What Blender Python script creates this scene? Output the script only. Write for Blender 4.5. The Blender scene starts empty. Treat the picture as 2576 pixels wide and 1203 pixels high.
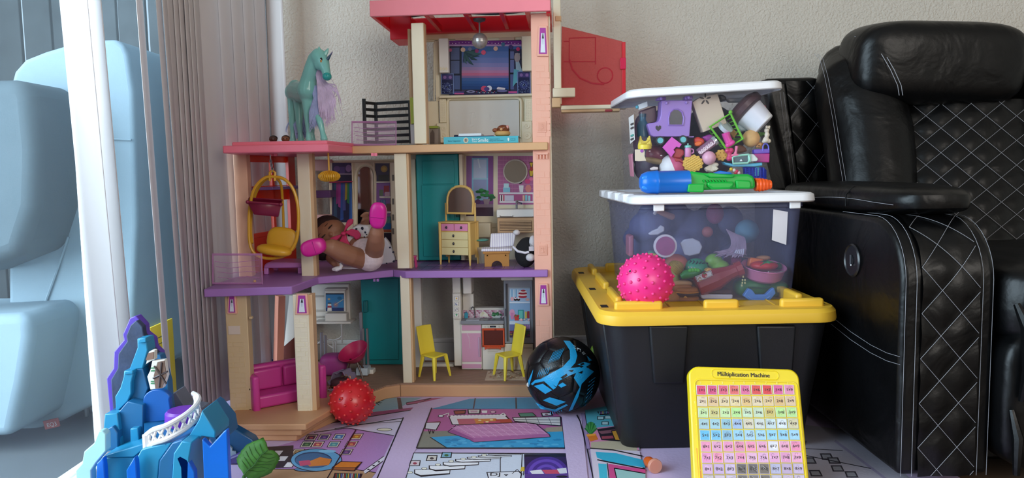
import bpy, math, random
from mathutils import Vector as V, Matrix, noise
random.seed(7)
SC = bpy.context.scene
COL = SC.collection
R = math.radians
F_PX, CX, CY = 1900.0, 1288.0, 601.5
# ---------------------------------------------------------------- camera
CAM = V((0, 0, 0.63))
PITCH, ROLL = math.atan(171 / F_PX), 0.018
_f = V((0, math.cos(PITCH), -math.sin(PITCH))); _u = V((0, math.sin(PITCH), math.cos(PITCH))); _r = V((1, 0, 0))
RT = _r * math.cos(ROLL) - _u * math.sin(ROLL)
UP = _u * math.cos(ROLL) + _r * math.sin(ROLL)
cd = bpy.data.cameras.new('camera'); cam = bpy.data.objects.new('camera', cd); COL.objects.link(cam)
cd.sensor_width = 36; cd.lens = 36 * F_PX / 2576; cd.clip_start = 0.02
cam.matrix_world = Matrix(((RT.x, UP.x, -_f.x, CAM.x), (RT.y, UP.y, -_f.y, CAM.y), (RT.z, UP.z, -_f.z, CAM.z), (0, 0, 0, 1)))
SC.camera = cam
# ---------------------------------------------------------------- world, daylight, fill light, exposure
SC.view_settings.view_transform = 'Standard'; SC.view_settings.look = 'None'
SC.view_settings.gamma = 1; SC.view_settings.use_curve_mapping = False
SC.view_settings.exposure = 0.08
w = bpy.data.worlds.new('sky'); SC.world = w; w.use_nodes = True
bg = w.node_tree.nodes['Background']; bg.inputs[0].default_value = (0.70, 0.86, 1.0, 1); bg.inputs[1].default_value = 1.1
def area(name, loc, target, sx, sy, watts, col):
    d = bpy.data.lights.new(name, 'AREA'); d.shape = 'RECTANGLE'; d.size = sx; d.size_y = sy; d.energy = watts; d.color = col
    o = bpy.data.objects.new(name, d); COL.objects.link(o); o.location = loc
    o.rotation_euler = (V(target) - V(loc)).to_track_quat('-Z', 'Y').to_euler(); return o
area('door_daylight', (-2.3, 0.15, 1.25), (1.0, 0.55, 0.85), 2.8, 2.2, 225, (0.86, 0.94, 1.0))
area('rear_fill', (1.5, -2.3, 1.5), (0.6, 2.0, 0.7), 2.2, 1.5, 66, (1.0, 0.94, 0.865))  # added fill behind the camera to brighten the room; no window there
area('patio_daylight', (-2.2, 0.6, 2.6), (-1.3, 2.1, 0.3), 2.0, 2.0, 12, (0.8, 0.92, 1.0))
SC.cycles.max_bounces = 8; SC.cycles.transparent_max_bounces = 24; SC.cycles.caustics_reflective = False; SC.cycles.caustics_refractive = False
# ---------------------------------------------------------------- pixel helpers (a pixel is only a direction)
def ray(px, py): return _f + RT * ((px - CX) / F_PX) + UP * ((CY - py) / F_PX)
def P(px, py, Y): d = ray(px, py); return CAM + d * (Y / d.y)
def G(px, py, z): d = ray(px, py); return CAM + d * ((z - CAM.z) / d.z)
def PX(px, py, X): d = ray(px, py); return CAM + d * (X / d.x)
class Fr:
    """upright frame on the floor: u to the right along the front, v into the depth"""
    def __init__(s, o, yaw): s.o = V((o[0], o[1], 0)); a = R(yaw); s.e1 = V((math.cos(a), math.sin(a), 0)); s.e2 = V((-math.sin(a), math.cos(a), 0)); s.yaw = a
    def w(s, u, v, z): return s.o + s.e1 * u + s.e2 * v + V((0, 0, z))
    def at(s, px, py, v):
        d = ray(px, py); t = (v - (CAM - s.o).dot(s.e2)) / d.dot(s.e2); return CAM + d * t
    def uz(s, px, py, v): p = s.at(px, py, v); return (p - s.o).dot(s.e1), p.z
    def rect(s, x0, y0, x1, y1, v):
        xm, ym = (x0 + x1) / 2, (y0 + y1) / 2
        return s.uz(x0, ym, v)[0], s.uz(x1, ym, v)[0], s.uz(xm, y1, v)[1], s.uz(xm, y0, v)[1]
    def box(s, mb, x0, y0, x1, y1, v0, v1):
        u0, u1, z0, z1 = s.rect(x0, y0, x1, y1, v0); return s.ubox(mb, u0, u1, v0, v1, z0, z1)
    def ubox(s, mb, u0, u1, v0, v1, z0, z1):
        mb.add([s.w(u, v, z) for z in (z0, z1) for v in (v0, v1) for u in (u0, u1)], BOXF); return mb
    def poly(s, pts, v): return [s.at(x, y, v) for x, y in pts]
BOXF = [(0, 2, 3, 1), (4, 5, 7, 6), (0, 1, 5, 4), (1, 3, 7, 5), (3, 2, 6, 7), (2, 0, 4, 6)]
# ---------------------------------------------------------------- mesh builder
ORG = {}
def lin(h):
    if not isinstance(h, str): return tuple(h)
    c = [int(h[i:i + 2], 16) / 255 for i in (0, 2, 4)]
    return tuple((x / 12.92 if x <= .04045 else ((x + .055) / 1.055) ** 2.4) for x in c)
def rotm(axis, deg): return Matrix.Rotation(R(deg), 3, axis)
def euler(x, y, z): return rotm('Z', z) @ rotm('Y', y) @ rotm('X', x)
def basis(d, up=V((0, 0, 1))):
    d = V(d).normalized(); x = up.cross(d)
    if x.length < 1e-4: x = V((1, 0, 0)).cross(d)
    x.normalize(); return x, d.cross(x).normalized(), d
def crv(pts, n=6, closed=False):
    pts = [V(p) for p in pts]; m = len(pts); out = []
    g = (lambda i: pts[i % m]) if closed else (lambda i: pts[max(0, min(m - 1, i))])
    for i in range(m if closed else m - 1):
        a, b, c, d = g(i - 1), g(i), g(i + 1), g(i + 2)
        for k in range(n):
            t = k / n; out.append(((b * 2) + (c - a) * t + (a * 2 - b * 5 + c * 4 - d) * t * t + (b * 3 - a - c * 3 + d) * t ** 3) * .5)
    return out if closed else out + [pts[-1]]
class MB:
    def __init__(s): s.v = []; s.f = []; s.c = []; s.smooth = True
    def add(s, vs, fs, col=None):
        n = len(s.v); s.v += [V(p) for p in vs]; s.f += [tuple(i + n for i in f) for f in fs]; s.c += [col] * len(fs); return s
    def box(s, a, b):
        return s.add([(x, y, z) for z in (a[2], b[2]) for y in (a[1], b[1]) for x in (a[0], b[0])], BOXF)
    def obox(s, c, size, M=None):
        M = M or Matrix.Identity(3); h = V(size) / 2; c = V(c)
        return s.add([c + M @ V((x * h.x, y * h.y, z * h.z)) for z in (-1, 1) for y in (-1, 1) for x in (-1, 1)], BOXF)
    def prism(s, pts, d):
        d = V(d); pts = [V(p) for p in pts]; n = len(pts)
        nr = V((0, 0, 0))
        for i in range(n): nr += (pts[i] - pts[0]).cross(pts[(i + 1) % n] - pts[0])
        if nr.dot(d) > 0: pts = pts[::-1]
        return s.add(pts + [p + d for p in pts], [tuple(range(n)), tuple(range(2 * n - 1, n - 1, -1))] + [(i, i + n, (i + 1) % n + n, (i + 1) % n) for i in range(n)])
    def ngon(s, pts, col=None): return s.add(pts, [tuple(range(len(pts)))], col)
    def tube(s, pts, r, n=8, close=False):
        pts = [V(p) for p in pts]; m = len(pts); rr = r if isinstance(r, (list, tuple)) else [r] * m
        vs = []; px = None
        for i, p in enumerate(pts):
            d = (pts[(i + 1) % m] - pts[i - 1]) if close else (pts[min(i + 1, m - 1)] - pts[max(i - 1, 0)])
            if d.length < 1e-9: d = V((0, 0, 1))
            d.normalize()
            if px is None: x, y, _ = basis(d)
            else:
                x = px - d * px.dot(d)
                if x.length < 1e-6: x = basis(d)[0]
                x.normalize(); y = d.cross(x)
            px = x
            for k in range(n): a = 2 * math.pi * k / n; vs.append(p + (x * math.cos(a) + y * math.sin(a)) * rr[i])
        fs = []
        for i in range(m if close else m - 1):
            j = (i + 1) % m
            for k in range(n): l = (k + 1) % n; fs.append((i * n + k, i * n + l, j * n + l, j * n + k))
        if not close: fs += [tuple(range(n - 1, -1, -1)), tuple(range((m - 1) * n, m * n))]
        return s.add(vs, fs)
    def lathe(s, prof, c=(0, 0, 0), d=(0, 0, 1), n=24):
        x, y, z = basis(d); c = V(c); vs = []
        for r, h in prof:
            for k in range(n): a = 2 * math.pi * k / n; vs.append(c + z * h + (x * math.cos(a) + y * math.sin(a)) * max(r, 1e-5))
        m = len(prof)
        fs = [(i * n + k, i * n + (k + 1) % n, (i + 1) * n + (k + 1) % n, (i + 1) * n + k) for i in range(m - 1) for k in range(n)]
        fs += [tuple(range(n - 1, -1, -1)), tuple(range((m - 1) * n, m * n))]
        return s.add(vs, fs)
    def sell(s, c, rad, e1=1.0, e2=1.0, M=None, nu=24, nv=14):
        """superellipsoid: e<1 boxy, 1 round"""
        M = M or Matrix.Identity(3); c = V(c)
        pw = lambda a, e: math.copysign(abs(a) ** e, a)
        vs = []
        for j in range(nv + 1):
            ph = -math.pi / 2 + math.pi * j / nv; cp, sp = pw(math.cos(ph), e1), pw(math.sin(ph), e1)
            if j in (0, nv): cp = 0
            for i in range(nu):
                t = 2 * math.pi * i / nu
                vs.append(c + M @ V((rad[0] * cp * pw(math.cos(t), e2), rad[1] * cp * pw(math.sin(t), e2), rad[2] * sp)))
        fs = []
        for j in range(nv):
            for i in range(nu):
                a, b, cc, d = j * nu + i, j * nu + (i + 1) % nu, (j + 1) * nu + (i + 1) % nu, (j + 1) * nu + i
                fs.append((a, cc, d) if j == 0 else ((a, b, d) if j == nv - 1 else (a, b, cc, d)))
        return s.add(vs, fs)
    def ell(s, c, rad, M=None, nu=20, nv=12):
        if not isinstance(rad, (tuple, list)): rad = (rad,) * 3
        return s.sell(c, rad, 1, 1, M, nu, nv)
    def grid(s, rows):
        n, m = len(rows), len(rows[0])
        return s.add([p for r in rows for p in r], [(i * m + j, i * m + j + 1, (i + 1) * m + j + 1, (i + 1) * m + j) for i in range(n - 1) for j in range(m - 1)])
    def text(s, key, o, ex, ey, size, nrm=0.0, center=True):
        vs, fs, wd = TX[key]; ex = V(ex).normalized(); ey = V(ey).normalized(); nz = ex.cross(ey)
        off = wd * size / 2 if center else 0
        return s.add([V(o) + ex * (v[0] * size - off) + ey * (v[1] * size) + nz * nrm for v in vs], fs)
    def build(s, name, m, parent=None, bevel=0, seg=2, sub=0, ang=38, solid=0, remesh=0, sm=0, kind=None):
        me = bpy.data.meshes.new(name)
        if parent is not None: o = ORG[parent.name]
        else:
            xs = [p.x for p in s.v]; ys = [p.y for p in s.v]; o = V(((min(xs) + max(xs)) / 2, (min(ys) + max(ys)) / 2, min(p.z for p in s.v)))
        me.from_pydata([tuple(p - o) for p in s.v], [], s.f); me.validate(); me.update()
        if any(c is not None for c in s.c):
            at = me.color_attributes.new('Col', 'FLOAT_COLOR', 'CORNER')
            for poly in me.polygons:
                c = s.c[poly.index] or (1, 1, 1)
                for li in poly.loop_indices: at.data[li].color = (*c, 1)
        me.materials.append(m)
        if s.smooth:
            me.shade_smooth(); me.set_sharp_from_angle(angle=R(ang))
        ob = bpy.data.objects.new(name, me); COL.objects.link(ob)
        if parent is not None: ob.parent = parent
        else: ob.location = o
        ORG[ob.name] = o
        if solid: md = ob.modifiers.new('s', 'SOLIDIFY'); md.thickness = solid; md.offset = 0
        if remesh: md = ob.modifiers.new('r', 'REMESH'); md.mode = 'VOXEL'; md.voxel_size = remesh; md.use_smooth_shade = True
        if sm: md = ob.modifiers.new('m', 'SMOOTH'); md.iterations = sm; md.factor = .5
        if bevel: md = ob.modifiers.new('b', 'BEVEL'); md.width = bevel; md.segments = seg; md.limit_method = 'ANGLE'; md.angle_limit = R(35)
        if sub: md = ob.modifiers.new('d', 'SUBSURF'); md.levels = sub; md.render_levels = sub
        if kind: ob['kind'] = kind
        return ob
def tag(o, label, cat, group=None):
    o['label'] = label; o['category'] = cat
    if group: o['group'] = group
    return o
def thing(name, loc, label, cat, group=None):
    o = bpy.data.objects.new(name, None); COL.objects.link(o); o.location = loc; o.empty_display_size = .02
    ORG[o.name] = V(loc); return tag(o, label, cat, group)
def struct(o): o['kind'] = 'structure'; return o
def hexagon_dir(i, n=6, ph=0): a = 2 * math.pi * i / n + ph; return math.cos(a), math.sin(a)
# ---------------------------------------------------------------- lettering, turned into meshes before the scene fills up
WORDS = ['Lakeshore', 'Multiplication Machine', 'Share', 'Your', 'Smile', 'Raina Telgemeier', "Raina's Guide to", 'Telling Your Own Story', 'DJ', 'EQ3', '88:88', 'GO'] + \
    [str(i) for i in range(1, 10)] + ['%d×%d' % (a, b) for a in range(1, 10) for b in range(1, 10)]
TX = {}
_tmp = []
for s_ in WORDS:
    cu = bpy.data.curves.new('t', 'FONT'); cu.body = s_; cu.size = 1; cu.resolution_u = 3; cu.fill_mode = 'FRONT'
    ob_ = bpy.data.objects.new('t', cu); COL.objects.link(ob_); _tmp.append((s_, ob_, cu))
bpy.context.view_layer.update()
_dg = bpy.context.evaluated_depsgraph_get()
for s_, ob_, cu in _tmp:
    me = bpy.data.meshes.new_from_object(ob_.evaluated_get(_dg))
    vs = [tuple(v.co) for v in me.vertices]; TX[s_] = (vs, [tuple(p.vertices) for p in me.polygons], max([v[0] for v in vs] + [0]))
    bpy.data.meshes.remove(me)
for s_, ob_, cu in _tmp: bpy.data.objects.remove(ob_); bpy.data.curves.remove(cu)
# ---------------------------------------------------------------- materials (all node based)
MATS = {}
def mat(name, col, rough=.5, metal=0, bump=0, bscale=60, var=.05, vscale=9, alpha=1, tint=None, spec=.5, coat=0, transl=0, attr=False, bdist=.002, detail=4, sss=0):
    if name in MATS: return MATS[name]
    m = bpy.data.materials.new(name); m.use_nodes = True; MATS[name] = m
    nt = m.node_tree; N = nt.nodes; L = nt.links; b = N['Principled BSDF']; out = N['Material Output']
    b.inputs['Roughness'].default_value = rough; b.inputs['Metallic'].default_value = metal
    b.inputs['Specular IOR Level'].default_value = spec; b.inputs['Coat Weight'].default_value = coat
    tc = N.new('ShaderNodeTexCoord')
    if attr:
        a = N.new('ShaderNodeVertexColor'); a.layer_name = 'Col'; L.new(a.outputs[0], b.inputs['Base Color'])
    else:
        c = lin(col); nz = N.new('ShaderNodeTexNoise'); nz.inputs['Scale'].default_value = vscale; nz.inputs['Detail'].default_value = 5
        L.new(tc.outputs['Object'], nz.inputs['Vector'])
        rp = N.new('ShaderNodeValToRGB'); rp.color_ramp.elements[0].position = .3; rp.color_ramp.elements[1].position = .7
        rp.color_ramp.elements[0].color = (*[x * (1 - var) for x in c], 1); rp.color_ramp.elements[1].color = (*[min(1, x * (1 + var)) for x in c], 1)
        L.new(nz.outputs[0], rp.inputs[0]); L.new(rp.outputs[0], b.inputs['Base Color'])
    if bump:
        n2 = N.new('ShaderNodeTexNoise'); n2.inputs['Scale'].default_value = bscale; n2.inputs['Detail'].default_value = detail
        L.new(tc.outputs['Object'], n2.inputs['Vector'])
        bp = N.new('ShaderNodeBump'); bp.inputs['Strength'].default_value = bump; bp.inputs['Distance'].default_value = bdist
        L.new(n2.outputs[0], bp.inputs['Height']); L.new(bp.outputs[0], b.inputs['Normal'])
    sh = b.outputs[0]
    if transl:
        t = N.new('ShaderNodeBsdfTranslucent'); t.inputs[0].default_value = (*lin(tint or col), 1)
        mx = N.new('ShaderNodeMixShader'); mx.inputs[0].default_value = transl; L.new(sh, mx.inputs[1]); L.new(t.outputs[0], mx.inputs[2]); sh = mx.outputs[0]
    if alpha < 1:
        t = N.new('ShaderNodeBsdfTransparent'); t.inputs[0].default_value = (*lin(tint or 'ffffff'), 1)
        mx = N.new('ShaderNodeMixShader'); mx.inputs[0].default_value = alpha; L.new(t.outputs[0], mx.inputs[1]); L.new(sh, mx.inputs[2]); sh = mx.outputs[0]
    if sh != b.outputs[0]: L.new(sh, out.inputs[0])
    return m
def C(h, rough=.42, **k): return mat('plastic_%s_%d%s' % (h, int(rough * 100), ''.join('_%s%s' % (a, v) for a, v in sorted(k.items()))), h, rough, **k)
PRINT = mat('printed_colours', 'ffffff', .35, attr=True)
PRINTM = mat('printed_vinyl', 'ffffff', .42, attr=True, bump=.25, bscale=140)
class Print:
    """flat print: coloured polygons laid one over another on a surface; to3 maps drawing coordinates to the surface, nrm is its normal"""
    def __init__(s, to3, nrm, step=5e-5, start=1): s.to3 = to3; s.n = V(nrm).normalized(); s.k = start; s.step = step; s.mb = MB(); s.mb.smooth = False
    def poly(s, pts, h):
        q = [s.to3(*p) + s.n * (s.k * s.step) for p in pts]; s.k += 1
        a = V((0, 0, 0))
        for i in range(len(q)): a += (q[i] - q[0]).cross(q[(i + 1) % len(q)] - q[0])
        if a.dot(s.n) < 0: q = q[::-1]
        s.mb.ngon(q, lin(h)); return s
    def rect(s, x0, y0, x1, y1, h): return s.poly([(x0, y0), (x1, y0), (x1, y1), (x0, y1)], h)
    def ell(s, cx, cy, rx, ry, h, n=24, a0=0, a1=360): return s.poly([(cx + rx * math.cos(R(a0 + (a1 - a0) * i / n)), cy + ry * math.sin(R(a0 + (a1 - a0) * i / n))) for i in range(n if a1 - a0 >= 360 else n + 1)], h)
    def line(s, pts, wd, h):
        for (x0, y0), (x1, y1) in zip(pts, pts[1:]):
            d = math.hypot(x1 - x0, y1 - y0) or 1; nx, ny = -(y1 - y0) / d * wd / 2, (x1 - x0) / d * wd / 2
            s.poly([(x0 + nx, y0 + ny), (x1 + nx, y1 + ny), (x1 - nx, y1 - ny), (x0 - nx, y0 - ny)], h); s.k -= 1
        s.k += 1; return s
    def loop(s, pts, wd, h): return s.line(list(pts) + [pts[0]], wd, h)
    def build(s, name, parent, m=None): return s.mb.build(name, m or PRINT, parent)
# ================================================================ the room
WALL = mat('plaster_beige', 'c9c1b6', .85, bump=.8, bscale=150, bdist=.002, var=.03, detail=2)
def plaster(m):
    nt = m.node_tree; N = nt.nodes
    n = [x for x in N if x.type == 'TEX_NOISE'][1]; n.inputs['Roughness'].default_value = .45
    rp = N.new('ShaderNodeValToRGB'); rp.color_ramp.elements[0].position = .36; rp.color_ramp.elements[1].position = .68
    bp = [x for x in N if x.type == 'BUMP'][0]; nt.links.new(n.outputs[0], rp.inputs[0]); nt.links.new(rp.outputs[0], bp.inputs['Height'])
plaster(WALL)
WHITE = mat('white_paint', 'e6e4e2', .5, var=.02)
FLOORM = mat('floor_laminate', '6b5646', .5, bump=.1, bscale=30)
XL, XR, YB, YR, ZC = -0.86, 3.4, 2.46, -2.45, 2.45
struct(MB().box((XL - .02, YB, -.01), (XR, YB + .1, ZC)).build('wall_back', WALL))
struct(MB().box((XR, YR, -.01), (XR + .1, YB + .1, ZC)).build('wall_right', WALL))
struct(MB().box((XL - .1, YR - .1, -.01), (XR, YR, ZC)).build('wall_rear', WALL))
struct(MB().box((XL - .1, YR, -.05), (XR, YB, -.006)).build('floor', FLOORM))
struct(MB().box((XL - .1, YR, ZC), (XR, YB, ZC + .1)).build('ceiling', mat('ceiling_white', 'dedad4', .9)))
wl = MB(); wl.box((XL - .1, YR, 2.08), (XL, YB, ZC)); wl.box((XL - .02, 2.40, -.01), (XL, YB, 2.08)); wl.box((XL - .1, YR, -.01), (XL, -1.45, 2.08))
struct(wl.build('wall_left', WALL))
bb = struct(MB().box((XL, YB - .014, -.006), (XR, YB, .082)).build('baseboard_back', WHITE, bevel=.004))
MB().box((XL, YB - .018, .072), (XR, YB, .086)).build('baseboard_cap', WHITE, bb, bevel=.003)
# sliding glass door
GLASS = mat('door_glass', 'dfeaf0', .05, alpha=.07, tint='eef6fa')
d1 = MB().box((XL - .06, -1.45, 2.02), (XL, 2.40, 2.08))
d1.box((XL - .06, -1.45, -.01), (XL, 2.40, .035)); d1.box((XL - .018, 2.37, .035), (XL, 2.40, 2.02)); d1.box((XL - .06, -1.45, .035), (XL, -1.39, 2.02))
door = struct(d1.build('door_1', WHITE, bevel=.004))
for y0, y1 in ((1.585, 1.612), (0.30, 0.36)):
    MB().box((XL - .05, y0, .035), (XL - .012, y1, 2.02)).build('door_stile', WHITE, door, bevel=.004)
MB().box((XL - .034, -1.39, .035), (XL - .028, 1.585, 2.02)).build('glass_pane', GLASS, door)
MB().box((XL - .034, 1.612, .035), (XL - .028, 2.37, 2.02)).build('glass_pane', GLASS, door)
# vertical blinds
SLAT = mat('blind_vinyl', 'cec6c4', .4, transl=.22, tint='f2eef0', var=.02)
vb = thing('vertical_blind', (-.77, 1.9, .03), 'white vinyl vertical blinds drawn to the corner of the sliding glass door', 'blinds')
MB().box((-.80, -1.4, 2.06), (-.74, 2.44, 2.10)).build('head_rail', WHITE, vb, bevel=.004)
def slat(px, yaw, wd=.089, bow=.010, xs=-.77, zb=.035, lean=0):
    px += 20 * (1288 - px) / 1043; y = (xs * F_PX) / (px - CX)
    mb = MB(); rows = []
    a = R(yaw); dx, dy = math.sin(a), math.cos(a)
    for i in range(9):
        t = -0.5 + i / 8; b = bow * (1 - 4 * t * t)
        x_, y_ = xs + dx * wd * t + dy * b, y + dy * wd * t - dx * b
        rows.append([V((x_, y_ + lean * (.8 - zb), zb)), V((x_, y_ + lean * (.8 - 2.06), 2.06))])
    mb.grid(rows); o = mb.build('slat', SLAT, vb, solid=.0012, ang=80)
for px, yaw in ((207, -58), (248, -52), (366, -22), (414, -22), (428, -24), (443, -14), (457, -18), (468, -20), (480, -22), (492, -20), (506, -18), (533, 20), (565, 24), (596, 24), (626, 26), (654, 28)):
    slat(px, yaw, bow=.016 if px > 520 else .009, lean=.05 if px < 300 else (.035 if px < 440 else .01))
slat(690, -78, .092, .006, xs=-.735)
# cord wand in front of the last slat
MB().tube([P(664, -100, 2.24), P(682, 352, 2.24)], .0022, 6).build('wand', C('5a5a5e', .3), vb)
# ================================================================ outside
DECK = mat('patio_concrete', '5c6063', .85, bump=.2)
struct(MB().box((-6, -2, -.12), (XL - .1, 6, -.06)).build('patio_ground', DECK))
FENCE = mat('weathered_fence', '6e7477', .85, bump=.4, bscale=25, var=.18, vscale=5)
fn = thing('board_fence', (-2.4, 3.6, -.06), 'weathered grey board fence on the patio beyond the glass door', 'fence')
x = -5.4; i = 0
while x < -.95:
    wd = .135 + .01 * math.sin(i * 2.3); MB().box((x, 3.6 + .006 * (i % 2), -.06), (x + wd, 3.625 + .006 * (i % 2), 2.7)).build('board', FENCE, fn, bevel=.003); x += wd + .014; i += 1
for z in (.3, 1.9): MB().box((-5.4, 3.64, z), (-.95, 3.68, z + .09)).build('rail', FENCE, fn)
# white patio armchair behind the glass
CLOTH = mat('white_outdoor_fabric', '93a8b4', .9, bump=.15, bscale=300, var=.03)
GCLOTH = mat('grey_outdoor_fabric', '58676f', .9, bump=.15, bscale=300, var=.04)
ac = thing('patio_armchair', (-1.45, 2.2, -.06), 'white slipcovered patio armchair outside the glass door', 'armchair')
def fat(name, outline, Y0, Y1, m, lean=0, bev=.05):
    mb = MB(); a = [P(x, y, Y0) for x, y in outline]; d = V((0, Y1 - Y0, 0)); mb.prism(a, d); return mb.build(name, m, ac, bevel=bev, seg=5)
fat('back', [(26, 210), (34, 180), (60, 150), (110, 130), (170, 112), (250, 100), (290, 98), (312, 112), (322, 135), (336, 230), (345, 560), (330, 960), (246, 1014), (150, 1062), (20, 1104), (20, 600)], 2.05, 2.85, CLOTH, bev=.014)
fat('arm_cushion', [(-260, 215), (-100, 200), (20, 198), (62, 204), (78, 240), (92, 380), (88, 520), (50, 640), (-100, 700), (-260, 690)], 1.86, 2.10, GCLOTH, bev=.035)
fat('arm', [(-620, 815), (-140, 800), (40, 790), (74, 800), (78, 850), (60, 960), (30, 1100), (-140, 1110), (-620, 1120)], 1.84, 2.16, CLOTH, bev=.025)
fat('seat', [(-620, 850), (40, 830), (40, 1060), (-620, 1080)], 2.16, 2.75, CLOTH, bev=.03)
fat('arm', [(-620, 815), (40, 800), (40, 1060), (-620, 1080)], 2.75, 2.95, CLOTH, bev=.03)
cr = lambda pts, Y: [P(x, y, Y) for x, y in pts]
MB().tube(cr([(172, 596), (140, 690), (100, 800), (72, 880), (60, 950), (55, 1020), (48, 1092)], 2.046), .0035, 6).build('seam', CLOTH, ac)
MB().tube(cr([(90, 352), (150, 350), (240, 348), (330, 352)], 2.046), .003, 6).build('seam', CLOTH, ac)
tg = MB().obox(P(130, 1066, 2.03), (.04, .006, .024), rotm('Y', -12)).build('fabric_tag', C('b8564e', .8), ac)
MB().text('EQ3', P(131, 1073, 2.026), (1, 0, .2), (-.2, 0, 1), .016).build('tag_lettering', C('e8dcd8', .8), tg)
leg = MB(); leg.tube([P(222, 1018, 2.2), P(250, 1050, 2.2)], .008); leg.build('leg', C('c8ccd0', .3, metal=1), ac)
MB().tube([P(-60, 1136, 2.1), P(215, 1130, 2.1)], .007).build('base_rail', C('c8ccd0', .3, metal=1), ac)
for a, b in (((-2.0, 2.0), (-2.0, 2.7)), ((-1.25, 2.15), (-1.25, 2.7))):
    for q in (a, b): MB().tube([(q[0], q[1], -.06), (q[0], q[1], .06)], .007).build('leg', C('c8ccd0', .3, metal=1), ac)
# yellow notice on the glass
yp = thing('yellow_notice', (XL - .02, 1.88, .07), 'yellow printed notice leaning low against the glass door', 'notice')
MB().box((XL - .022, 1.80, .075), (XL - .018, 1.92, .268)).build('sheet', C('f0d63c', .6), yp)
pr = Print(lambda y, z: V((XL - .018, y, z)), (1, 0, 0))
for k in range(10): pr.line([(1.808, .235 - k * .016), (1.808 + random.uniform(.05, .10), .235 - k * .016)], .0025, '5f5a3a')
pr.build('printed_lines', yp)
# ================================================================ printed play mat on the floor
mp = thing('play_mat', (0, 1.7, 0), 'vinyl play mat printed with cartoon rooms of a house under the toys', 'mat')
def matsheet():
    rows = []
    for i in range(40):
        r = []
        for j in range(40):
            x = -.83 + 1.72 * j / 39; y = 1.16 + 1.2 * i / 39
            r.append(V((x, y, -.0012)))
        rows.append(r)
    mb = MB(); mb.grid(rows); return mb
matsheet().build('mat_sheet', mat('vinyl_lilac', 'cbb6dc', .45, bump=.2, bscale=120, var=.03), mp, solid=.004)
mz = lambda x, y: G(650 + x / 2.7116, 960 + y / 2.7116, .0)
p = Print(mz, (0, 0, 1), 8e-6, start=110)
K = '1d1a24'
# left room
p.poly([(780, 112), (1120, 112), (1020, 150), (950, 188), (780, 215)], '86aebf')
p.poly([(945, 112), (970, 112), (985, 190), (955, 190)], '5c4a52')
p.poly([(1008, 148), (1180, 116), (1270, 112), (1085, 152), (1012, 162)], 'a8557f').loop([(1008, 148), (1180, 116), (1085, 152), (1012, 162)], 4, K)
p.poly([(420, 285), (490, 245), (1070, 178), (1085, 152), (1078, 190), (700, 250), (430, 300)], '9c4a78').line([(420, 300), (700, 252), (1078, 192)], 5, K)
p.poly([(300, 395), (600, 318), (1000, 250), (925, 372), (800, 630), (640, 605), (40, 605), (40, 470)], 'b184bd')
p.poly([(400, 345), (600, 300), (990, 250), (925, 372), (605, 320)], 'd3cae0').line([(380, 350), (605, 320), (925, 372)], 5, K).line([(520, 325), (990, 252)], 5, K)
p.line([(600, 300), (985, 275)], 3, K).ell(860, 331, 54, 11, K).ell(860, 331, 48, 8, 'e8e2c8')
for i, (x, y) in enumerate([(360, 385), (450, 382), (550, 380), (670, 378), (330, 432), (405, 432), (515, 432), (635, 430), (600, 485), (270, 485)]):
    q = lambda w_, h_: [(x - w_ + h_ * .6, y - h_), (x + w_ + h_ * .6, y - h_), (x + w_ - h_ * .6, y + h_), (x - w_ - h_ * .6, y + h_)]
    p.poly(q(38, 21), K).poly(q(33, 17), 'd8cfc0').poly(q(27, 13), ['5a3a5c', '4a3f78', '3f78b0', 'b0703a', '3a5a48', 'a8485a', '4a90a0', '9c4050', '4a4070', '8a7050'][i])
    p.ell(x, y + 2, 13, 6, ['b85a6a', '8a5ab0', '9cc8e0', 'd8b040', '6a8a5a', 'e0a070', '78b8a8', 'd88a60', '8a5a90', 'c8a070'][i], 12)
p.poly([(40, 450), (240, 440), (235, 590), (40, 600)], '2b2732')
for x, y in ((130, 492), (165, 530), (212, 572), (85, 540)): p.poly([(x - 40, y + 16), (x - 14, y - 16), (x + 40, y - 16), (x + 14, y + 16)], 'd9d4da')
p.poly([(20, 600), (640, 600), (800, 625), (760, 680), (0, 680)], 'b08a6a').line([(20, 602), (640, 602), (800, 626)], 5, K)
p.ell(345, 606, 104, 17, K).ell(345, 604, 98, 13, '4f86b4').ell(395, 540, 178, 79, K).ell(395, 540, 172, 74, '5b9dc8').ell(375, 540, 128, 56, '1f3f66').ell(375, 543, 122, 50, '33618c')
p.poly([(320, 560), (420, 520), (500, 535), (480, 575), (350, 585)], 'd07a34').poly([(275, 548), (350, 540), (358, 572), (285, 582)], 'c0486e').ell(470, 480, 60, 10, '7fbce0')
p.poly([(500, 590), (560, 548), (712, 552), (670, 605), (655, 618), (505, 610)], K).poly([(512, 590), (565, 553), (700, 557), (664, 590)], 'd07a2c').poly([(510, 593), (662, 593), (652, 612), (512, 606)], '9c5a30')
p.line([(722, 625), (865, 522)], 28, K).line([(722, 625), (865, 522)], 19, 'd9d4e0')
for t in (.2, .45, .7): p.ell(722 + 143 * t, 625 - 103 * t, 9, 5, K)
p.poly([(520, 628), (712, 634), (690, 690), (500, 690)], K)
for k in range(14): p.poly([(528 + k * 12, 634), (535 + k * 12, 634), (530 + k * 12, 690), (523 + k * 12, 690)], ['a8443a', '3a8a6a', 'd0b040', '5a6ab0', 'c0c0c0'][k % 5])
p.line([(665, 335), (455, 690)], 8, K)
for k in range(8): p.poly([(800, 98 + 6 * k), (800, 108 + 6 * k), (892 - 9 * k, 100 + 9 * k + (k % 2) * 5)], K)
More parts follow.
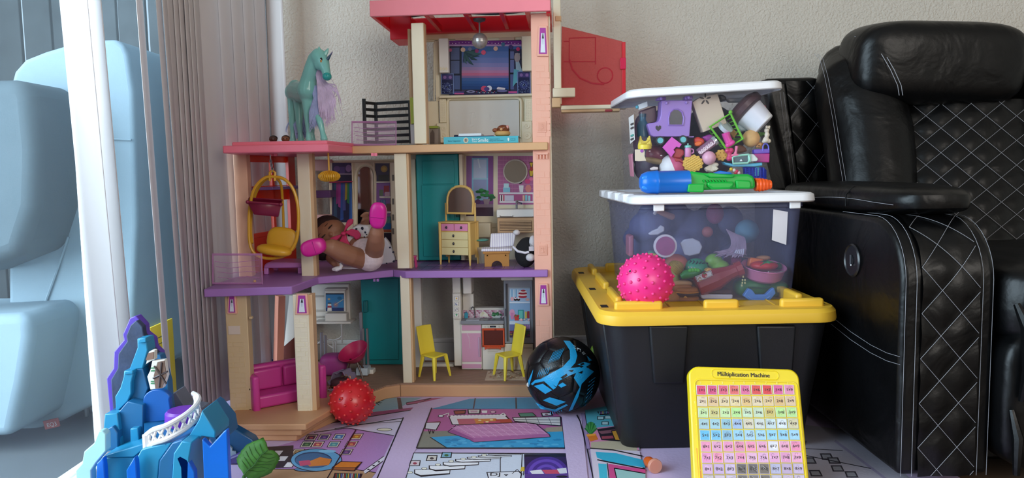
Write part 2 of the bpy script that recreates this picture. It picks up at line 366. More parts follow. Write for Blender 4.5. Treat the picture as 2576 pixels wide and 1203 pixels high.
# lilac beam
p.poly([(1090, 150), (1300, 122), (1500, 114), (1185, 190), (1078, 462), (1055, 500), (1000, 690), (785, 690), (990, 250)], 'cdb4d8')
p.line([(990, 250), (800, 690)], 9, K)
# pink bedroom
p.poly([(1185, 190), (1440, 122), (1900, 112), (1990, 190)], '4c96bc')
p.poly([(1475, 118), (1484, 118), (1472, 190), (1462, 190)], '4a4650').poly([(1752, 114), (1762, 114), (1766, 190), (1754, 190)], '4a4650')
p.poly([(1182, 192), (2000, 192), (2070, 250), (2090, 462), (1078, 462)], 'b8639a')
p.poly([(1120, 345), (2085, 325), (2092, 462), (1078, 462)], '88867c')
p.poly([(1960, 320), (2085, 310), (2086, 350), (1960, 345)], 'a89a84')
p.poly([(1170, 385), (1300, 378), (2080, 345), (2092, 462), (1290, 462)], '3a9ed2')
for k in range(46): x = random.uniform(1290, 2060); y = random.uniform(395, 455); p.ell(x, y, random.uniform(18, 36), random.uniform(4, 8), ['2d86bc', '57b3e0'][k % 2], 10)
p.line([(1170, 385), (1290, 462)], 5, K)
p.poly([(1140, 285), (1245, 282), (1215, 338), (1135, 330)], K).poly([(1146, 289), (1238, 286), (1210, 334), (1140, 326)], 'd8d2dc').line([(1160, 335), (1168, 362), (1176, 338)], 5, K).line([(1185, 337), (1192, 360), (1200, 336)], 5, K)
p.poly([(1165, 282), (1240, 276), (1245, 284), (1160, 288)], '8a4a58')
p.poly([(1298, 245), (1330, 236), (1680, 228), (1735, 280), (1700, 300), (1320, 302)], K).poly([(1305, 249), (1335, 240), (1672, 232), (1722, 280), (1690, 296), (1326, 298)], 'e6dce0')
for k in range(16): p.ell(1320 + k * 24, 242 - k * .4, 12, 5, 'f2eaec', 10)
p.poly([(1355, 262), (1500, 258), (1480, 300), (1370, 305)], 'c0606e').poly([(1470, 262), (1622, 258), (1640, 296), (1490, 304)], 'd8843c').poly([(1615, 265), (1720, 262), (1735, 290), (1630, 298)], 'b8443a').poly([(1535, 280), (1650, 278), (1640, 305), (1540, 302)], 'c84a6e')
for x, y in ((1510, 272), (1560, 282), (1590, 268)): p.ell(x, y, 12, 5, 'f0d8a0', 10)
B_ = [(1292, 350), (1350, 305), (1500, 296), (1880, 284), (1985, 370), (1990, 384), (1940, 388), (1470, 420), (1440, 402)]
p.poly(B_, 'c478ae').loop(B_, 5, K).poly([(1292, 350), (1440, 402), (1470, 420), (1465, 395), (1330, 335)], '9c5290').poly([(1470, 420), (1465, 392), (1975, 362), (1988, 384)], 'b067a0')
for k in range(11): p.line([(1350 + k * 52, 306 - k * 2), (1480 + k * 48, 392 - k * 3)], 2.5, 'e8b8d8')
for k in range(8): p.line([(1320 + k * 20, 330 + k * 8 - 8), (1860 + k * 16, 292 + k * 10)], 2.5, 'e8b8d8')
p.poly([(1330, 205), (1418, 200), (1412, 228), (1340, 232)], K).poly([(1338, 210), (1410, 206), (1405, 224), (1345, 228)], '9c4a3a')
p.poly([(1425, 196), (1518, 196), (1514, 226), (1430, 228)], K).poly([(1434, 200), (1508, 200), (1504, 222), (1438, 224)], 'd8d8d0').poly([(1446, 204), (1496, 204), (1494, 218), (1448, 219)], 'c8a0b0')
p.poly([(1522, 205), (1562, 205), (1560, 222), (1526, 222)], 'f0e8e8').ell(1600, 214, 20, 10, K).ell(1600, 214, 16, 8, 'd8a8c0').line([(1240, 242), (1300, 222), (1290, 250)], 5, 'f0e8e8').ell(1245, 242, 20, 9, K).ell(1245, 242, 15, 6, 'f0f0f0').line([(1640, 240), (1672, 222), (1690, 240)], 5, 'f0e8e8')
p.poly([(1770, 222), (1872, 218), (1900, 245), (1785, 250)], K).poly([(1778, 226), (1868, 222), (1888, 242), (1790, 246)], '5a8a78')
p.poly([(1730, 252), (2062, 246), (2066, 312), (1900, 300), (1745, 280)], K).poly([(1738, 256), (2056, 250), (2060, 306), (1900, 294), (1750, 276)], 'ddd8d8')
for x in (1820, 1900, 1980): p.line([(x, 254), (x + 20, 300)], 3, K)
p.line([(1740, 268), (2058, 270)], 3, K).line([(1745, 280), (2058, 290)], 3, K)
p.poly([(1925, 220), (2000, 216), (2010, 240), (1935, 246)], K).poly([(1935, 224), (1992, 221), (2000, 237), (1942, 241)], 'e0d8e0').ell(1965, 232, 12, 5, '8a5a68', 10)
p.line([(1182, 186), (1078, 462), (2092, 462)], 7, K).line([(2066, 250), (2092, 462)], 5, K)
# stair hall
p.poly([(1060, 495), (2108, 500), (2125, 700), (995, 700)], 'd2d9ea').line([(1000, 690), (1060, 496), (2108, 501), (2125, 690)], 6, K)
for x, y, c in ((1185, 531, 'd8d0c8'), (1285, 510, '7fb0c8'), (1070, 566, 'd8c8d0')):
    p.poly([(x - 32, y - 20), (x + 38, y - 20), (x + 32, y + 20), (x - 44, y + 20)], K).poly([(x - 25, y - 15), (x + 31, y - 15), (x + 25, y + 15), (x - 36, y + 15)], c).ell(x - 2, y + 2, 14, 8, ['4a4046', '3f6a3a', '9c3a50'][int(x) % 3])
for x0, x1, y in ((1070, 1305, 635), (1170, 1408, 602), (1265, 1500, 575), (1350, 1582, 551), (1430, 1652, 534), (1505, 1724, 521), (1575, 1790, 508)):
    hgt = 4 + (y - 500) * .16
    p.poly([(x0 - 8, y - hgt), (x1 + 6, y - hgt), (x1 + 2, y + hgt * .3), (x0 + 40, y + hgt), (x0 - 8, y + hgt * .2)], K).poly([(x0, y - hgt + 3), (x1, y - hgt + 3), (x1 - 2, y), (x0 + 38, y + hgt * .5), (x0, y)], 'f0f0f6')
for x, y in ((1035, 630), (1132, 603), (1225, 577), (1316, 553), (1397, 538), (1470, 525), (1540, 511)): p.ell(x, y, 20, 8, K).ell(x, y, 16, 6, 'f2eee0')
p.line([(1650, 535), (1650, 640)], 5, K).line([(1800, 502), (1790, 690)], 6, K)
p.poly([(1555, 628), (1780, 622), (1800, 640), (1785, 700), (1575, 700)], K).poly([(1563, 632), (1775, 627), (1790, 641), (1778, 700), (1582, 700)], 'e2e2ec')
for x in (1680, 1690, 1700): p.ell(x, 645, 5, 3, K, 8)
p.ell(1690, 652, 8, 4, K, 10)
p.poly([(1795, 592), (1828, 592), (1838, 622), (1785, 622)], 'd8b838').line([(1810, 622), (1808, 650)], 5, K).line([(1730, 640), (1765, 610), (1800, 640)], 4, K)
p.poly([(1812, 505), (2104, 506), (2118, 700), (1818, 700)], '2c1a4c')
for k in range(6): p.ell(1965, 640, 150 - k * 24, 118 - k * 18, ['4a2a8c', '6a48b8'][k % 2], 28, 180, 360)
p.rect(1815, 505, 2104, 524, '17142a')
p.poly([(1850, 620), (1930, 612), (1950, 642), (1870, 646)], 'e4e0ea').poly([(1935, 614), (2040, 612), (2055, 640), (1960, 644)], 'c84a66').poly([(2035, 606), (2100, 600), (2106, 636), (2056, 640)], 'd8d8e6').poly([(1818, 642), (2112, 640), (2118, 700), (1818, 700)], '5a3a8c').ell(2070, 660, 40, 8, K)
# right-hand rooms
p.poly([(2068, 240), (2205, 265), (2250, 700), (2122, 700), (2092, 462)], 'cdb8dc')
p.line([(2172, 236), (2195, 280), (2245, 480), (2290, 700)], 9, K).line([(2225, 225), (2262, 470)], 6, K)
p.poly([(2200, 225), (2225, 225), (2262, 468), (2240, 468)], '9c86b4')
p.poly([(2228, 205), (2500, 150), (2600, 430), (2600, 480), (2264, 465)], '5cb4c8').poly([(2245, 330), (2560, 300), (2600, 480), (2264, 465)], 'd48ab0').poly([(2270, 425), (2560, 400), (2600, 520), (2268, 468)], 'b8ae98')
p.poly([(2310, 215), (2420, 200), (2430, 232), (2330, 240)], K)
for k in range(8): p.rect(2322 + k * 12, 214 - k, 2331 + k * 12, 232 - k, ['6ab0c8', '9c6ab0', 'd8d0a0', '5a7ab0'][k % 4])
for x, y in ((2335, 258), (2385, 254), (2365, 294)): p.rect(x - 24, y - 12, x + 24, y + 12, K).rect(x - 19, y - 9, x + 19, y + 9, 'b8d8e0')
p.poly([(2310, 335), (2440, 315), (2500, 370), (2480, 420), (2340, 410)], '2a2430').poly([(2318, 350), (2450, 335), (2480, 352), (2340, 368)], '8a5a68').poly([(2340, 385), (2480, 375), (2476, 395), (2345, 402)], 'a04a5a')
p.poly([(2405, 345), (2480, 335), (2490, 420), (2430, 415)], K).poly([(2412, 350), (2474, 342), (2484, 412), (2436, 408)], 'd89a3c')
for k in range(9): a = R(-150 + k * 15); p.line([(2268, 370), (2268 + 48 * math.cos(a), 372 + 88 * math.sin(a))], 11, ['2f7a3f', '4a9c50'][k % 2])
p.poly([(2238, 375), (2300, 368), (2318, 405), (2265, 420)], 'd87a2c').poly([(2236, 372), (2302, 365), (2300, 378), (2242, 386)], 'f0a040')
p.poly([(2264, 468), (2600, 485), (2640, 700), (2290, 700)], 'd8cce0').line([(2264, 466), (2420, 478), (2620, 520)], 8, K)
p.poly([(2300, 490), (2440, 500), (2620, 545), (2640, 600), (2380, 560), (2310, 530)], '3ab0d4').line([(2312, 545), (2385, 560), (2640, 610)], 9, K)
p.poly([(2318, 570), (2375, 575), (2385, 700), (2330, 700)], '4abcd8').poly([(2385, 572), (2640, 612), (2640, 700), (2400, 700)], 'd0508e').line([(2395, 700), (2380, 568)], 7, K)
p.poly([(2430, 605), (2640, 640), (2640, 700), (2450, 700)], '9cc8c8').line([(2450, 700), (2428, 603), (2640, 640)], 7, K)
p.build('printed_rooms', mp, PRINTM)
p = Print(mz, (0, 0, 1), 8e-6, start=110)
q = lambda x, y: ((x - 650) * 2.7116, (y - 960) * 2.7116)
p.poly([q(1940, 1060), q(2150, 1085), q(2320, 1230), q(1930, 1230)], 'a8a2b0')  # grey patch: shade beside the recliner put into the mat's colour
for x, y in ((2035, 1160), (2078, 1150), (2105, 1180), (2050, 1192), (2140, 1195), (2096, 1160)):
    p.poly([q(x - 16, y - 8), q(x + 12, y - 8), q(x + 20, y + 8), q(x - 10, y + 8)], '3a3640').poly([q(x - 11, y - 5), q(x + 9, y - 5), q(x + 15, y + 5), q(x - 7, y + 5)], '8a8a94')
p.line([q(2100, 1110), q(2240, 1215)], 16, '8f84a0').line([q(1990, 1140), q(2190, 1180)], 5, K).line([q(1990, 1128), q(2120, 1135)], 4, K)
p.poly([q(1985, 1120), q(2030, 1110), q(2020, 1140)], '6a6670')
p.build('shaded_floor_print', mp, PRINTM)
mb = MB(); mb.smooth = False; o_ = mz(1668, 656)
mb.text('DJ', mz(1612, 655) + V((0, 0, .0035)), mz(1700, 655) - mz(1600, 655), V((0, 1, 0)), .024); mb.build('printed_letters', C(K, .5), mp)
# ================================================================ doll house
def zm(x0, y0, s): return lambda x, y: (x0 + x / s, y0 + y / s)
z5 = zm(980, 340, 3.166); z3 = zm(850, 0, 3.008); z4 = zm(500, 340, 2.864); zt = zm(1080, 60, 3.759); zc = zm(820, 390, 4.009); zl = zm(770, 690, 4.148); z6 = zm(500, 680, 2.616); zk = zm(1040, 690, 4.147)
H = Fr((-.317, 2.096), -4)
CREAM = mat('cream_plastic', 'ece2c8', .45, var=.03); TANP = mat('tan_plastic', 'd9b48a', .45, var=.03); SALM = mat('salmon_plastic', 'efb39d', .5, var=.02)
LILAC = mat('lilac_plastic', 'a476bc', .4, var=.03); PINKP = mat('pink_plastic', 'ee7a90', .4, var=.03); BASE = mat('base_tan_plastic', 'c99871', .5, var=.03)
REDT = mat('red_clear_plastic', 'e83a4a', .15, alpha=.55, tint='ff6a70'); ORT = mat('orange_clear_plastic', 'f0482a', .2, alpha=.6, tint='ff8a60')
TEALT = mat('teal_clear_plastic', '2fb0b6', .22, alpha=.72, tint='7fe0e0'); WHT = mat('white_plastic', 'eeeae4', .4, var=.02); GREYP = mat('grey_plastic', '8c8f96', .35, var=.04)
house = thing('dollhouse', (-.3, 2.1, 0), 'three storey plastic dollhouse with salmon brick column and pink roofs against the wall', 'dollhouse')
def hb(name, x0, y0, x1, y1, v0, v1, m, parent=None, bevel=.0015, fr=H):
    return fr.box(MB(), x0, y0, x1, y1, v0, v1).build(name, m, parent or house, bevel=bevel)
def zb(f, a, b): return (*f(*a), *f(*b))
def flat(pts, z0, z1): mb = MB(); mb.prism([V((q[0], q[1], z0)) for q in pts], (0, 0, z1 - z0)); return mb
uR = H.uz(1388, 700, 0)[0]; uC = H.uz(1345, 700, 0)[0]
VB = .235
bl, br = V((-.735, 2.09, 0)), V((-.685, 2.385, 0)); bR = H.w(uR, VB + .01, 0)
# ---- ground floor platform and stepped front
DECKM = mat('doll_deck_brown', 'a07e69', .6, var=.04)
nt = DECKM.node_tree; wv = nt.nodes.new('ShaderNodeTexWave'); wv.bands_direction = 'Y'; wv.inputs['Scale'].default_value = 42; tcn = [n for n in nt.nodes if n.type == 'TEX_COORD'][0]
nt.links.new(tcn.outputs['Object'], wv.inputs['Vector']); bpn = nt.nodes.new('ShaderNodeBump'); bpn.inputs['Distance'].default_value = .003; nt.links.new(wv.outputs[0], bpn.inputs['Height']); nt.links.new(bpn.outputs[0], nt.nodes['Principled BSDF'].inputs['Normal'])
f_ = [H.w(uR - .01, -.012, 0), H.w(H.uz(1010, 970, 0)[0], -.012, 0), G(968, 972, .038), G(938, 984, .038), G(790, 1046, .04), G(582, 1047, .04), bl, br, bR]
flat(f_, .0, .034).build('ground_platform', BASE, house, bevel=.003)
flat([f_[0] + V((-.002, .004, 0)), f_[1] + V((0, .004, 0)), f_[2] + V((.0, .005, 0)), f_[3] + V((.0, .006, 0)), f_[4] + V((0, .006, 0)), f_[5] + V((.003, .006, 0)), bl + V((.003, 0, 0)), br, bR], .034, .038).build('ground_floor', DECKM, house)
MB().prism([H.w(H.uz(1007, 985, -.013)[0], -.0125, z) for z in (.0, .036)] + [H.w(H.uz(1008.5, 985, -.013)[0], -.0125, z) for z in (.036, .0)], (0, -.001, 0)).build('seam', C('8a6448'), house)
tl, trr = G(559, 1068, .045), G(769, 1068, .045); ed = G(925, 990, .03)
for i, (z0, z1) in enumerate(((.030, .045), (.0155, .030), (.001, .0155))):
    k = i * .013
    flat([(tl.x + k, tl.y + k * .4), (trr.x - k, trr.y + k * .4), (ed.x - k, ed.y), (ed.x - .05, ed.y + .05), (tl.x - .02 + k, 2.0)], z0, z1).build('step', BASE, house, bevel=.0025)
# ---- floor two
Z2 = .358; Z3 = .706
g2 = [(1378, 675), (1027, 677), (990, 679), (800, 697), (734, 721), (512, 728)]
f2 = [H.w(H.uz(1378, 675, -.012)[0], -.012, 0), H.w(H.uz(1020, 677, -.012)[0], -.012, 0)] + [G(x, y, Z2) for x, y in g2[2:]] + [V((-.757, 1.93, 0)), bl, br, bR]
flat(f2, Z2 - .020, Z2).build('middle_floor', LILAC, house, bevel=.0025)
TILEP = mat('purple_floor_print', '7a4f92', .3, var=.15, vscale=14)
TILE1 = MB().box((-.5, -.5, 0), (.5, .5, 1)).build('tile', TILEP, house); bpy.data.objects.remove(TILE1)
tu0, tu1 = H.uz(1032, 665, 0)[0], H.uz(1344, 665, 0)[0]
fl = flat([H.w(tu0, .004, 0), H.w(tu1, .004, 0), H.w(tu1, VB - .005, 0), H.w(tu0, VB - .005, 0)], Z2, Z2 + .0006).build('bath_floor', C('5c3a74', .3), house)
for i in range(12):
    for j in range(5):
        a, b = tu0 + (tu1 - tu0) * i / 12, tu0 + (tu1 - tu0) * (i + 1) / 12; c0, c1 = .006 + .045 * j, .006 + .045 * (j + 1)
        H.ubox(MB(), a + .001, b - .001, c0 + .001, c1 - .001, Z2 + .0006, Z2 + .0012).build('floor_tile', (TILEP, C('8a5fa4', .3), C('6e4a8c', .3))[(i * 3 + j * 5) % 3], fl)
sm_ = MB(); sm_.prism([G(989, 679, Z2) + V((0, -.0015, z)) for z in (0, -.02)] + [G(990.5, 679, Z2) + V((0, -.0015, z)) for z in (-.02, 0)], (0, -.0006, 0)); sm_.build('seam', C('5c3a74'), house)
# ---- floor three: tan ledge on the right, pink terrace roof on the left
u885 = H.uz(885, 372, -.016)[0]
flat([H.w(H.uz(1378, 370, -.016)[0], -.016, 0), H.w(u885, -.016, 0), H.w(u885, VB + .01, 0), bR], Z3 - .021, Z3).build('upper_floor', mat('peach_tan_plastic', 'dcae80', .4, var=.05), house, bevel=.0025)
pk = [H.w(u885 + .001, -.017, 0), P(826, 372, 1.885), P(560, 375, 1.875), V((-.745, 2.1, 0)), br, H.w(u885, VB + .01, 0)]
flat([(q.x, q.y) for q in pk], Z3 - .020, Z3 - .001).build('terrace_roof', PINKP, house, bevel=.003)
pk2 = [H.w(u885 - .003, .01, 0), P(823, 360, 1.91), P(583, 360, 1.905), V((-.72, 2.1, 0)), V((-.68, 2.36, 0)), H.w(u885 - .003, VB, 0)]
flat([(q.x, q.y) for q in pk2], Z3 - .002, Z3 + .009).build('terrace_lip', PINKP, house, bevel=.003)
for x in (683, 693, 938, 945): MB().obox(P(x, 389, 1.98), (.008, .008, .008)).build('ceiling_clip', PINKP, house)
# ---- columns
def column(rows, m, side=None, v0=0, d=.028, name='column', fr=H):
    """rows: (x0,y0,x1,y1) of the front face"""
    return hb(name, *rows, v0, v0 + d, m, house, .002, fr)
BRICKM = {}
def bricks(parent, fr, x0, y0, x1, y1, v, m, skip=.0, bh=.0175, bw=.026, dep=.0006):
    u0, u1, z0, z1 = fr.rect(x0, y0, x1, y1, v); n = int((z1 - z0) / bh)
    for r in range(n):
        u = u0 + .002 - (bw / 2 if r % 2 else 0)
        while u < u1 - .004:
            a, b = max(u, u0 + .002), min(u + bw, u1 - .002)
            if b - a > .005 and random.random() >= skip:
                key = (m.name, round(b - a, 3), round(fr.yaw, 3), dep)
                c = fr.w((a + b) / 2, v, z0 + r * bh + bh / 2)
                if key not in BRICKM:
                    mb = MB(); mb.smooth = False; h_ = (b - a - .0014) / 2; hh = bh / 2 - .0007
                    for du, dz, dv in ((h_, hh, .0002), (h_ - .0006, hh - .0006, -dep)): mb.v += [fr.e1 * (sx * du) + fr.e2 * dv + V((0, 0, sz * dz)) for sx, sz in ((-1, -1), (1, -1), (1, 1), (-1, 1))]
                    me = bpy.data.meshes.new('brick'); me.from_pydata([tuple(q) for q in mb.v], [], [(4, 5, 6, 7)] + [(i, (i + 1) % 4, (i + 1) % 4 + 4, i + 4) for i in range(4)]); me.materials.append(m); BRICKM[key] = me
                o = bpy.data.objects.new('brick', BRICKM[key]); COL.objects.link(o); o.parent = parent; o.location = c - ORG[parent.name]
            u += bw
rc = H.ubox(MB(), uC, uR, 0, .05, .03, 1.05).build('brick_column', SALM, house, bevel=.002)
for y0, y1 in ((150, 345), (425, 640), (800, 960)): bricks(rc, H, 1346, y0, 1387, y1, 0, SALM, .22)
H.ubox(MB(), uR, uR + .004, .006, .05, .03, 1.05).build('column_edge', CREAM, house)
def plate(px, py, key, par):
    hb('number_plate', px - 12, py - 14, px + 12, py + 14, -.0022, .001, SALM, par, .001)
    pl = hb('number_panel', px - 9, py - 11, px + 9, py + 11, -.0030, -.002, mat('salmon_dark', 'e6a68f', .5), par, .0004)
    MB().text(key, H.at(px, py + 6, -.0034), H.e1, (0, 0, 1), .020).build('numeral', SALM, par, solid=.0008)
plate(1363, 319, '3', rc); plate(1365, 629, '2', rc)
def sconce(x0, y0, x1, y1, v, fr, par):
    q = lambda a, b: (x0 + (x1 - x0) * a, y0 + (y1 - y0) * b)
    MB().prism(fr.poly([q(.12, 0), q(.92, 0), q(1.06, 1), q(0, 1)], v - .006), fr.e2 * .007).build('lamp_frame', SALM, par, bevel=.001)
    pr = Print(lambda a, b: fr.at(*q(a, b), v - .0065), -fr.e2)
    pr.poly([(.25, .07), (.78, .07), (.9, .93), (.16, .93)], 'a83a9c').poly([(.38, .24), (.66, .24), (.76, .88), (.3, .88)], 'dfe6ee').poly([(.5, .24), (.56, .24), (.62, .42), (.44, .42)], '2a2430').poly([(.46, .42), (.6, .42), (.56, .62), (.5, .62)], 'b8c4d4')
    pr.build('lamp_print', par)
sconce(*z3(1508, 195), *z3(1590, 425), 0, H, rc); sconce(1353, 714, 1380, 770, 0, H, rc)
clip = MB()
for k in range(4): H.box(clip, 1350 + k * 8, 388, 1353 + k * 8, 400, -.006, .0)
H.box(clip, 1349, 384, 1378, 389, -.006, .0); clip.build('column_clips', SALM, rc)
c3 = column((1038, 57, 1069, 362), CREAM, d=.032); c2 = column((995, 386, 1026, 676), CREAM, d=.03); c1 = column((1010, 694, 1033, 968), CREAM, d=.03)
for q, xs in ((c3, (1069, 57, 1071, 362)), (c2, (1026, 386, 1032, 676)), (c1, (1033, 694, 1038, 968))): hb('column_back', *xs, .004, .034, TANP, q)
# left wing columns
W = Fr((-.6, 1.86), 0)
def wcol(x0, x1, y0, y1, Y, m, d=.03):
    mb = MB(); a, b = P((x0 + x1) / 2 - (x1 - x0) / 2, (y0 + y1) / 2, Y), P(x1, (y0 + y1) / 2, Y); mb.box((a.x, Y, P(x0, y1, Y).z), (b.x, Y + d, P(x0, y0, Y).z)); return mb
cA = wcol(742, 781, 742, 1046, 1.835, CREAM).build('column', CREAM, house, bevel=.002)
FA = Fr((-.5, 1.835), 0); bricks(cA, FA, 744, 800, 780, 1040, 0, CREAM, .12, .012, .024, .0009)
a = P(781, 900, 1.836); MB().box((a.x, 1.837, P(781, 1046, 1.836).z), (a.x + .010, 1.868, P(781, 742, 1.836).z)).build('column_back', TANP, cA)
sconce(742, 740, 775, 792, 0, FA, cA)
tanc = mat('tan_column_plastic', 'd2b98f', .5, var=.03)
cB = wcol(572, 627, 744, 1047, 1.85, tanc).build('column', tanc, house, bevel=.002)
FB = Fr((-.6, 1.85), 0); bricks(cB, FB, 574, 850, 620, 1040, 0, tanc, .3, .013, .028, .0008)
sconce(571, 742, 594, 790, 0, FB, cB); hb('name_plate', 574, 820, 604, 842, -.002, .001, mat('tan_light', 'd8c8b8', .5), cB, .0006, FB)
for y in (800, 980, 1032): hb('hinge', 626, y - 3, 634, y + 3, .0, .01, tanc, cB, .001, FB)
wcol(593, 627, 386, 697, 2.03, SALM).build('column', mat('peach_column', 'f0c0a4', .5), house, bevel=.002)
cC = wcol(752, 783, 386, 696, 2.015, CREAM).build('column', CREAM, house, bevel=.002)
a = P(783, 540, 2.016); MB().box((a.x, 2.018, Z2), (a.x + .008, 2.045, Z3 - .02)).build('column_back', TANP, cC)
# left wing window wall (orange clear plastic) on floor two
wa, wb = V((-.728, 2.075, 0)), V((-.682, 2.36, 0)); wd_ = (wb - wa); wl_ = wd_.length; we = wd_.normalized(); wn = V((we.y, -we.x, 0))
WW = Fr((wa.x, wa.y), math.degrees(math.atan2(we.y, we.x)))
win = WW.ubox(MB(), 0, wl_, -.004, .004, Z2, Z2 + .10).build('window_wall', ORT, house)
for u0, u1, z0, z1 in ((0, .02, .46, .686), (wl_ - .03, wl_, .46, .686), (wl_ * .52, wl_ * .52 + .014, .46, .686), (0, wl_, .668, .686), (0, wl_, .556, .60), (0, wl_, .455, .468)):
    WW.ubox(MB(), u0, u1, -.005, .005, z0, z1).build('window_bar', ORT, win, bevel=.001)
WW.ubox(MB(), wl_ - .045, wl_, -.012, -.004, Z2 + .1, .686).build('window_post', mat('red_orange_plastic', 'e0483a', .35, alpha=.85, tint='ff7050'), win)
# ground floor left: leaning pink post and wall panel
MB().tube([P(705, 744, 2.28), P(700, 925, 2.28)], .016, 4).build('column', mat('salmon_deep', 'e0957f', .5), house)
MB().prism([P(x, y, 2.36) for x, y in ((728, 744), (746, 744), (746, 848), (714, 872))], (0, .004, 0)).build('wall_panel', WHT, house)
MB().prism([P(x, y, 2.35) for x, y in ((714, 872), (744, 846), (790, 846), (790, 925), (714, 925))], (0, .006, 0)).build('wall_panel', mat('brick_brown_panel', '6a2f26', .5, bump=.4, bscale=80), house)
# ---- floor two back wall, closet and bathroom
def wallp(x0, y0, x1, y1, v0=VB, v1=VB + .008, m=CREAM, name='wall_panel'): return hb(name, x0, y0, x1, y1, v0, v1, m)
wallp(775, 402, 836, 430, m=mat('dusty_pink', 'c89a94', .5)); wallp(775, 540, 836, 655, m=mat('dusty_pink', 'c89a94', .5)); wallp(828, 430, 836, 540)
wallp(836, 402, 1050, 655, VB + .006, VB + .014)
hb('awning_shelf', *z4(806, 400), *z4(948, 452), .14, .2, mat('dark_purple_plastic', '5c3a6c', .4))
cl = hb('closet', 835, 408, 998, 655, VB - .004, VB + .006, mat('cream_dim', 'ddd2ba', .45))
pr = Print(lambda x, y: H.at(*zc(x, y), VB - .0045), -H.e2)
pr.rect(62, 80, 262, 680, '2c2f52').rect(62, 80, 262, 185, '3c2f58').ell(110, 140, 32, 30, '6a4a80').ell(228, 135, 30, 36, '8a6a9c').rect(140, 120, 190, 185, '54407a').rect(80, 185, 262, 200, '8a7a90').rect(80, 200, 262, 262, '2a2440')
for k, c in enumerate(('3a5a78', 'a03a88', 'b0459a', '3a5fb0', '5a5fa8', 'b8a03a', '3a8a5a', '3a6fc0')): pr.poly([(84 + k * 22, 285), (106 + k * 22, 285), (112 + k * 22, [640, 480, 540, 650, 560, 440, 500, 640][k]), (80 + k * 22, [640, 500, 520, 660, 560, 460, 480, 650][k])], c)
for k in range(24): pr.line([(90 + k * 7, 290), (88 + k * 7.2, 640)], 1.5, '1f2240')
pr.rect(500, 85, 640, 265, '4a3f5c').ell(588, 140, 34, 34, 'b89a4a').ell(588, 140, 18, 18, 'd8b85a').rect(530, 200, 635, 258, '3a3630').rect(500, 278, 648, 775, '8a5aa4').rect(585, 310, 640, 385, 'a83040').rect(540, 350, 580, 412, '6a7a60').rect(595, 372, 645, 414, 'd8b0c8')
pr.rect(540, 415, 655, 435, 'd8d0e0').rect(550, 450, 605, 560, '3a4a7a').rect(610, 490, 655, 566, '7a5040').rect(540, 568, 655, 588, 'd8d0e0').rect(560, 620, 655, 700, '3f6f7a').rect(580, 690, 660, 750, '2c6fa8').rect(580, 752, 660, 776, 'b8603a').rect(560, 786, 662, 960, '2c2438')
for k in range(5): pr.line([(560 + k * 10, 455), (566 + k * 10, 555)], 4, ['9ab0e0', '5a6ac0', '8ac0d8'][k % 3])
for k in range(8): pr.line([(575 + k * 10, 630), (570 + k * 10, 690)], 3, '7fd0c8')
pr.build('closet_print', cl)
arch = [(322, 700), (322, 215)] + [(398 - 76 * math.cos(R(t)), 215 - 98 * math.sin(R(t))) for t in range(20, 180, 20)] + [(474, 215), (474, 700)]
MB().prism(H.poly([zc(*q) for q in arch], VB - .008), H.e2 * .003).build('closet_mirror', mat('doll_mirror', 'c8c2c4', .06, metal=1), cl)
big = [(398 + (x - 398) * 1.33, 215 + (y - 215) * (1.28 if y < 215 else 1)) for x, y in arch]
MB().tube(H.poly([zc(*q) for q in [(300, 700)] + big[1:-1] + [(496, 700)]], VB - .006), .004, 6).build('mirror_frame', CREAM, cl)
for x in (268, 488, 655): hb('closet_post', *zc(x, 78), *zc(x + 12, 780), VB - .010, VB - .004, CREAM, cl, .0008)
MB().tube(H.poly([zc(35, 275), zc(268, 268)], VB - .03), .0022, 6).build('hanger_rail', C('a83a5c'), cl)
for y in (268, 420, 575): hb('closet_shelf', *zc(540 if y > 300 else 498, y), *zc(655, y + 12), VB - .012, VB - .004, WHT, cl, .0006)
side = hb('closet_side', *zc(655, 78), *zc(705, 1000), VB - .05, VB - .04, mat('cream_dim', 'ddd2ba', .45), cl)
for y in (200, 440, 600, 740): hb('peg_slot', *zc(668, y), *zc(686, y + 60), VB - .052, VB - .049, C('6a6258'), side, 0)
# bathroom wall
bath = wallp(1030, 386, 1345, 660, name='bath_wall')
dr = hb('lift_door', 1049, 388, 1156, 655, .205, .217, TEALT, house, .003)
hb('door_panel', *zb(z5, (262, 205), (515, 390)), .202, .206, TEALT, dr, .001); hb('door_panel', *zb(z5, (262, 398), (515, 965)), .202, .206, TEALT, dr, .001)
hb('door_catch', *zb(z5, (528, 632), (560, 652)), .198, .206, C('1a5a60'), dr)
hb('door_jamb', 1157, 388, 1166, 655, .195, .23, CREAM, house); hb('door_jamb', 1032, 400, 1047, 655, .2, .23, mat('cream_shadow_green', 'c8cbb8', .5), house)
s1 = hb('window_sticker', *zb(z5, (610, 165), (828, 648)), VB - .002, VB + .001, WHT, bath, 0)
pr = Print(lambda x, y: H.at(*z5(x, y), VB - .0022), -H.e2)
pr.rect(612, 167, 826, 646, '6a4a8c').rect(612, 167, 660, 646, '8a5a9c').rect(780, 167, 826, 560, '8a4f94').rect(655, 182, 785, 520, '7fb8d8').rect(668, 195, 772, 505, 'b8c8e4').rect(668, 350, 772, 505, '8f9cc8').rect(660, 343, 785, 354, '9cc8e0').rect(690, 550, 826, 576, '8a7a90').rect(612, 576, 826, 646, '3f2440')
for k in range(15): x, y = 765 + random.gauss(0, 28), 470 + random.gauss(0, 25); pr.ell(x, y, 20, 12, ['1f6a3a', '2f8a4a', '176030'][k % 3], 10)
pr.poly([(745, 510), (800, 510), (790, 552), (755, 552)], '9a8a9c').ell(705, 530, 20, 20, '5a3f70').line([(705, 190), (720, 260)], 10, 'd8e4f4'); pr.build('window_print', s1)
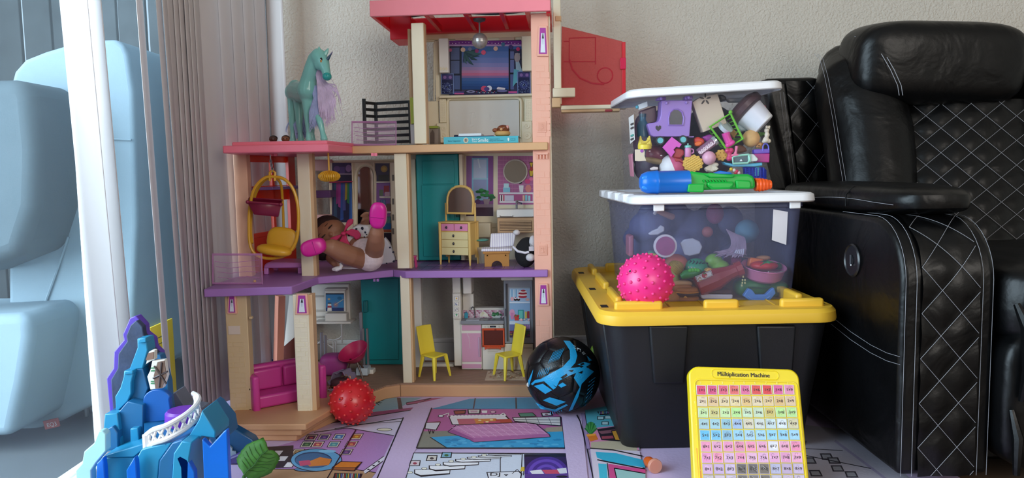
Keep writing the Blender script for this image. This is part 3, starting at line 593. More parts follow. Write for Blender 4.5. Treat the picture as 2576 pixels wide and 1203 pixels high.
s2 = hb('vanity_sticker', *zb(z5, (860, 165), (1152, 556)), VB - .002, VB + .001, WHT, bath, 0)
pr = Print(lambda x, y: H.at(*z5(x, y), VB - .0022), -H.e2)
pr.rect(862, 167, 1150, 554, 'b86a9c')
for k in range(8): pr.line([(862, 200 + k * 32), (1150, 200 + k * 32)], 2.5, 'd898bc')
for k in range(12): pr.line([(880 + k * 24, 168), (880 + k * 24, 455)], 1.5, 'd898bc')
pr.rect(872, 456, 1150, 470, 'ece4ec').rect(876, 526, 1150, 540, 'ece4ec').rect(872, 470, 1150, 526, 'b8588c').rect(1140, 456, 1150, 540, 'ece4ec')
pr.rect(905, 415, 960, 455, '8fd0e8').rect(910, 385, 950, 420, 'c8ecf4').poly([(1030, 400), (1068, 400), (1064, 455), (1036, 455)], 'f0ecf0').ell(1040, 378, 14, 12, '1a1620').ell(1105, 425, 24, 30, 'e08a84').ell(1100, 368, 22, 20, 'd84a84').ell(1128, 350, 16, 14, 'e87aa4')
for k, c in enumerate(('f0f0f0', '2a2a30', 'f0f0f0', 'd84a6a', 'f0f0f0')): pr.rect(880 + k * 9, 478, 887 + k * 9, 526, c)
pr.rect(918, 480, 990, 524, 'd8d4e8').rect(1060, 480, 1075, 524, 'e8c8a8').rect(1080, 478, 1098, 524, '8ac8d8').rect(1104, 482, 1122, 524, 'a8d8e8')
pr.poly([(1112, 215), (1146, 215), (1138, 250), (1148, 290), (1142, 330), (1116, 330), (1110, 290), (1122, 250)], '2c2a24').poly([(1116, 220), (1142, 220), (1134, 250), (1144, 290), (1138, 326), (1120, 326), (1114, 290), (1126, 250)], 'd8b838').ell(1130, 270, 12, 18, 'b03a3a')
pr.build('vanity_print', s2)
c = H.at(*z5(1003, 290), VB); rr = .0355
MB().lathe([(0, 0), (rr, 0), (rr, .006), (rr - .003, .006), (rr - .003, .004), (0, .004)], c, -H.e2, 32).build('round_mirror', mat('doll_mirror2', 'b8b2ae', .12, metal=.9), bath)
MB().tube([c - H.e2 * .006 + H.e1 * (rr * math.cos(R(t))) + V((0, 0, rr * math.sin(R(t)))) for t in range(0, 360, 12)], .002, 6, True).build('mirror_rim', mat('rim_cream', 'd8d0c4', .3), bath)
sk = hb('sink', *zb(z5, (852, 592), (1152, 655)), .165, VB, WHT, house, .003)
MB().tube(H.poly([z5(880, 640), z5(880, 650), z5(980, 650), z5(980, 640)], .163), .0012, 6).build('towel_bar', C('c8c8cc', .3, metal=1), sk)
tp = MB(); tp.tube([H.at(*z5(1012, 590), .2), H.at(*z5(1012, 520), .2)], .0035); tp.tube([H.at(*z5(1012, 532), .2), H.at(*z5(1050, 545), .175)], .003); tp.obox(H.at(*z5(1025, 522), .2), (.012, .005, .003)); tp.build('tap', C('a8a8ac', .2, metal=1), sk)
wdm = mat('doll_wood', 'c8a078', .5, var=.08)
cab = hb('vanity_cabinet', *zb(z5, (858, 658), (1150, 780)), .172, VB, wdm, house, .002)
hb('louvre_recess', *zb(z5, (876, 684), (1132, 760)), .1705, .1725, C('5a4030', .6), cab, 0)
for k in range(6): hb('slat', *zb(z5, (878, 688 + k * 12), (1130, 695 + k * 12)), .1685, .171, wdm, cab, .0003)
TLT = mat('toilet_cream', 'd8cdb4', .4)
to = hb('toilet', *zb(z5, (690, 700), (805, 820)), .19, VB, TLT, house, .004)
b = H.at(*z5(740, 1000), .15); MB().lathe([(.012, 0), (.015, .02), (.020, .04), (.022, .05), (0, .05)], V((b.x, b.y, Z2)), n=20).build('toilet_bowl', TLT, to)
b = H.at(*z5(738, 835), .15); MB().ell(b, (.021, .026, .004)).build('toilet_lid', C('5fb8b0', .35), to)
for y in (700, 745): hb('wall_tile', *zb(z5, (806, y), (850, y + 36)), VB - .002, VB, CREAM, bath, .0008)
# ---- top floor back wall
top = wallp(1029, 72, 1036, 362, .1, VB + .008, TANP, 'side_wall')
hb('wall_header', 1030, 70, 1345, 97, VB - .004, VB + .01, mat('cream_header', 'dccdaa', .45))
wallp(1062, 97, 1068, 255); wallp(1094, 97, 1104, 255); wallp(1062, 255, 1104, 362); wallp(1062, 95, 1104, 105)
bk = wallp(1104, 95, 1345, 362, VB + .002, VB + .010)
MB().tube(H.poly([(1069, 108), (1092, 108), (1092, 253), (1069, 253)], VB - .001), .002, 4, True).build('window_frame', CREAM, bk)
st = hb('party_backdrop', *zb(zt, (182, 160), (872, 668)), VB - .004, VB + .004, C('2a2a50'), house, 0)
GLS = mat('glossy_print', 'ffffff', .22, attr=True, spec=.3, bump=.2, bscale=60)
pr = Print(lambda x, y: H.at(*zt(x, y), VB - .0042), -H.e2)
sky = [('3f5f9c', 200), ('4a6cab', 260), ('5a76b4', 320), ('6c7cb8', 370), ('8484bc', 410), ('a086b8', 440), ('b880ac', 465), ('c26c94', 490), ('8a6aa0', 510), ('3f62a4', 540), ('2f5a9e', 565), ('274f92', 590), ('1f4486', 622)]
y = 160
for c, y1 in sky: pr.rect(182, y, 872, y1, c); y = y1
pr.rect(182, 160, 872, 205, '7a3a94').rect(182, 196, 872, 212, 'c0a0d0').rect(182, 212, 305, 640, '2a2c48').rect(205, 225, 285, 470, '59648c').rect(212, 490, 290, 620, '4a5a8a').rect(750, 240, 872, 640, '3a3c5c').rect(765, 260, 800, 460, '6a74a8').rect(765, 480, 800, 620, '5a6498')
pr.line([(300, 210), (300, 640)], 12, '15162a').line([(200, 345), (300, 345)], 8, '15162a').line([(230, 482), (305, 480)], 10, '15162a').line([(757, 215), (760, 640)], 13, '15162a').line([(757, 335), (872, 335)], 9, '15162a').line([(757, 470), (872, 470)], 9, '15162a')
for k in range(30):
    a = R(random.uniform(-25, 95)); r0 = random.uniform(60, 175); x, y_ = 330, 270; pr.poly([(x, y_ - 8), (x + r0 * math.cos(a), y_ + r0 * math.sin(a) * .85), (x + r0 * .6 * math.cos(a + .12), y_ + 10 + r0 * .6 * math.sin(a + .12))], ['2f4f5c', '274650', '3f6468'][k % 3])
for x, y_, r, c in ((200, 250, 16, 'b85a84'), (320, 246, 22, 'e8c8b0'), (385, 240, 18, '7a86a8'), (450, 258, 18, 'a03f7c'), (513, 272, 22, 'd85a7c'), (562, 240, 20, '3f6f9c'), (628, 236, 21, 'e0b8a8'), (698, 196, 18, '4a7a9c'), (770, 220, 20, '4a3f7c'), (840, 240, 18, 'd0457c')): pr.ell(x, y_, r, r, c)
for k in range(22): pr.ell(190 + k * 31, 182 + 6 * math.sin(k), 4, 4, 'f0e0f8', 8)
pr.poly([(812, 280), (858, 280), (850, 360), (880, 450), (905, 520), (850, 560), (800, 560), (820, 420)], '9fb8cc').poly([(845, 460), (905, 540), (880, 648), (850, 648)], 'c8c4bc').poly([(800, 430), (850, 440), (835, 540), (790, 600)], '5fa8bc').ell(832, 320, 28, 44, 'a89aa0')
pr.rect(182, 640, 872, 668, '4a3f84').poly([(330, 650), (350, 628), (735, 622), (750, 655), (740, 664), (330, 664)], '1d1a34').ell(395, 642, 42, 12, '8a8ab8').ell(395, 642, 18, 5, '1d1a34').ell(690, 636, 50, 12, '6a6a9c')
for k in range(14): pr.ell(450 + k * 14, 645 + (k % 3) * 4, 5, 4, ['c84a8c', '4a8ac8', 'e8e0f0'][k % 3], 8)
pr.ell(520, 615, 30, 26, 'c8486e').ell(568, 612, 26, 26, 'd8dcec').ell(545, 618, 26, 20, '4a3f84').poly([(640, 610), (652, 598), (720, 610), (715, 625), (640, 622)], 'd8d0d8').rect(240, 655, 330, 668, 'c85a9c').rect(750, 640, 830, 655, 'd85a9c')
pr.build('backdrop_print', st, GLS)
for x0, x1, y0 in ((110, 232, 470), (832, 958, 448)):
    sp = hb('speaker_print_panel', *zb(zt, (x0, y0), (x1, 665)), VB - .010, VB - .004, C('6a80b8'), house, .0006)
    pr = Print(lambda x, y: H.at(*zt(x, y), VB - .0102), -H.e2); w_ = x1 - x0
    pr.rect(x0 + 8, y0 + 8, x1 - 8, 662, '232850').rect(x0 + 12, y0 + 14, x1 - 12, y0 + 58, '4a3f78').ell(x0 + w_ * .3, y0 + 36, 15, 15, '8a6aa8').ell(x0 + w_ * .72, y0 + 36, 15, 15, '8a6aa8').ell((x0 + x1) / 2, y0 + 130, 46, 46, '2c3466').ell((x0 + x1) / 2, y0 + 130, 34, 34, '39447c').ell((x0 + x1) / 2, y0 + 130, 12, 12, '1a1e40')
    for k in range(60): pr.ell(random.uniform(x0 + 14, x1 - 14), random.uniform(y0 + 90, 655), 3, 3, '8fa4c8', 5)
    pr.build('speaker_print', sp, GLS)
hb('side_cabinet', *zb(zt, (90, 135), (180, 462)), VB - .03, VB + .002, WHT, house, .002); hb('side_cabinet', *zb(zt, (874, 112), (968, 445)), VB - .03, VB + .002, CREAM, house, .002)
for k in range(3): MB().prism(H.poly([zt(96 + k * 26, 425), zt(109 + k * 26, 405), zt(122 + k * 26, 425), zt(109 + k * 26, 446)], VB - .0305), -H.e2 * .0008).build('diamond_trim', CREAM, house)
for x in (245, 662): hb('vent', *zb(zt, (x, 128), (x + 142, 155)), VB - .004, VB + .002, mat('pinkish_cream', 'cdb39c', .5), house, .0008)
hb('shelf', *zb(zt, (90, 668), (985, 692)), VB - .02, VB + .002, CREAM, house, .002)
wbd = hb('whiteboard', *zb(zt, (190, 725), (850, 1075)), VB - .002, VB + .002, mat('doll_whiteboard', 'dcdad6', .3, var=.01), house, 0)
MB().tube(H.poly([zt(x, y) for x, y in ((172, 1080), (172, 740), (180, 718), (205, 708), (830, 700), (858, 712), (868, 740), (868, 1080))], VB - .004), .0042, 6).build('board_frame', CREAM, wbd)
scr = MB()
for s_ in ([(370, 845), (425, 835)], [(398, 842), (390, 950), (372, 945)], [(425, 838), (440, 880), (415, 890)], [(560, 890), (575, 850), (585, 880), (570, 910)], [(600, 925), (625, 910), (650, 925)], [(395, 975), (420, 960)]): scr.tube(H.poly([zt(*q) for q in s_], VB - .0025), .0005, 4)
scr.build('scribbles', C('f4f4f4', .5), wbd)
for x0, x1, y0, y1 in ((95, 160, 712, 935), (905, 975, 708, 922)):
    gl = hb('speaker_grille', *zb(zt, (x0, y0), (x1, y1)), VB - .012, VB + .002, CREAM, house, .002)
    mb = MB()
    for i in range(13):
        for j in range(3): mb.ell(H.at(*zt(x0 + 16 + j * 17, y0 + 16 + i * 15.5), VB - .0122), .0013, nu=6, nv=4)
    mb.build('grille_studs', CREAM, gl, kind='stuff')
for x0, x1, y0, y1, ds in ((70, 165, 938, 1125, ((135, 990, 16), (130, 1060, 26))), (875, 972, 922, 1125, ((925, 966, 22), (924, 1055, 36)))):
    bx = hb('speaker_box', *zb(zt, (x0, y0), (x1, y1)), VB - .02, VB + .002, CREAM, house, .002)
    for x, y, r in ds: MB().lathe([(0, 0), (r / 3.759 * .00122, 0), (r / 3.759 * .00122, .002), (r * .7 / 3.759 * .00122, .0012), (r * .3 / 3.759 * .00122, .0012), (r * .2 / 3.759 * .00122, .003), (0, .003)], H.at(*zt(x, y), VB - .02), -H.e2, 20).build('speaker_cone', CREAM, bx)
# ---- roof
zr0, zr1 = 1.046, 1.088
uL = H.uz(930, 34, -.045)[0]; uRr = H.uz(1385, 20, -.045)[0]
rf = H.ubox(MB(), uL, uRr, -.045, -.033, zr0, zr1).build('roof_fascia', mat('roof_pink', 'f48a96', .35, var=.04), house, bevel=.002)
for nm, u0, u1, v0, v1, z0, z1 in (('roof_side', uL, uL + .012, -.033, VB + .01, zr0, zr1), ('roof_side', uRr - .012, uRr, -.033, VB + .01, zr0 - .004, zr1), ('roof_back', uL, uRr, VB - .03, VB + .01, zr0 - .002, zr1), ('roof_end_box', uL + .012, uL + .075, VB - .10, VB + .012, zr0 - .03, zr1 - .006)):
    H.ubox(MB(), u0, u1, v0, v1, z0, z1).build(nm, REDT, house, bevel=.002)
for x in (1085, 1180, 1267, 1330): u = H.uz(x, 60, .05)[0]; H.ubox(MB(), u - .006, u + .006, -.033, VB - .03, zr0, zr0 + .018).build('roof_beam', REDT, house, bevel=.001)
H.ubox(MB(), uL, uRr, -.033, .02, zr0 + .012, zr1 - .004).build('roof_front_strip', REDT, house)
db = H.at(1207, 103, .05); dm = MB(); dm.smooth = False; dm.ell(db, .0218, nu=22, nv=16); dm.build('disco_ball', mat('disco_silver', 'a8a4a2', .3, metal=.6, var=.1, vscale=160), house)
MB().tube([db + V((0, 0, .021)), V((db.x, db.y, zr0))], .0022, 8).build('disco_rod', C('6a5f60', .4), house); MB().lathe([(.004, 0), (.016, .004), (.018, .010), (0, .010)], V((db.x, db.y, zr0 - .006)), n=12).build('disco_mount', C('4a4044', .5), house)
# ---- slide tower on the right
tw = hb('slide_pole', 1392, -60, 1411, 262, .17, .195, CREAM, house, .002); hb('pole_shadow_joint', 1397, 40, 1412, 53, .168, .19, TANP, tw)
hb('bracket', 1390, 221, 1447, 244, .155, .2, CREAM, house, .003); hb('bracket_foot', 1388, 246, 1410, 270, .16, .2, TANP, house, .002)
sl = MB().prism(H.poly([(1413, 66), (1566, 104), (1566, 264), (1411, 264)], .18), H.e2 * .012).build('slide_gate', mat('pink_red_clear', 'cc6a70', .12, alpha=.27, tint='ffb8b4'), house, bevel=.001)
RT2 = mat('pink_red_ridge', 'c84a5a', .12, alpha=.5, tint='ff9098')
for q in (((1432, 96), (1432, 158)), ((1498, 94), (1498, 162)), ((1432, 96), (1498, 94)), ((1418, 155), (1500, 155)), ((1418, 104), (1432, 104))): MB().tube(H.poly(q, .18), .0016, 5).build('gate_ridge', RT2, sl)
MB().tube(H.poly([(1433, 150), (1440, 175), (1460, 197), (1490, 210), (1520, 212)], .18), .003, 6).build('gate_ridge', RT2, sl)
c = H.at(1522, 190, .18); MB().tube([c + H.e1 * (.022 * math.cos(R(t))) + V((0, 0, .022 * math.sin(R(t)))) for t in range(0, 360, 15)], .002, 5, True).build('gate_wheel_ridge', RT2, sl)
hb('gate_edge', 1565, 105, 1574, 263, .176, .196, REDT, sl); hb('gate_handle', 1560, 145, 1575, 174, .17, .18, mat('hot_red_clear', 'e02a58', .1, alpha=.8, tint='ff5080'), sl, .002)
hb('gate_sill', 1411, 264, 1578, 274, .165, .22, CREAM, house, .002); hb('sill_under', 1412, 274, 1560, 281, .17, .22, TANP, house, .001); hb('sill_catch', 1522, 275, 1540, 281, .166, .172, C('a83a44'), house)
# ---- kitchen
KW = mat('kitchen_white', 'e6e2d8', .45, var=.02)
hb('frame_post', 1041, 694, 1061, 925, .17, .2, KW, house); hb('wall_rail', *zb(zk, (92, 935), (420, 968)), .17, .19, KW, house)
bp_ = hb('switch_post', 1140, 694, 1160, 921, .14, .19, KW, house, .002)
sb = hb('switch_box', *zb(zk, (408, 200), (495, 470)), .128, .14, KW, house, .003)
for y, kd in ((253, 0), (311, 1), (368, 2), (427, 3)):
    bt = hb('button', *zb(zk, (424, y - 23), (472, y + 23)), .124, .129, WHT, sb, .002)
    pr = Print(lambda x, y_: H.at(*zk(x, y_), .1238), -H.e2)
    pr.rect(428, y - 19, 468, y + 19, 'b8bcc0').rect(431, y - 16, 465, y + 16, 'f2efe8')
    if kd == 0: pr.ell(450, y, 9, 9, 'e8c060')
    elif kd == 1: pr.ell(450, y, 13, 13, '6a7aa8').ell(457, y - 5, 11, 11, 'f2efe8')
    elif kd == 2: pr.line([(443, y + 8), (443, y - 9), (458, y - 12), (458, y + 5)], 3, '4a4a58').ell(440, y + 8, 5, 4, '4a4a58', 10).ell(455, y + 5, 5, 4, '4a4a58', 10)
    else: pr.poly([(441, y - 2), (459, y - 2), (450, y + 14)], '6ab070').ell(450, y - 5, 11, 8, '5aa878', 12)
    pr.build('button_print', bt)
hb('upper_cabinet', *zb(zk, (515, -10), (605, 208)), .13, .19, KW, house, .003); hb('wall_panel', *zb(zk, (515, 205), (628, 380)), .175, .19, KW, house)
hb('wall_ledge', *zb(zk, (628, 355), (945, 376)), .17, .2, KW, house, .002)
bs = hb('backsplash', *zb(zk, (515, 374), (945, 460)), .172, .19, WHT, house, 0)
pr = Print(lambda x, y: H.at(*zk(x, y), .1718), -H.e2); pr.rect(517, 376, 943, 458, 'd8c0cc')
for i in range(22):
    for j in range(4): x, y = 520 + i * 19.5, 377 + j * 20; pr.poly([(x, y), (x + 19, y), (x + (19 if (i + j) % 2 else 0), y + 19)], ['c08aa4', 'a8506c', 'ece0e4', 'd0a0b4'][(i * 3 + j) % 4])
pr.rect(535, 400, 572, 456, '4ab0d0').rect(546, 388, 560, 402, '2f8ab0').poly([(690, 440), (700, 400), (740, 385), (775, 410), (785, 445)], 'e8e4dc').ell(725, 405, 16, 13, 'd8d4b0').ell(752, 418, 16, 13, 'f0ecd8').ell(715, 425, 15, 11, 'e0d8c0').poly([(810, 428), (925, 422), (905, 452), (830, 452)], 'c8d0d0')
for k in range(12): pr.ell(random.uniform(825, 915), random.uniform(400, 432), 14, 9, ['2f6a3f', '3f8a54', '1f5a34'][k % 3], 8)
pr.build('tile_print', bs)
ct = hb('worktop', *zb(zk, (492, 487), (945, 525)), .125, .18, GREYP, house, .002)
hb('worktop_back', *zb(zk, (510, 460), (945, 474)), .168, .176, GREYP, house, .001)
u0, u1, _, _ = H.rect(*zb(zk, (555, 470), (690, 487)), .14); zt_ = H.uz(*zk(700, 487), .125)[1]
H.ubox(MB(), u0, u1, .13, .165, zt_ - .001, zt_ + .0015).build('sink_basin', C('b8bcc4', .3), ct); u2, u3 = H.rect(*zb(zk, (735, 470), (930, 487)), .14)[:2]; H.ubox(MB(), u2, u3, .13, .165, zt_ - .001, zt_ + .001).build('hob', C('5a5c62', .25), ct)
fa = MB(); b_ = H.at(*zk(640, 455), .168); fa.tube([b_, b_ + V((0, 0, .026)), b_ + V((-.002, -.002, .032)), b_ + V((-.006, -.005, .034)), b_ + V((-.009, -.009, .031)), b_ + V((-.010, -.010, .026))], .0018, 8); fa.lathe([(.004, 0), (.0035, .008), (0, .008)], b_ + V((0, 0, -.012))); fa.build('tap', C('a8a8ac', .2, metal=1), ct)
kc = hb('kitchen_cabinet', *zb(zk, (498, 525), (714, 995)), .135, .185, KW, house, .002)
PNK = mat('cabinet_pink', 'd9a0bf', .4, var=.03)
hb('drawer_front', *zb(zk, (506, 534), (706, 588)), .1325, .136, PNK, kc, .0006); dd = hb('cabinet_door', *zb(zk, (506, 618), (708, 914)), .1325, .136, PNK, kc, .0006); hb('plinth', *zb(zk, (506, 940), (708, 984)), .1325, .136, PNK, kc, .0006)
hb('handle', *zb(zk, (677, 660), (692, 866)), .128, .133, mat('handle_lilac', 'cdb0cc', .35), dd, .0012)
mb = MB(); mb.tube(H.poly([zk(560, 620), zk(578, 660), zk(588, 720), zk(590, 770)], .1322), .0008, 4); mb.build('scuff', C('f0dce8', .6), dd)
ov = hb('oven', *zb(zk, (718, 527), (945, 998)), .135, .185, KW, house, .002)
hb('oven_cavity', *zb(zk, (730, 575), (940, 750)), .1345, .1365, C('3a2226', .4), ov, 0)
od = hb('oven_door', *zb(zk, (718, 568), (948, 760)), .126, .130, mat('oven_door_clear', '8a4438', .15, alpha=.45, tint='b08078'), ov, .001)
OR = mat('oven_orange', 'd8552c', .3, alpha=.9, tint='ff7040')
for a_, b_ in (((718, 566), (950, 588)), ((718, 742), (950, 762)), ((718, 566), (734, 762)), ((934, 566), (950, 762))): hb('door_rim', *zb(zk, a_, b_), .123, .127, OR, od, .0006)
hn = MB(); hn.tube(H.poly([zk(750, 778), zk(770, 770), zk(890, 770), zk(912, 778)], .118), .0022, 6); hn.build('oven_handle', OR, od)
for x in (750, 905): hb('handle_post', *zb(zk, (x - 6, 758), (x + 8, 788)), .118, .126, OR, od, .0005)
MB().ell(H.at(*zk(855, 580), .122), .003, nu=10, nv=6).build('latch', C('a03420'), od)
for x in (744, 778, 893, 925): MB().lathe([(0, 0), (.0028, 0), (.0024, .002), (0, .002)], H.at(*zk(x, 547), .135), -H.e2, 14).build('knob', mat('knob_white', 'd8d4cc', .4), ov)
hb('clock', *zb(zk, (798, 538), (860, 556)), .134, .1352, C('1a1a22', .3), ov, 0); MB().text('88:88', H.at(*zk(829, 554), .1338), H.e1, (0, 0, 1), .0042).build('clock_digits', C('5a7a9a'), ov)
for y in (808, 822): MB().tube(H.poly([zk(775, y), zk(880, y)], .135), .0006, 4).build('oven_groove', C('c0bcb0'), ov)
fg = hb('fridge', *zb(zk, (945, 62), (1250, 725)), .125, .19, GREYP, house, .003)
hb('fridge_top', *zb(zk, (912, 28), (1256, 68)), .12, .19, KW, house, .004); hb('fridge_base', *zb(zk, (950, 728), (1250, 1003)), .128, .19, mat('kitchen_cream', 'ded2bc', .45), house, .002); hb('base_seam', *zb(zk, (1150, 766), (1240, 776)), .1265, .1285, C('b8ab94'), house, 0)
hb('wall_panel', *zb(zk, (1250, 10), (1272, 1000)), .12, .19, C('5a4a44'), house, 0)
fp = hb('fridge_window', *zb(zk, (990, 134), (1224, 672)), .1235, .1255, C('9aa0a8', .3), fg, .001)
pr = Print(lambda x, y: H.at(*zk(x, y), .1233), -H.e2); pr.rect(1003, 148, 1216, 662, '8fb4d8').rect(1003, 148, 1216, 290, 'a8c4e0').rect(1003, 510, 1216, 590, '6a74a8').rect(1003, 590, 1216, 662, '4a3f50')
for k in range(6): pr.rect(1008 + k * 15, 160, 1019 + k * 15, 250, ['bcdcf0', '7fb8e0', 'd0e4f4'][k % 3])
for k, (x, y, rx, ry, c) in enumerate(((1140, 235, 46, 14, 'b83a4a'), (1140, 215, 48, 12, 'f0e0d8'), (1140, 200, 46, 12, 'a83040'), (1142, 182, 42, 12, 'f0e4dc'), (1145, 172, 26, 10, 'b83a44'), (1065, 265, 17, 14, '2c2024'), (1096, 265, 17, 14, '2c2024'), (1065, 250, 12, 10, 'f0e8ec'), (1096, 250, 12, 10, 'f0e8ec'), (1065, 242, 5, 5, 'c02a3a'), (1030, 258, 18, 22, 'e0b0b8'), (1190, 265, 22, 14, 'd8b0a8'))): pr.ell(x, y, rx, ry, c, 14)
pr.rect(1003, 288, 1216, 302, 'dce8f4').rect(1003, 302, 1216, 306, '8aa8c8').ell(1030, 405, 28, 40, 'd8a0c0').rect(1015, 400, 1046, 470, 'c884b0').rect(1090, 372, 1150, 470, '3a9a9c').rect(1100, 380, 1140, 455, '6ac4b8').rect(1162, 390, 1184, 460, 'd8c060').rect(1188, 385, 1210, 460, 'a83a44').poly([(1050, 430), (1105, 430), (1098, 482), (1058, 482)], 'c8483c')
for k in range(16): pr.ell(random.uniform(1055, 1100), random.uniform(425, 445), 8, 7, ['d83a44', 'a82c3a', '3f8a4a'][k % 3], 8)
for k in range(10): pr.ell(random.uniform(1110, 1210), random.uniform(465, 490), 12, 8, ['e8c8c8', 'd89aa0', 'f0e0d8'][k % 3], 8)
pr.rect(1003, 488, 1216, 522, 'c4d4e8').ell(1110, 545, 34, 18, '2c2c34').ell(1110, 552, 18, 8, '7a84a8')
for k in range(6): pr.ell(1160 + k * 10, 548, 8, 24, ['b080c8', 'd0a8dc'][k % 2], 10)
for k in range(22): pr.ell(random.uniform(1010, 1210), random.uniform(600, 655), 14, 10, ['8a3a5c', '3f5a3a', '8a6a3a', '5a3a6a'][k % 4], 8)
pr.build('fridge_print', fp, GLS)
MB().tube(H.poly([zk(970, 100), zk(974, 400), zk(980, 700)], .12), .0022, 6).build('fridge_handle', C('4a4c52', .3), fg)
hb('fridge_slot', *zb(zk, (958, 360), (968, 440)), .1235, .1255, C('3a3c42', .4), fg, 0)
# ---- ground floor left: tv unit, teal door, stair rail
tv = hb('tv_unit', *zb(zl, (60, 105), (455, 505)), .215, .235, mat('dim_white_plastic', 'd6d0c8', .5), house, .003)
hb('tv_hood', *zb(zl, (192, 150), (415, 175)), .19, .215, C('c0bab2', .5), tv, .002); tvf = hb('tv_frame', *zb(zl, (192, 170), (410, 392)), .2, .216, mat('dim_white_plastic', 'd6d0c8', .5), tv, .002)
pr = Print(lambda x, y: H.at(*zl(x, y), .1995), -H.e2); pr.rect(205, 200, 395, 385, '16233c').rect(208, 212, 393, 350, '3f82b4').rect(208, 350, 393, 382, '2c3a6c').poly([(222, 382), (228, 300), (262, 300), (268, 382)], 'e0dcd4').rect(224, 330, 266, 350, 'a83a44').rect(226, 298, 264, 308, '2a2a34')
for k in range(14): a = k * .45; pr.poly([(310, 320), (310 + 42 * math.cos(a), 320 + 42 * math.sin(a)), (310 + 14 * math.cos(a + .22), 320 + 14 * math.sin(a + .22))], 'c8743c')
pr.line([(300, 320), (390, 262)], 5, 'd8c8a0').ell(240, 260, 14, 10, 'c8a878').ell(350, 250, 24, 16, '2f6a90')
pr.build('tv_print', tvf); hb('tv_ledge', *zb(zl, (194, 412), (422, 495)), .185, .215, mat('dim_white_plastic', 'd6d0c8', .5), tv, .003)
for y in (225, 375, 440): hb('unit_groove', *zb(zl, (66, y), (200, y + 14)), .209, .2155, C('b4aea6', .5), tv, .001)
hb('unit_shelf', *zb(zl, (80, 500), (465, 520)), .17, .235, mat('dim_white_plastic', 'd6d0c8', .5), tv, .001)
td = hb('lift_door', *zb(zl, (582, 10), (1002, 945)), .17, .182, mat('teal_plastic', '16858a', .35, var=.05), house, .003)
MB().tube(H.poly([zl(610, 60), zl(965, 45), zl(968, 890), zl(650, 895)], .169), .0012, 5).build('door_groove', C('0f6064'), td)
hb('door_catch', *zb(zl, (598, 280), (640, 400)), .16, .172, C('0f6a6e'), td); hb('door_jamb', *zb(zl, (560, 400), (590, 900)), .16, .19, C('8a8690', .5), house)
rl = MB()
for q in ([(160, 610), (165, 900)], [(200, 640), (205, 900)]): rl.tube(H.poly([zl(*a) for a in q], .17), .005, 4)
rl.build('stair_rail_post', C('8a8690', .45), house)
r2 = MB()
for q in ([(90, 740), (155, 705)], [(175, 700), (280, 770)], [(190, 640), (230, 680), (290, 690), (350, 670), (375, 640)], [(372, 500), (375, 720)], [(285, 700), (290, 900)], [(310, 700), (318, 900)]): r2.tube(H.poly([zl(*a) for a in q], .175), .0026, 6)
r2.build('stair_rail', C('b4b0b0', .45), house)
for x in (600, 640): hb('stair_rail_post', *zb(zl, (x - 10, 570), (x + 8, 1040)), .10, .112, C('7a767e', .45), house)
hb('rail_foot', *zb(zl, (630, 1000), (700, 1045)), .09, .12, WHT, house)
hb('floor_tray', *zb(zl, (520, 985), (640, 1060)), .06, .10, C('c4d4e0', .4), house)
for x in (715, 750): MB().obox(H.at(*zl(x, 60), .0), (.006, .01, .008)).build('floor_clip', LILAC, house)
# ================================================================ things in and on the doll house
def hit(c, r, px, py, lift=1.0):
    d = ray(px, py).normalized(); oc = CAM - c; b = oc.dot(d); q = b * b - oc.dot(oc) + (r * lift) ** 2
    return CAM + d * (-b - math.sqrt(max(q, 0)))
def base_of(mb): return min(p.z for p in mb.v)
zd = zm(740, 490, 6.015); zu = zm(680, 90, 4.147)
# book on the top floor
bk_ = thing('paperback_book', H.w(.2, .03, Z3), 'teal paperback book lying on the top floor of the dollhouse with its spine outward', 'book')
x0, y0, x1, y1 = 1116, 346, 1304, 362
ua, ub, za, zb_ = H.rect(x0, y0, x1, y1, -.004); za = Z3 + .0005; zb_ = za + .019
TEALB = mat('book_teal', '4fb3c4', .35, var=.03)
H.ubox(MB(), ua, ub, -.004, -.002, za, zb_).build('spine', TEALB, bk_, bevel=.0006)
H.ubox(MB(), ua, ub, -.002, .13, za, za + .0012).build('cover', TEALB, bk_); H.ubox(MB(), ua, ub, -.002, .13, zb_ - .0012, zb_).build('cover', TEALB, bk_); H.ubox(MB(), ua + .003, ub - .003, -.002, .127, za + .0012, zb_ - .0012).build('pages', C('e8e2d4', .8), bk_)
sp = lambda u, z: H.w(ua + (ub - ua) * u, -.0046, za + z)
for key, u, z, s_, m, ce in (('Smile', .53, .0045, .0135, 'f4f8f8', 1), ('Share', .415, .0100, .0068, 'f4f8f8', 1), ('Your', .415, .0040, .0068, 'f4f8f8', 1), ('Raina Telgemeier', .145, .0065, .0052, '2a6a7c', 1), ("Raina's Guide to", .685, .0100, .0042, '2a6a7c', 1), ('Telling Your Own Story', .705, .0055, .0042, '2a6a7c', 1)):
    MB().text(key, sp(u, z), H.e1, (0, 0, 1), s_).build('spine_lettering', C(m, .5), bk_)
pr = Print(lambda u, z: sp(u, z), -H.e2, start=2)
el = lambda u, z, ru, rz, c: pr.ell(u, z, ru, rz, c)
el(.30, .0095, .034, .0072, 'e8e4d0'); el(.30, .0095, .028, .0058, 'b8a88c'); pr.rect(.288, .006, .296, .013, '5a4a40'); pr.rect(.302, .006, .310, .013, '4a6a8a'); pr.poly([(.858, .014), (.878, .014), (.878, .008), (.868, .004), (.858, .008)], 'e8f0f0'); pr.rect(.90, .0065, .955, .0125, '2a6a7c'); pr.rect(.903, .0072, .952, .0118, '4fb3c4'); pr.rect(.925, .0072, .928, .0118, '2a6a7c')
pr.build('spine_marks', bk_)
nb = thing('notebook', H.w(.19, .05, zb_), 'small white notebook with navy cover resting on the teal book', 'notebook')
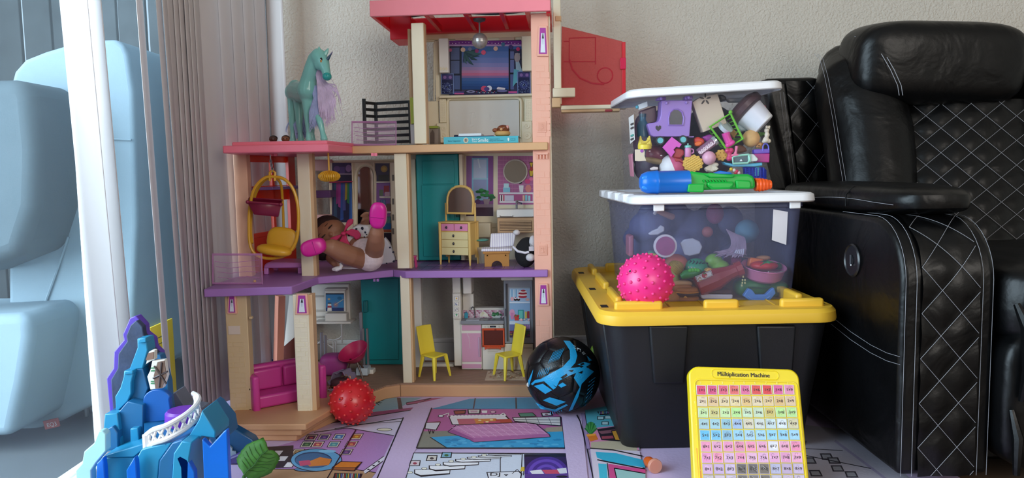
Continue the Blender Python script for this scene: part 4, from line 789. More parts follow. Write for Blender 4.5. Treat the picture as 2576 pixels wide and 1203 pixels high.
ua2, ub2 = H.uz(1155, 340, .03)[0], H.uz(1212, 340, .03)[0]
H.ubox(MB(), ua2, ub2, .02, .09, zb_ + .003, zb_ + .010).build('pages', C('dfe3ea', .6), nb, bevel=.001); H.ubox(MB(), ua2 - .010, ub2 + .034, .018, .095, zb_ + .0003, zb_ + .003).build('cover', C('2a3560', .4), nb, bevel=.001)
MB().tube([H.w(ua2 - .014, .03, zb_ + .004), H.w(ua2 - .003, .03, zb_ + .004)], .003, 8).build('pen_cap', C('1c2238', .4), nb)
# brown clay-like turtle toy
tc_ = H.at(1264, 330, .04); tt = thing('turtle_toy', (tc_.x, tc_.y, zb_), 'small brown and tan shelled toy sitting on the teal book', 'toy')
MB().sell(V((tc_.x, tc_.y, zb_ + .009)), (.022, .018, .009), .8, 1).build('body', C('c89a5c', .6), tt)
b_ = MB(); b_.ell(V((tc_.x + .002, tc_.y, zb_ + .020)), (.018, .016, .013))
for k in range(5): a = k * 1.25; b_.ell(V((tc_.x + .002 + .011 * math.cos(a), tc_.y - .006 + .006 * math.sin(a), zb_ + .024)), .006, nu=10, nv=8)
b_.build('shell', C('7a3f22', .3), tt, remesh=.0016, sm=3)
MB().ell(V((tc_.x - .020, tc_.y - .004, zb_ + .018)), (.008, .006, .006)).build('head', C('8a4a2c', .35), tt); MB().ell(V((tc_.x - .003, tc_.y - .016, zb_ + .020)), (.004, .003, .004), nu=10, nv=8).build('knob', C('d8a070', .4), tt); MB().ell(V((tc_.x + .014, tc_.y - .010, zb_ + .026)), (.004, .003, .005), nu=10, nv=8).build('knob', C('d89a90', .4), tt)
# black slatted rail
BLK = mat('black_rail_plastic', '1c2026', .4, var=.05)
rl_ = thing('slatted_rail', (-.32, 2.17, Z3), 'black slatted toy rail folded in two panels behind the clear pink panel on the dollhouse', 'toy rail')
ra, rb, rcn = V((P(917, 300, 2.20).x, 2.20, Z3 + .009)), V((P(946, 300, 2.24).x, 2.24, Z3 + .009)), V((P(1032, 300, 2.20).x, 2.20, Z3 + .009))
for q, tp_ in ((ra, .130), (rb, .123), (rcn, .123)): MB().obox(q + V((0, 0, tp_ / 2)), (.010, .006, tp_)).build('post', BLK, rl_, bevel=.001)
for k in range(7):
    z = .006 + k * .0188
    for a, b in ((ra, rb), (rb, rcn)):
        d = b - a; MB().obox((a + b) / 2 + V((0, 0, z)), (d.length, .004, .0085), rotm('Z', math.degrees(math.atan2(d.y, d.x)))).build('slat', BLK, rl_, bevel=.0008)
# clear pink railing panels
PKC = mat('clear_pink_panel', 'f0d0ec', .15, alpha=.12, tint='fefcfe'); PKF = mat('clear_pink_rim', 'd8a0d4', .2, alpha=.45, tint='fae8f8')
def panel(fr, pts, v, z, label):
    q = fr.poly(pts, v); dz = z - min(p.z for p in q); q = [p + V((0, 0, dz)) for p in q]; c = sum(q, V()) / 4
    t = thing('railing_panel', (c.x, c.y, z), label, 'toy panel')
    MB().prism(q, fr.e2 * .002).build('pane', PKC, t); MB().tube([p + fr.e2 * .001 + (c - p) * .04 for p in q], .0032, 4, True).build('rim', PKF, t)
    for k in range(4):
        t0, t1 = .25 + k * .17, .30 + k * .17; L_ = lambda a, b: q[0].lerp(q[1], a).lerp(q[3].lerp(q[2], a), b)
        MB().tube([L_(.06 + .02 * k, t0), L_(.35, t0 + .05), L_(.7, t1 - .06), L_(.94, t1 - .1 + .03 * k)], .0007, 4).build('wave_ridge', PKF, t)
panel(H, [(883, 304), (998, 304), (998, 364), (883, 364)], .015, Z3 + .001, 'clear pink toy railing panel standing on the tan ledge of the dollhouse')
FP = Fr((-.7, 1.875), 0)
panel(FP, [(533, 646), (660, 646), (662, 722), (533, 722)], 0, Z2 + .001, 'clear pink toy railing panel standing on the purple balcony of the dollhouse')
bead = tag(MB().ell(G(641, 712, Z2) + V((0, 0, .004)), .004, nu=12, nv=8).build('yellow_bead', C('d8a83a', .4)), 'tiny yellow bead on the purple balcony behind the clear panel', 'bead')
# folders and boxes behind the cream column
tag(MB().prism(H.poly([(1031, 246), (1039, 245), (1043, 310), (1034, 312)], .05), H.e2 * .03).build('lime_folder', C('a8b030', .5)), 'narrow lime green folder wedged behind the cream column of the top floor', 'folder')
tag(MB().prism([p + V((0, 0, -.001)) for p in H.poly([(1032, 312), (1041, 312), (1043, 361), (1034, 361)], .06)], H.e2 * .03).build('white_card', C('c9c4c8', .6)), 'narrow pale card standing under the lime folder behind the column', 'card')
bx_ = thing('toy_box', H.w(.09, .1, Z3), 'small cream and green toy house box standing beside the column on the top floor', 'toy box')
ub0, ub1, _, _ = H.rect(1074, 312, 1101, 361, .09); H.ubox(MB(), ub0, ub0 + .006, .08, .14, Z3 + .0005, Z3 + .057).build('side_board', C('d8d2c8', .6), bx_); H.ubox(MB(), ub0 + .006, ub1, .10, .14, Z3 + .0005, Z3 + .05).build('body', C('8a7a70', .6), bx_, bevel=.001); H.ubox(MB(), ub0 + .004, ub1, .095, .14, Z3 + .05, Z3 + .057).build('roof', C('8f9a3a', .5), bx_, bevel=.001)
MB().prism(H.poly([(1083, 361), (1083, 335), (1088, 326), (1093, 335), (1093, 361)], .099), -H.e2 * .001).build('door', C('5a4a44', .6), bx_)
# teal bag on the roof
bg_ = MB(); q = [(-.30, -.03), (.06, -.03), (.05, .12), (-.28, .12)]; rows = []
for i in range(12):
    r_ = []
    for j in range(16):
        u = i / 11; t = j / 15; r_.append(H.w(uL + .045 + .41 * t, -.02 + .2 * u, zr1 + .002 + .016 * math.sin(math.pi * u) ** .6 * (.4 + .6 * math.sin(math.pi * t) ** .4) + .004 * math.sin(9 * t + 5 * u)))
    rows.append(r_)
bg_.grid(rows); tag(bg_.build('teal_bag', mat('teal_fabric', '1f7f86', .6, bump=.3, bscale=40), solid=.003, ang=80), 'flat teal bag lying on the pink roof of the dollhouse', 'bag')
# ---- unicorn
UT = mat('unicorn_teal', '7cbbb4', .2, var=.06)
un = thing('toy_unicorn', P(775, 350, 1.99) * 1 + V((0, 0, 0)), 'teal toy unicorn with long lilac mane standing on the pink terrace roof', 'toy unicorn')
zf = Z3 + .009
YU = 2.0; U = lambda x, y, Y=YU: P(*zu(x, y), Y)
ORG[un.name] = un.location = V((P(775, 350, YU).x, YU, zf))
ub_ = MB()
def cap(mb, pts, rs, n=12): mb.tube([p for p in pts], list(rs), n); mb.ell(pts[0], rs[0], nu=n, nv=8); mb.ell(pts[-1], rs[-1], nu=n, nv=8)
cap(ub_, [U(395, 600, 1.99), U(340, 590, 2.03), U(280, 580, 2.07), U(250, 590, 2.09)], [.027, .029, .027, .026])
ub_.ell(U(262, 560, 2.08), (.020, .026, .026))
cap(ub_, [U(390, 570, 1.985), U(405, 450, 1.98), U(435, 330, 1.97), U(470, 240, 1.965), U(500, 205, 1.96)], [.028, .021, .019, .019, .018])
cap(ub_, [U(505, 225, 1.96), U(545, 280, 1.95), U(575, 350, 1.942), U(592, 415, 1.937)], [.022, .0185, .012, .0105])
ub_.ell(U(520, 290, 1.952), (.016, .016, .018))
hz = lambda p: V((p.x, p.y, zf + .006))
for top_, kn, hf, r0 in ((U(385, 660, 1.985), U(392, 860, 1.985), U(402, 1060, 1.982), .016), (U(450, 680, 1.99), U(520, 880, 1.96), U(560, 1060, 1.955), .014), (U(250, 660, 2.09), U(228, 860, 2.08), U(235, 1060, 2.08), .019), (U(300, 680, 2.06), U(300, 880, 2.05), U(320, 1060, 2.05), .016), (U(440, 690, 2.0), U(430, 880, 2.02), U(435, 1060, 2.02), .013)):
    f0 = hz(hf); kn = V((kn.x, kn.y, (top_.z * .42 + f0.z * .58))); cap(ub_, [top_, top_.lerp(kn, .5), kn, kn.lerp(f0, .55), f0.lerp(kn, .12), f0], [r0, r0 * .75, .0088, .0068, .0082, .0098])
ub_.build('body', UT, un, remesh=.0026, sm=4)
UH = mat('unicorn_dark_teal', '2a9a96', .35)
mz_ = MB(); mz_.ell(U(592, 425, 1.934), (.0115, .0115, .0105)); mz_.build('muzzle', UH, un)
for x, y, Y in ((585, 412, 1.924), (605, 410, 1.926)): MB().ell(U(x, y, Y), .0018, nu=8, nv=6).build('nostril', C('17605e'), un)
for pts in ([(520, 175), (510, 145), (508, 112)], [(566, 205), (588, 165), (606, 130)]): MB().tube([U(x, y, 1.953) for x, y in pts], [.006, .005, .0008], 8).build('ear', UT, un)
ec = U(532, 262, 1.936); ey = MB().sell(ec, (.0048, .003, .0085), 1, 1).build('eye', C('14100e', .1), un); MB().ell(ec + V((0, -.0024, -.002)), (.0028, .0012, .0045), nu=10, nv=8).build('iris', C('a8783a', .2), ey); MB().ell(ec + V((-.0012, -.0034, .003)), .0011, nu=8, nv=6).build('glint', C('ffffff', .2), ey)
hn = MB(); pts = [U(598, 245, 1.945).lerp(U(650, 165, 1.935), t / 8) for t in range(9)]; hn.tube(pts, [.0045 - .0005 * t for t in range(9)], 8); hn.build('horn', C('2c4a5c', .3), un)
MB().tube([pts[0].lerp(pts[-1], t / 24) + V((.004 * (1 - t / 26) * math.cos(t * 1.6), .004 * (1 - t / 26) * math.sin(t * 1.6), 0)) for t in range(25)], .0009, 5).build('horn_twist', C('8a6aa8', .3), un)
HAIR = mat('lilac_hair', 'c6b0cc', .55, var=.22, vscale=40); HAIR2 = mat('blue_lilac_hair', '9aa4cc', .55, var=.2, vscale=40)
mn = MB(); rnd = random.Random(3)
for k in range(210):
    t = rnd.random(); s0 = U(480 + rnd.uniform(-15, 40), 210 + 200 * t, 1.965 + .02 * rnd.random())
    ex = max(510, rnd.gauss(575, 50)); ey_ = rnd.uniform(640, 980) - abs(ex - 590) * .9
    pts = [s0, U(510 + (ex - 540) * .4 + rnd.uniform(-8, 8), 470 + 40 * t, 1.96), U(545 + (ex - 560) * .9, 470 + (ey_ - 470) * .4, 1.955), U(ex + rnd.uniform(-12, 22), 470 + (ey_ - 470) * .75, 1.955), U(ex + rnd.uniform(-25, 35), ey_, 1.96)]
    pts = crv(pts, 3); mn.tube(pts, [.001] + [.0019] * 7 + [.0015, .0012, .0009, .0006, .0003], 5)
mn.build('mane', HAIR, un, kind='stuff')
m2 = MB()
for k in range(26): x = rnd.uniform(430, 480); m2.tube([U(x, 520, 1.972), U(x + 30, 650, 1.965), U(x + rnd.uniform(-20, 60), 800, 1.962), U(x + rnd.uniform(-40, 60), rnd.uniform(900, 1010), 1.965)], [.002, .0032, .003, .0006], 5)
m2.build('mane_underlayer', HAIR2, un, kind='stuff')
tl_ = MB()
for k in range(120):
    x = rnd.uniform(265, 430); tl_.tube([U(268, 640, 2.10), U(280 + (x - 300) * .3, 740, 2.10), U(x - 20, 900, 2.08), U(x, rnd.uniform(1000, 1080), 2.06)], [.002, .004, .004, .0008], 5)
for k in range(5): tl_.tube([U(240, 620, 2.1), U(205, 880, 2.09), U(165, 950 + k * 12, 2.08), U(155 + k * 8, 1000 + k * 5, 2.08)], .0005, 4)
tl_.build('tail', HAIR2, un, kind='stuff')
st_ = MB(); st_.tube([U(620, 420, 1.96), U(700, 560, 1.97), U(720, 720, 1.97), U(755, 835, 1.97)], .0006, 4); st_.tube([U(370, 420, 1.99), U(330, 230, 1.99), U(420, 170, 1.98)], .0003, 4); st_.build('loose_hair', HAIR, un, kind='stuff')
# two tiny doll heads on the terrace roof
for px_, sk, hr, lb in ((687, '4a2a22', '1f1416', 'tiny dark brown doll head with black hair lying on the pink terrace roof'), (718, '7a4a30', '3a2018', 'tiny tan brown doll head lying beside the unicorn on the pink terrace roof')):
    c = P(px_, 345, 1.98); r0 = .0085; c = V((c.x, c.y, zf + r0)); t = thing('miniature_bust', (c.x, c.y, zf), lb, 'toy head')
    MB().ell(c, (.0105, .0098, .0085)).build('face', C(sk, .45), t); MB().ell(c + V((0, .0025, .0025)), (.0108, .0095, .0078)).build('hair', C(hr, .5), t)
    for s_ in (-1, 1): MB().ell(c + V((s_ * .004 + .002, -.0092, .0005)), (.0014, .0008, .0018), nu=8, nv=6).build('eye', C('0e0a0a', .2), t)
    MB().ell(c + V((.002, -.0102, -.0022)), .0012, nu=8, nv=6).build('nose', C(sk, .45), t)
# ---- egg swing chair
YEL = mat('swing_yellow', 'd9a32a', .35, var=.04)
sw = thing('egg_swing_chair', P(684, 640, 1.97), 'yellow egg shaped hanging chair in the left room of the dollhouse', 'toy chair')
YS = 1.965; S4 = lambda x, y, Y=YS: P(*z4(x, y), Y)
outer = [(540, 300), (470, 312), (400, 390), (368, 520), (362, 660), (368, 780), (400, 850), (470, 885), (560, 885), (640, 855), (700, 770), (718, 640), (712, 500), (680, 390), (620, 320)]
MB().tube(crv([S4(*q) for q in outer], 4, True), .0042, 8, True).build('egg_frame', YEL, sw)
MB().tube(crv([S4(525, 300), S4(470, 330, 1.98), S4(420, 400, 2.0), S4(385, 520, 2.01), S4(375, 680, 2.0), S4(385, 780, 1.98)]), .0036, 8).build('frame_rib', YEL, sw); MB().tube(crv([S4(545, 300), S4(590, 350, 1.99), S4(604, 480, 2.02), S4(612, 680, 2.03)]), .0036, 8).build('frame_rib', YEL, sw)
MB().tube([S4(512, 330), S4(512, 270), S4(530, 255), S4(550, 268), S4(548, 330)], .0034, 8).build('hanger_loop', YEL, sw)
ch = MB()
for k in range(7): c = S4(517 + k * 2.5, 175 + k * 14); ch.tube([c + V((.0028 * math.cos(a) if k % 2 else 0, 0 if k % 2 else .0028 * math.cos(a), .0052 * math.sin(a))) for a in [i * .7854 for i in range(8)]], .0011, 5, True)
ch.tube([S4(515, 140), S4(517, 175)], .0016, 6); ch.build('chain', C('9a9aa0', .3, metal=.8), sw)
sb_ = MB(); sb_.sell(S4(600, 755, 1.985), (.042, .010, .034), .7, .8, euler(-8, 8, -6)); sb_.build('back_cushion', YEL, sw, remesh=.003, sm=3)
sb_ = MB(); sb_.sell(S4(545, 830, 1.955), (.046, .024, .013), .8, .8, euler(8, 10, 0)); sb_.build('seat_cushion', YEL, sw, remesh=.003, sm=3)
mr = thing('hanging_basket', S4(480, 580, 1.935), 'dark maroon tapered basket hooked on the egg swing frame', 'toy basket')
MAR = mat('maroon_plastic', '7d1638', .35, var=.05)
bt_ = [S4(400, 570, 1.945), S4(570, 588, 1.945), S4(575, 585, 1.985), S4(405, 565, 1.985)]; tp2 = [S4(352, 482, 1.925), S4(592, 500, 1.925), S4(600, 470, 2.0), S4(362, 456, 2.0)]
MB().add(bt_ + tp2, [(3, 2, 1, 0), (0, 1, 5, 4), (1, 2, 6, 5), (2, 3, 7, 6), (3, 0, 4, 7)]).build('tub', MAR, mr, solid=.002); MB().tube(tp2, .003, 6, True).build('rim', MAR, mr)
for q in (tp2[0], tp2[1]): MB().ell(q, .005, nu=10, nv=8).build('lug', MAR, mr)
WW.ubox(MB(), .01, wl_, -.075, -.006, .590, .598).build('wall_shelf', mat('lilac_clear_shelf', '8a6ab0', .2, alpha=.9, tint='c0a0e0'), win, bevel=.002)
# lantern (hangs from the roof: part of the house)
lc = S4(940, 296, 1.99); ln = MB()
for k in range(28):
    a = 2 * math.pi * k / 28; ln.tube([lc + V((r * math.cos(a), r * math.sin(a), h)) for r, h in ((.006, .0125), (.018, .0095), (.0265, .003), (.027, -.002), (.022, -.009), (.010, -.0125))], .0022, 5)
ln.ell(lc, (.0255, .0255, .0115)); ln.build('lantern', YEL, house, kind='stuff'); MB().tube([lc + V((0, 0, .012)), V((lc.x, lc.y, Z3 - .02))], .0024, 8).build('lantern_rod', YEL, house)
# purple bench bed
LBED = mat('orchid_plastic', 'd08ad4', .3, var=.05)
bd = thing('toy_bench', G(710, 690, Z2), 'orchid purple toy bench with short legs under the egg swing', 'toy bench')
g = G(664, 692, Z2); g2_ = G(762, 690, Z2); y_ = min(g.y, g2_.y)
MB().prism([V((g.x - .001, y_, Z2 + .018)), V((g2_.x, y_, Z2 + .018)), V((g2_.x, y_, Z2 + .031)), V((g.x + .012, y_, Z2 + .035)), V((g.x + .002, y_, Z2 + .028))], (0, .10, 0)).build('top', LBED, bd, bevel=.004, seg=3)
for x in (g.x + .005, g2_.x - .008):
    for yy in (y_ + .008, y_ + .09): MB().obox((x, yy, Z2 + .0102), (.012, .012, .019)).build('leg', LBED, bd, bevel=.002)
# ---- baby doll
SKIN = mat('doll_skin', '996a52', .45, var=.06); D = lambda x, y, Y: P(*zd(x, y), Y)
dl = thing('baby_doll', G(905, 684, Z2), 'baby doll in hot pink shoes lying on its back on the purple floor', 'doll')
bd_ = MB()
hip = D(1120, 940, 2.065); che = D(930, 700, 2.13); nk = D(800, 640, 2.15); hc = D(560, 590, 2.15)
cap(bd_, [hip, hip.lerp(che, .5), che, nk], [.036, .036, .033, .018], 16)
bd_.ell(hc, (.046, .046, .043)); bd_.ell(D(640, 640, 2.125), (.024, .022, .022)); bd_.ell(hit(hc, .046, *zd(555, 600)), (.006, .006, .006), nu=10, nv=8)
cap(bd_, [D(1000, 970, 2.05), D(840, 920, 2.01), D(690, 860, 1.99), D(540, 790, 1.97), D(440, 790, 1.965)], [.028, .0275, .0265, .0225, .015], 14)
cap(bd_, [D(1210, 860, 2.05), D(1235, 740, 2.005), D(1240, 640, 1.98), D(1250, 560, 1.97), D(1258, 480, 1.965)], [.026, .0245, .021, .019, .014], 14)
hd = D(1085, 350, 2.10)
cap(bd_, [D(1010, 560, 2.15), D(1060, 470, 2.12), hd], [.016, .0135, .010], 10)
for k, (x, y) in enumerate(((1000, 320), (1035, 285), (1080, 262), (1120, 265))): bd_.tube([hd, D((x + 1085) / 2 + 10, (y + 350) / 2 - 10, 2.09), D(x, y, 2.085)], [.006, .0042, .0034], 7)
bd_.tube([hd, D(1040, 380, 2.09), D(1030, 410, 2.085)], [.006, .0045, .0036], 7)
h2 = D(620, 1030, 2.03)
cap(bd_, [D(760, 820, 2.12), D(560, 960, 2.06), h2], [.016, .0165, .012], 10)
for k, (x, y) in enumerate(((600, 1000), (610, 1040), (625, 1075), (650, 1100))): bd_.tube([h2, D(x + 55, y - 6, 2.015), D(x + 95, y - 2, 2.018)], [.0065, .0042, .0034], 7)
bd_.build('body', SKIN, dl, remesh=.0027, sm=3)
HRM = mat('doll_hair', '2a1c1c', .6, bump=.5, bscale=90)
hr = MB(); hr.ell(hc + V((-.012, .012, .010)), (.046, .044, .043)); hr.build('hair', HRM, dl)
hb2 = MB(); hb2.ell(D(430, 900, 2.09), (.024, .02, .018)); hb2.build('hair_tuft', HRM, dl)
for x, y in ((545, 490), (440, 635)):
    c = hit(hc, .047, *zd(x, y)); dirv = (D(600, 420, 2.1) - D(510, 520, 2.1)).normalized()
    MB().tube([c - dirv * .009, c + V((-.0015, -.001, -.001)), c + dirv * .009], [.0012, .0022, .0012], 6).build('closed_eye', C('2a1a18', .5), dl)
    MB().tube([hit(hc, .046, *zd(x - 62, y - 30)) - dirv * .006, hit(hc, .046, *zd(x - 62, y - 30)) + dirv * .006], .0010, 5).build('eyebrow', C('4a2a22', .6), dl)
cm = hit(hc, .047, *zd(632, 640)); MB().sell(cm, (.004, .003, .007), 1, 1, rotm('Y', 35)).build('mouth', C('a05a58', .4), dl)
SHOE = mat('hot_pink_shoe', 'd41f92', .3, var=.04)
for c, ax, up_ in ((D(1272, 315, 1.948), D(1285, 130, 1.94) - D(1262, 490, 1.95), 0), (D(295, 795, 1.945), D(120, 850, 1.94) - D(450, 750, 1.95), 1)):
    x_, y_2, z_ = basis(V((0, -1, .05)), ax.normalized()); M = Matrix((ax.normalized(), V((0, -1, 0)).cross(ax.normalized()).normalized(), V((0, -1, 0)))).transposed()
    s = MB(); ln_ = ax.length / 2 * 1.12; s.sell(c, (ln_, ln_ * (.62 if not up_ else .68), .017), .55, .75, M); sh = s.build('shoe', SHOE, dl)
    an = ax.normalized(); MB().tube([c + V((0, -.0165, 0)) + M @ V((-.15 * ln_, k * ln_ * .5, 0)) for k in (-1, -.5, 0, .5, 1)], .0010, 5).build('sole_groove', C('a8147a', .4), sh)
PANT = mat('pale_dotted_cloth', 'd9c8cc', .85, var=.12, vscale=110); COW = mat('white_doll_cloth', 'e4e0e4', .85, bump=.2, bscale=60)
pn = MB(); cap(pn, [hip + V((.004, -.002, -.001)), hip.lerp(che, .35)], [.0395, .038], 18); pn.ell(D(1200, 960, 2.055), (.026, .03, .03)); pn.build('bloomers', PANT, dl, remesh=.003, sm=3)
bib = [(790, 620), (880, 500), (960, 465), (1070, 470), (1130, 490), (1135, 560), (1090, 640), (1060, 730), (960, 775), (870, 790), (700, 780)]
MB().prism([D(x, y, 2.088) for x, y in bib], (0, .03, .004)).build('dress_bib', COW, dl, bevel=.006, seg=3)
pr = Print(lambda x, y: D(x, y, 2.0875), (0, -1, 0))
for x, y, s_ in ((1030, 510, 26), (940, 520, 20), (1075, 570, 18), (1060, 650, 24), (900, 715, 34), (950, 745, 34), (1095, 600, 14), (830, 615, 18)): pr.poly([(x + s_ * rnd.uniform(.6, 1.15) * math.cos(a * .785), y + s_ * rnd.uniform(.6, 1.1) * math.sin(a * .785)) for a in range(8)], '23243a')
pr.build('cow_print', dl, mat('cloth_print', 'ffffff', .85, attr=True))
sk_ = MB(); sk_.prism([D(x, y, 2.115) for x, y in ((1365, 645), (1440, 740), (1535, 985), (1500, 1030), (1250, 1070), (1200, 1040), (1290, 900))], (0, .02, .002)); sk_.build('skirt_back', mat('grey_cloth', 'b4b0b8', .85, bump=.3, bscale=40), dl, bevel=.004)
pr = Print(lambda x, y: D(x, y, 2.1145), (0, -1, 0))
for x, y, s_ in ((1450, 800, 22), (1500, 870, 18), (1510, 1010, 22), (1400, 1040, 14)): pr.poly([(x + s_ * rnd.uniform(.6, 1.15) * math.cos(a * .785), y + s_ * rnd.uniform(.5, .9) * math.sin(a * .785)) for a in range(8)], '23243a')
pr.build('cow_print', dl, MATS['cloth_print'])
cf = MB(); cf.tube([D(585, 1130, 2.02), D(640, 1125, 2.015), (D(700, 1105, 2.015)), D(715, 1070, 2.015), D(700, 1030, 2.015)], [.004, .007, .006, .005, .003], 8); cf.build('cuff', COW, dl)
hm = MB(); hm.tube([D(720, 1100, 2.06), D(850, 1105, 2.05), D(1000, 1100, 2.05)], .004, 6); hm.build('skirt_hem', COW, dl)
BOW = mat('bow_pink', 'c42a5e', .6, bump=.2, bscale=80)
for q in ([(740, 590), (770, 470), (800, 390), (850, 362), (895, 380), (880, 440), (810, 500)], [(740, 590), (640, 620), (560, 650), (520, 690), (560, 710), (650, 690), (720, 620)], [(750, 570), (860, 520), (960, 540), (1010, 610), (980, 670), (930, 685), (890, 640), (800, 600)], [(740, 600), (670, 720), (690, 780), (850, 775), (800, 680), (780, 610)]):
    MB().prism([D(x, y, 2.072) for x, y in q], (0, .010, 0)).build('bow_loop', BOW, dl, bevel=.003, seg=3)
MB().ell(D(745, 590, 2.068), (.007, .007, .006)).build('bow_knot', BOW, dl)
# ---- vanity dresser
VY = mat('vanity_yellow', 'e8c476', .4, var=.03); VF = mat('vanity_front', 'e8d9a0', .45, var=.02)
fl_ = G(*z5(408, 1034), Z2); fr_ = G(*z5(642, 1043), Z2)
dd_ = fr_ - fl_; VFR = Fr((fl_.x, fl_.y), math.degrees(math.atan2(dd_.y, dd_.x)) - 0); vw = dd_.length
vn = thing('vanity_dresser', (fl_.x, fl_.y, Z2), 'yellow toy vanity dresser with arched mirror and two pink drawers', 'toy dresser')
vd = .055; zl_ = lambda y: VFR.uz(*z5(520, y), 0)[1]
zt1, zt0 = zl_(697), zl_(958)
VFR.ubox(MB(), .002, vw - .002, .003, vd, zt0, zt1 - .002).build('carcass', VY, vn, bevel=.001); VFR.ubox(MB(), -.004, vw + .003, -.004, vd + .002, zt1 - .002, zt1 + .002).build('top', VY, vn, bevel=.0015)
for u, v in ((0, 0), (vw, 0), (0, vd - .004), (vw, vd - .004)): MB().tube([VFR.w(u, v, Z2), VFR.w(u, v, zt0), VFR.w(u, v, zt1)], [.0022, .0042, .0042], 8).build('leg', VY, vn)
def drawer(u0, u1, z0, z1, m, ks):
    d = VFR.ubox(MB(), u0, u1, -.001, .004, z0, z1).build('drawer', m, vn, bevel=.0006)
    for u in ks: MB().sell(VFR.w(u, -.003, (z0 + z1) / 2), (.003, .003, .0042), 1, 1).build('knob', C('4a4a52', .25, metal=.8), d)
zp0 = zl_(764); drawer(.005, vw * .48, zp0, zt1 - .004, mat('drawer_pink', 'e68fb8', .4), (vw * .24,)); drawer(vw * .5, vw - .005, zp0, zt1 - .004, MATS['drawer_pink'], (vw * .74,))
h_ = (zp0 - zt0 - .003) / 3
for k in range(3): drawer(.005, vw - .005, zt0 + .001 + k * h_, zt0 + k * h_ + h_ - .0002, VF, (vw * .47,))
for u, t_ in ((VFR.uz(*z5(447, 560), vd - .01)[0], z5(445, 540)), (VFR.uz(*z5(680, 560), vd - .01)[0], z5(678, 540))): MB().tube([VFR.w(u, vd - .01, Z2 + .02), VFR.uz(*t_, vd - .01) and VFR.w(u, vd - .01, VFR.uz(*t_, vd - .01)[1])], [.0034, .0028], 8).build('mirror_post', VY, vn)
ma = [(450, 630), (451, 540), (454, 490), (468, 448), (492, 420), (525, 402), (565, 396), (605, 402), (638, 420), (660, 448), (672, 490), (674, 540), (668, 634)]; V0 = vd - .016
MB().prism(VFR.poly([z5(*q) for q in ma], V0), VFR.e2 * .006).build('mirror_back', VY, vn, bevel=.002)
mi = [(560 + (x - 560) * .84, 525 + (y - 525) * .84) for x, y in ma]; MB().prism(VFR.poly([z5(*q) for q in mi], V0 - .0012), VFR.e2 * .001).build('mirror_glass', mat('smoky_mirror', '8a7670', .18, metal=.7), vn)
MB().tube(VFR.poly([z5(560 + (x - 560) * .92, 525 + (y - 525) * .92) for x, y in ma], V0 - .001), .0034, 6, True).build('mirror_rim', VY, vn)
# ---- chaise bench
a, b = G(*z5(757, 1052), Z2), G(*z5(945, 1056), Z2); CF = Fr((a.x, a.y), 0); cw = (b - a).length
BRN = mat('bench_brown', 'b9813f', .45, var=.06)
cs = thing('chaise_bench', (a.x, a.y, Z2), 'brown toy chaise with white striped cushions in front of the vanity cabinet', 'toy bench')
zc_ = CF.uz(*z5(850, 925), 0)[1]
q = [(0, 0), (0, 1), (1, 1), (1, 0), (.72, 0), (.70, .18), (.62, .32), (.5, .37), (.38, .32), (.30, .18), (.28, 0)]
MB().prism([CF.w(cw * u, 0, Z2 + .0005 + (zc_ - Z2) * z) for u, z in q], CF.e2 * .05).build('base', BRN, cs, bevel=.001)
CF.ubox(MB(), -.004, cw + .003, -.004, .056, zc_ - .007, zc_).build('seat_rail', BRN, cs, bevel=.001)
for u in (.12, .86): MB().lathe([(.004, 0), (.004, .0015), (.002, .0015), (.002, 0)], CF.w(cw * u, 0, zc_ - .012), -CF.e2, 14).build('scroll', BRN, cs)
STR = mat('striped_cushion', 'e6e2ee', .8)
ntm = STR.node_tree; wv = ntm.nodes.new('ShaderNodeTexWave'); wv.inputs['Scale'].default_value = 48; wv.bands_direction = 'X'; mxn = ntm.nodes.new('ShaderNodeValToRGB'); mxn.color_ramp.elements[0].color = (*lin('f4f2f6'), 1); mxn.color_ramp.elements[1].color = (*lin('cfc8dc'), 1); tcn = [n for n in ntm.nodes if n.type == 'TEX_COORD'][0]
ntm.links.new(tcn.outputs['Object'], wv.inputs[0]); ntm.links.new(wv.outputs[0], mxn.inputs[0]); ntm.links.new(mxn.outputs[0], ntm.nodes['Principled BSDF'].inputs[0])
CF.ubox(MB(), -.008, cw + .010, -.008, .05, zc_, zc_ + .008).build('seat_cushion', STR, cs, bevel=.003, seg=3)
MB().prism([CF.w(u * cw, .045, z) for u, z in ((.2, zc_ + .006), (1.2, zc_ + .008), (1.3, zc_ + .045), (.26, zc_ + .044))], V((0, .008, .004))).build('back_cushion', STR, cs, bevel=.003, seg=3)
# ---- black plush
BPL = mat('black_plush', '121216', .95, bump=.8, bscale=160); GPL = mat('grey_plush', 'c9c6c8', .95, bump=.6, bscale=160)
pc = H.at(*z5(1082, 880), .05); ps = thing('plush_toy', (pc.x, pc.y, Z2), 'black plush toy with grey paws and white band slumped beside the striped chaise', 'plush toy')
b = MB(); b.ell(V((pc.x, pc.y, Z2 + .040)), (.031, .028, .040)); b.ell(V((pc.x + .006, pc.y, Z2 + .056)), (.029, .027, .030)); b.build('body', BPL, ps, remesh=.003, sm=2)
MB().ell(H.at(*z5(1012, 776), .045), (.010, .010, .008)).build('ear', GPL, ps); MB().ell(H.at(*z5(1140, 850), .026), (.010, .010, .018)).build('muzzle', GPL, ps); MB().ell(H.at(*z5(1122, 975), .024), (.013, .011, .011)).build('paw', GPL, ps)
MB().tube([H.at(*z5(985, 890), .04), H.at(*z5(1020, 925), .024), H.at(*z5(1080, 938), .022), H.at(*z5(1110, 930), .022)], .0036, 6).build('band', C('d8d4dc', .7), ps)
for k in range(3): MB().tube([H.at(*z5(1118 + k * 10, 862), .018), H.at(*z5(1118 + k * 10, 884), .018)], .0007, 4).build('stitch', C('5a585c'), ps)
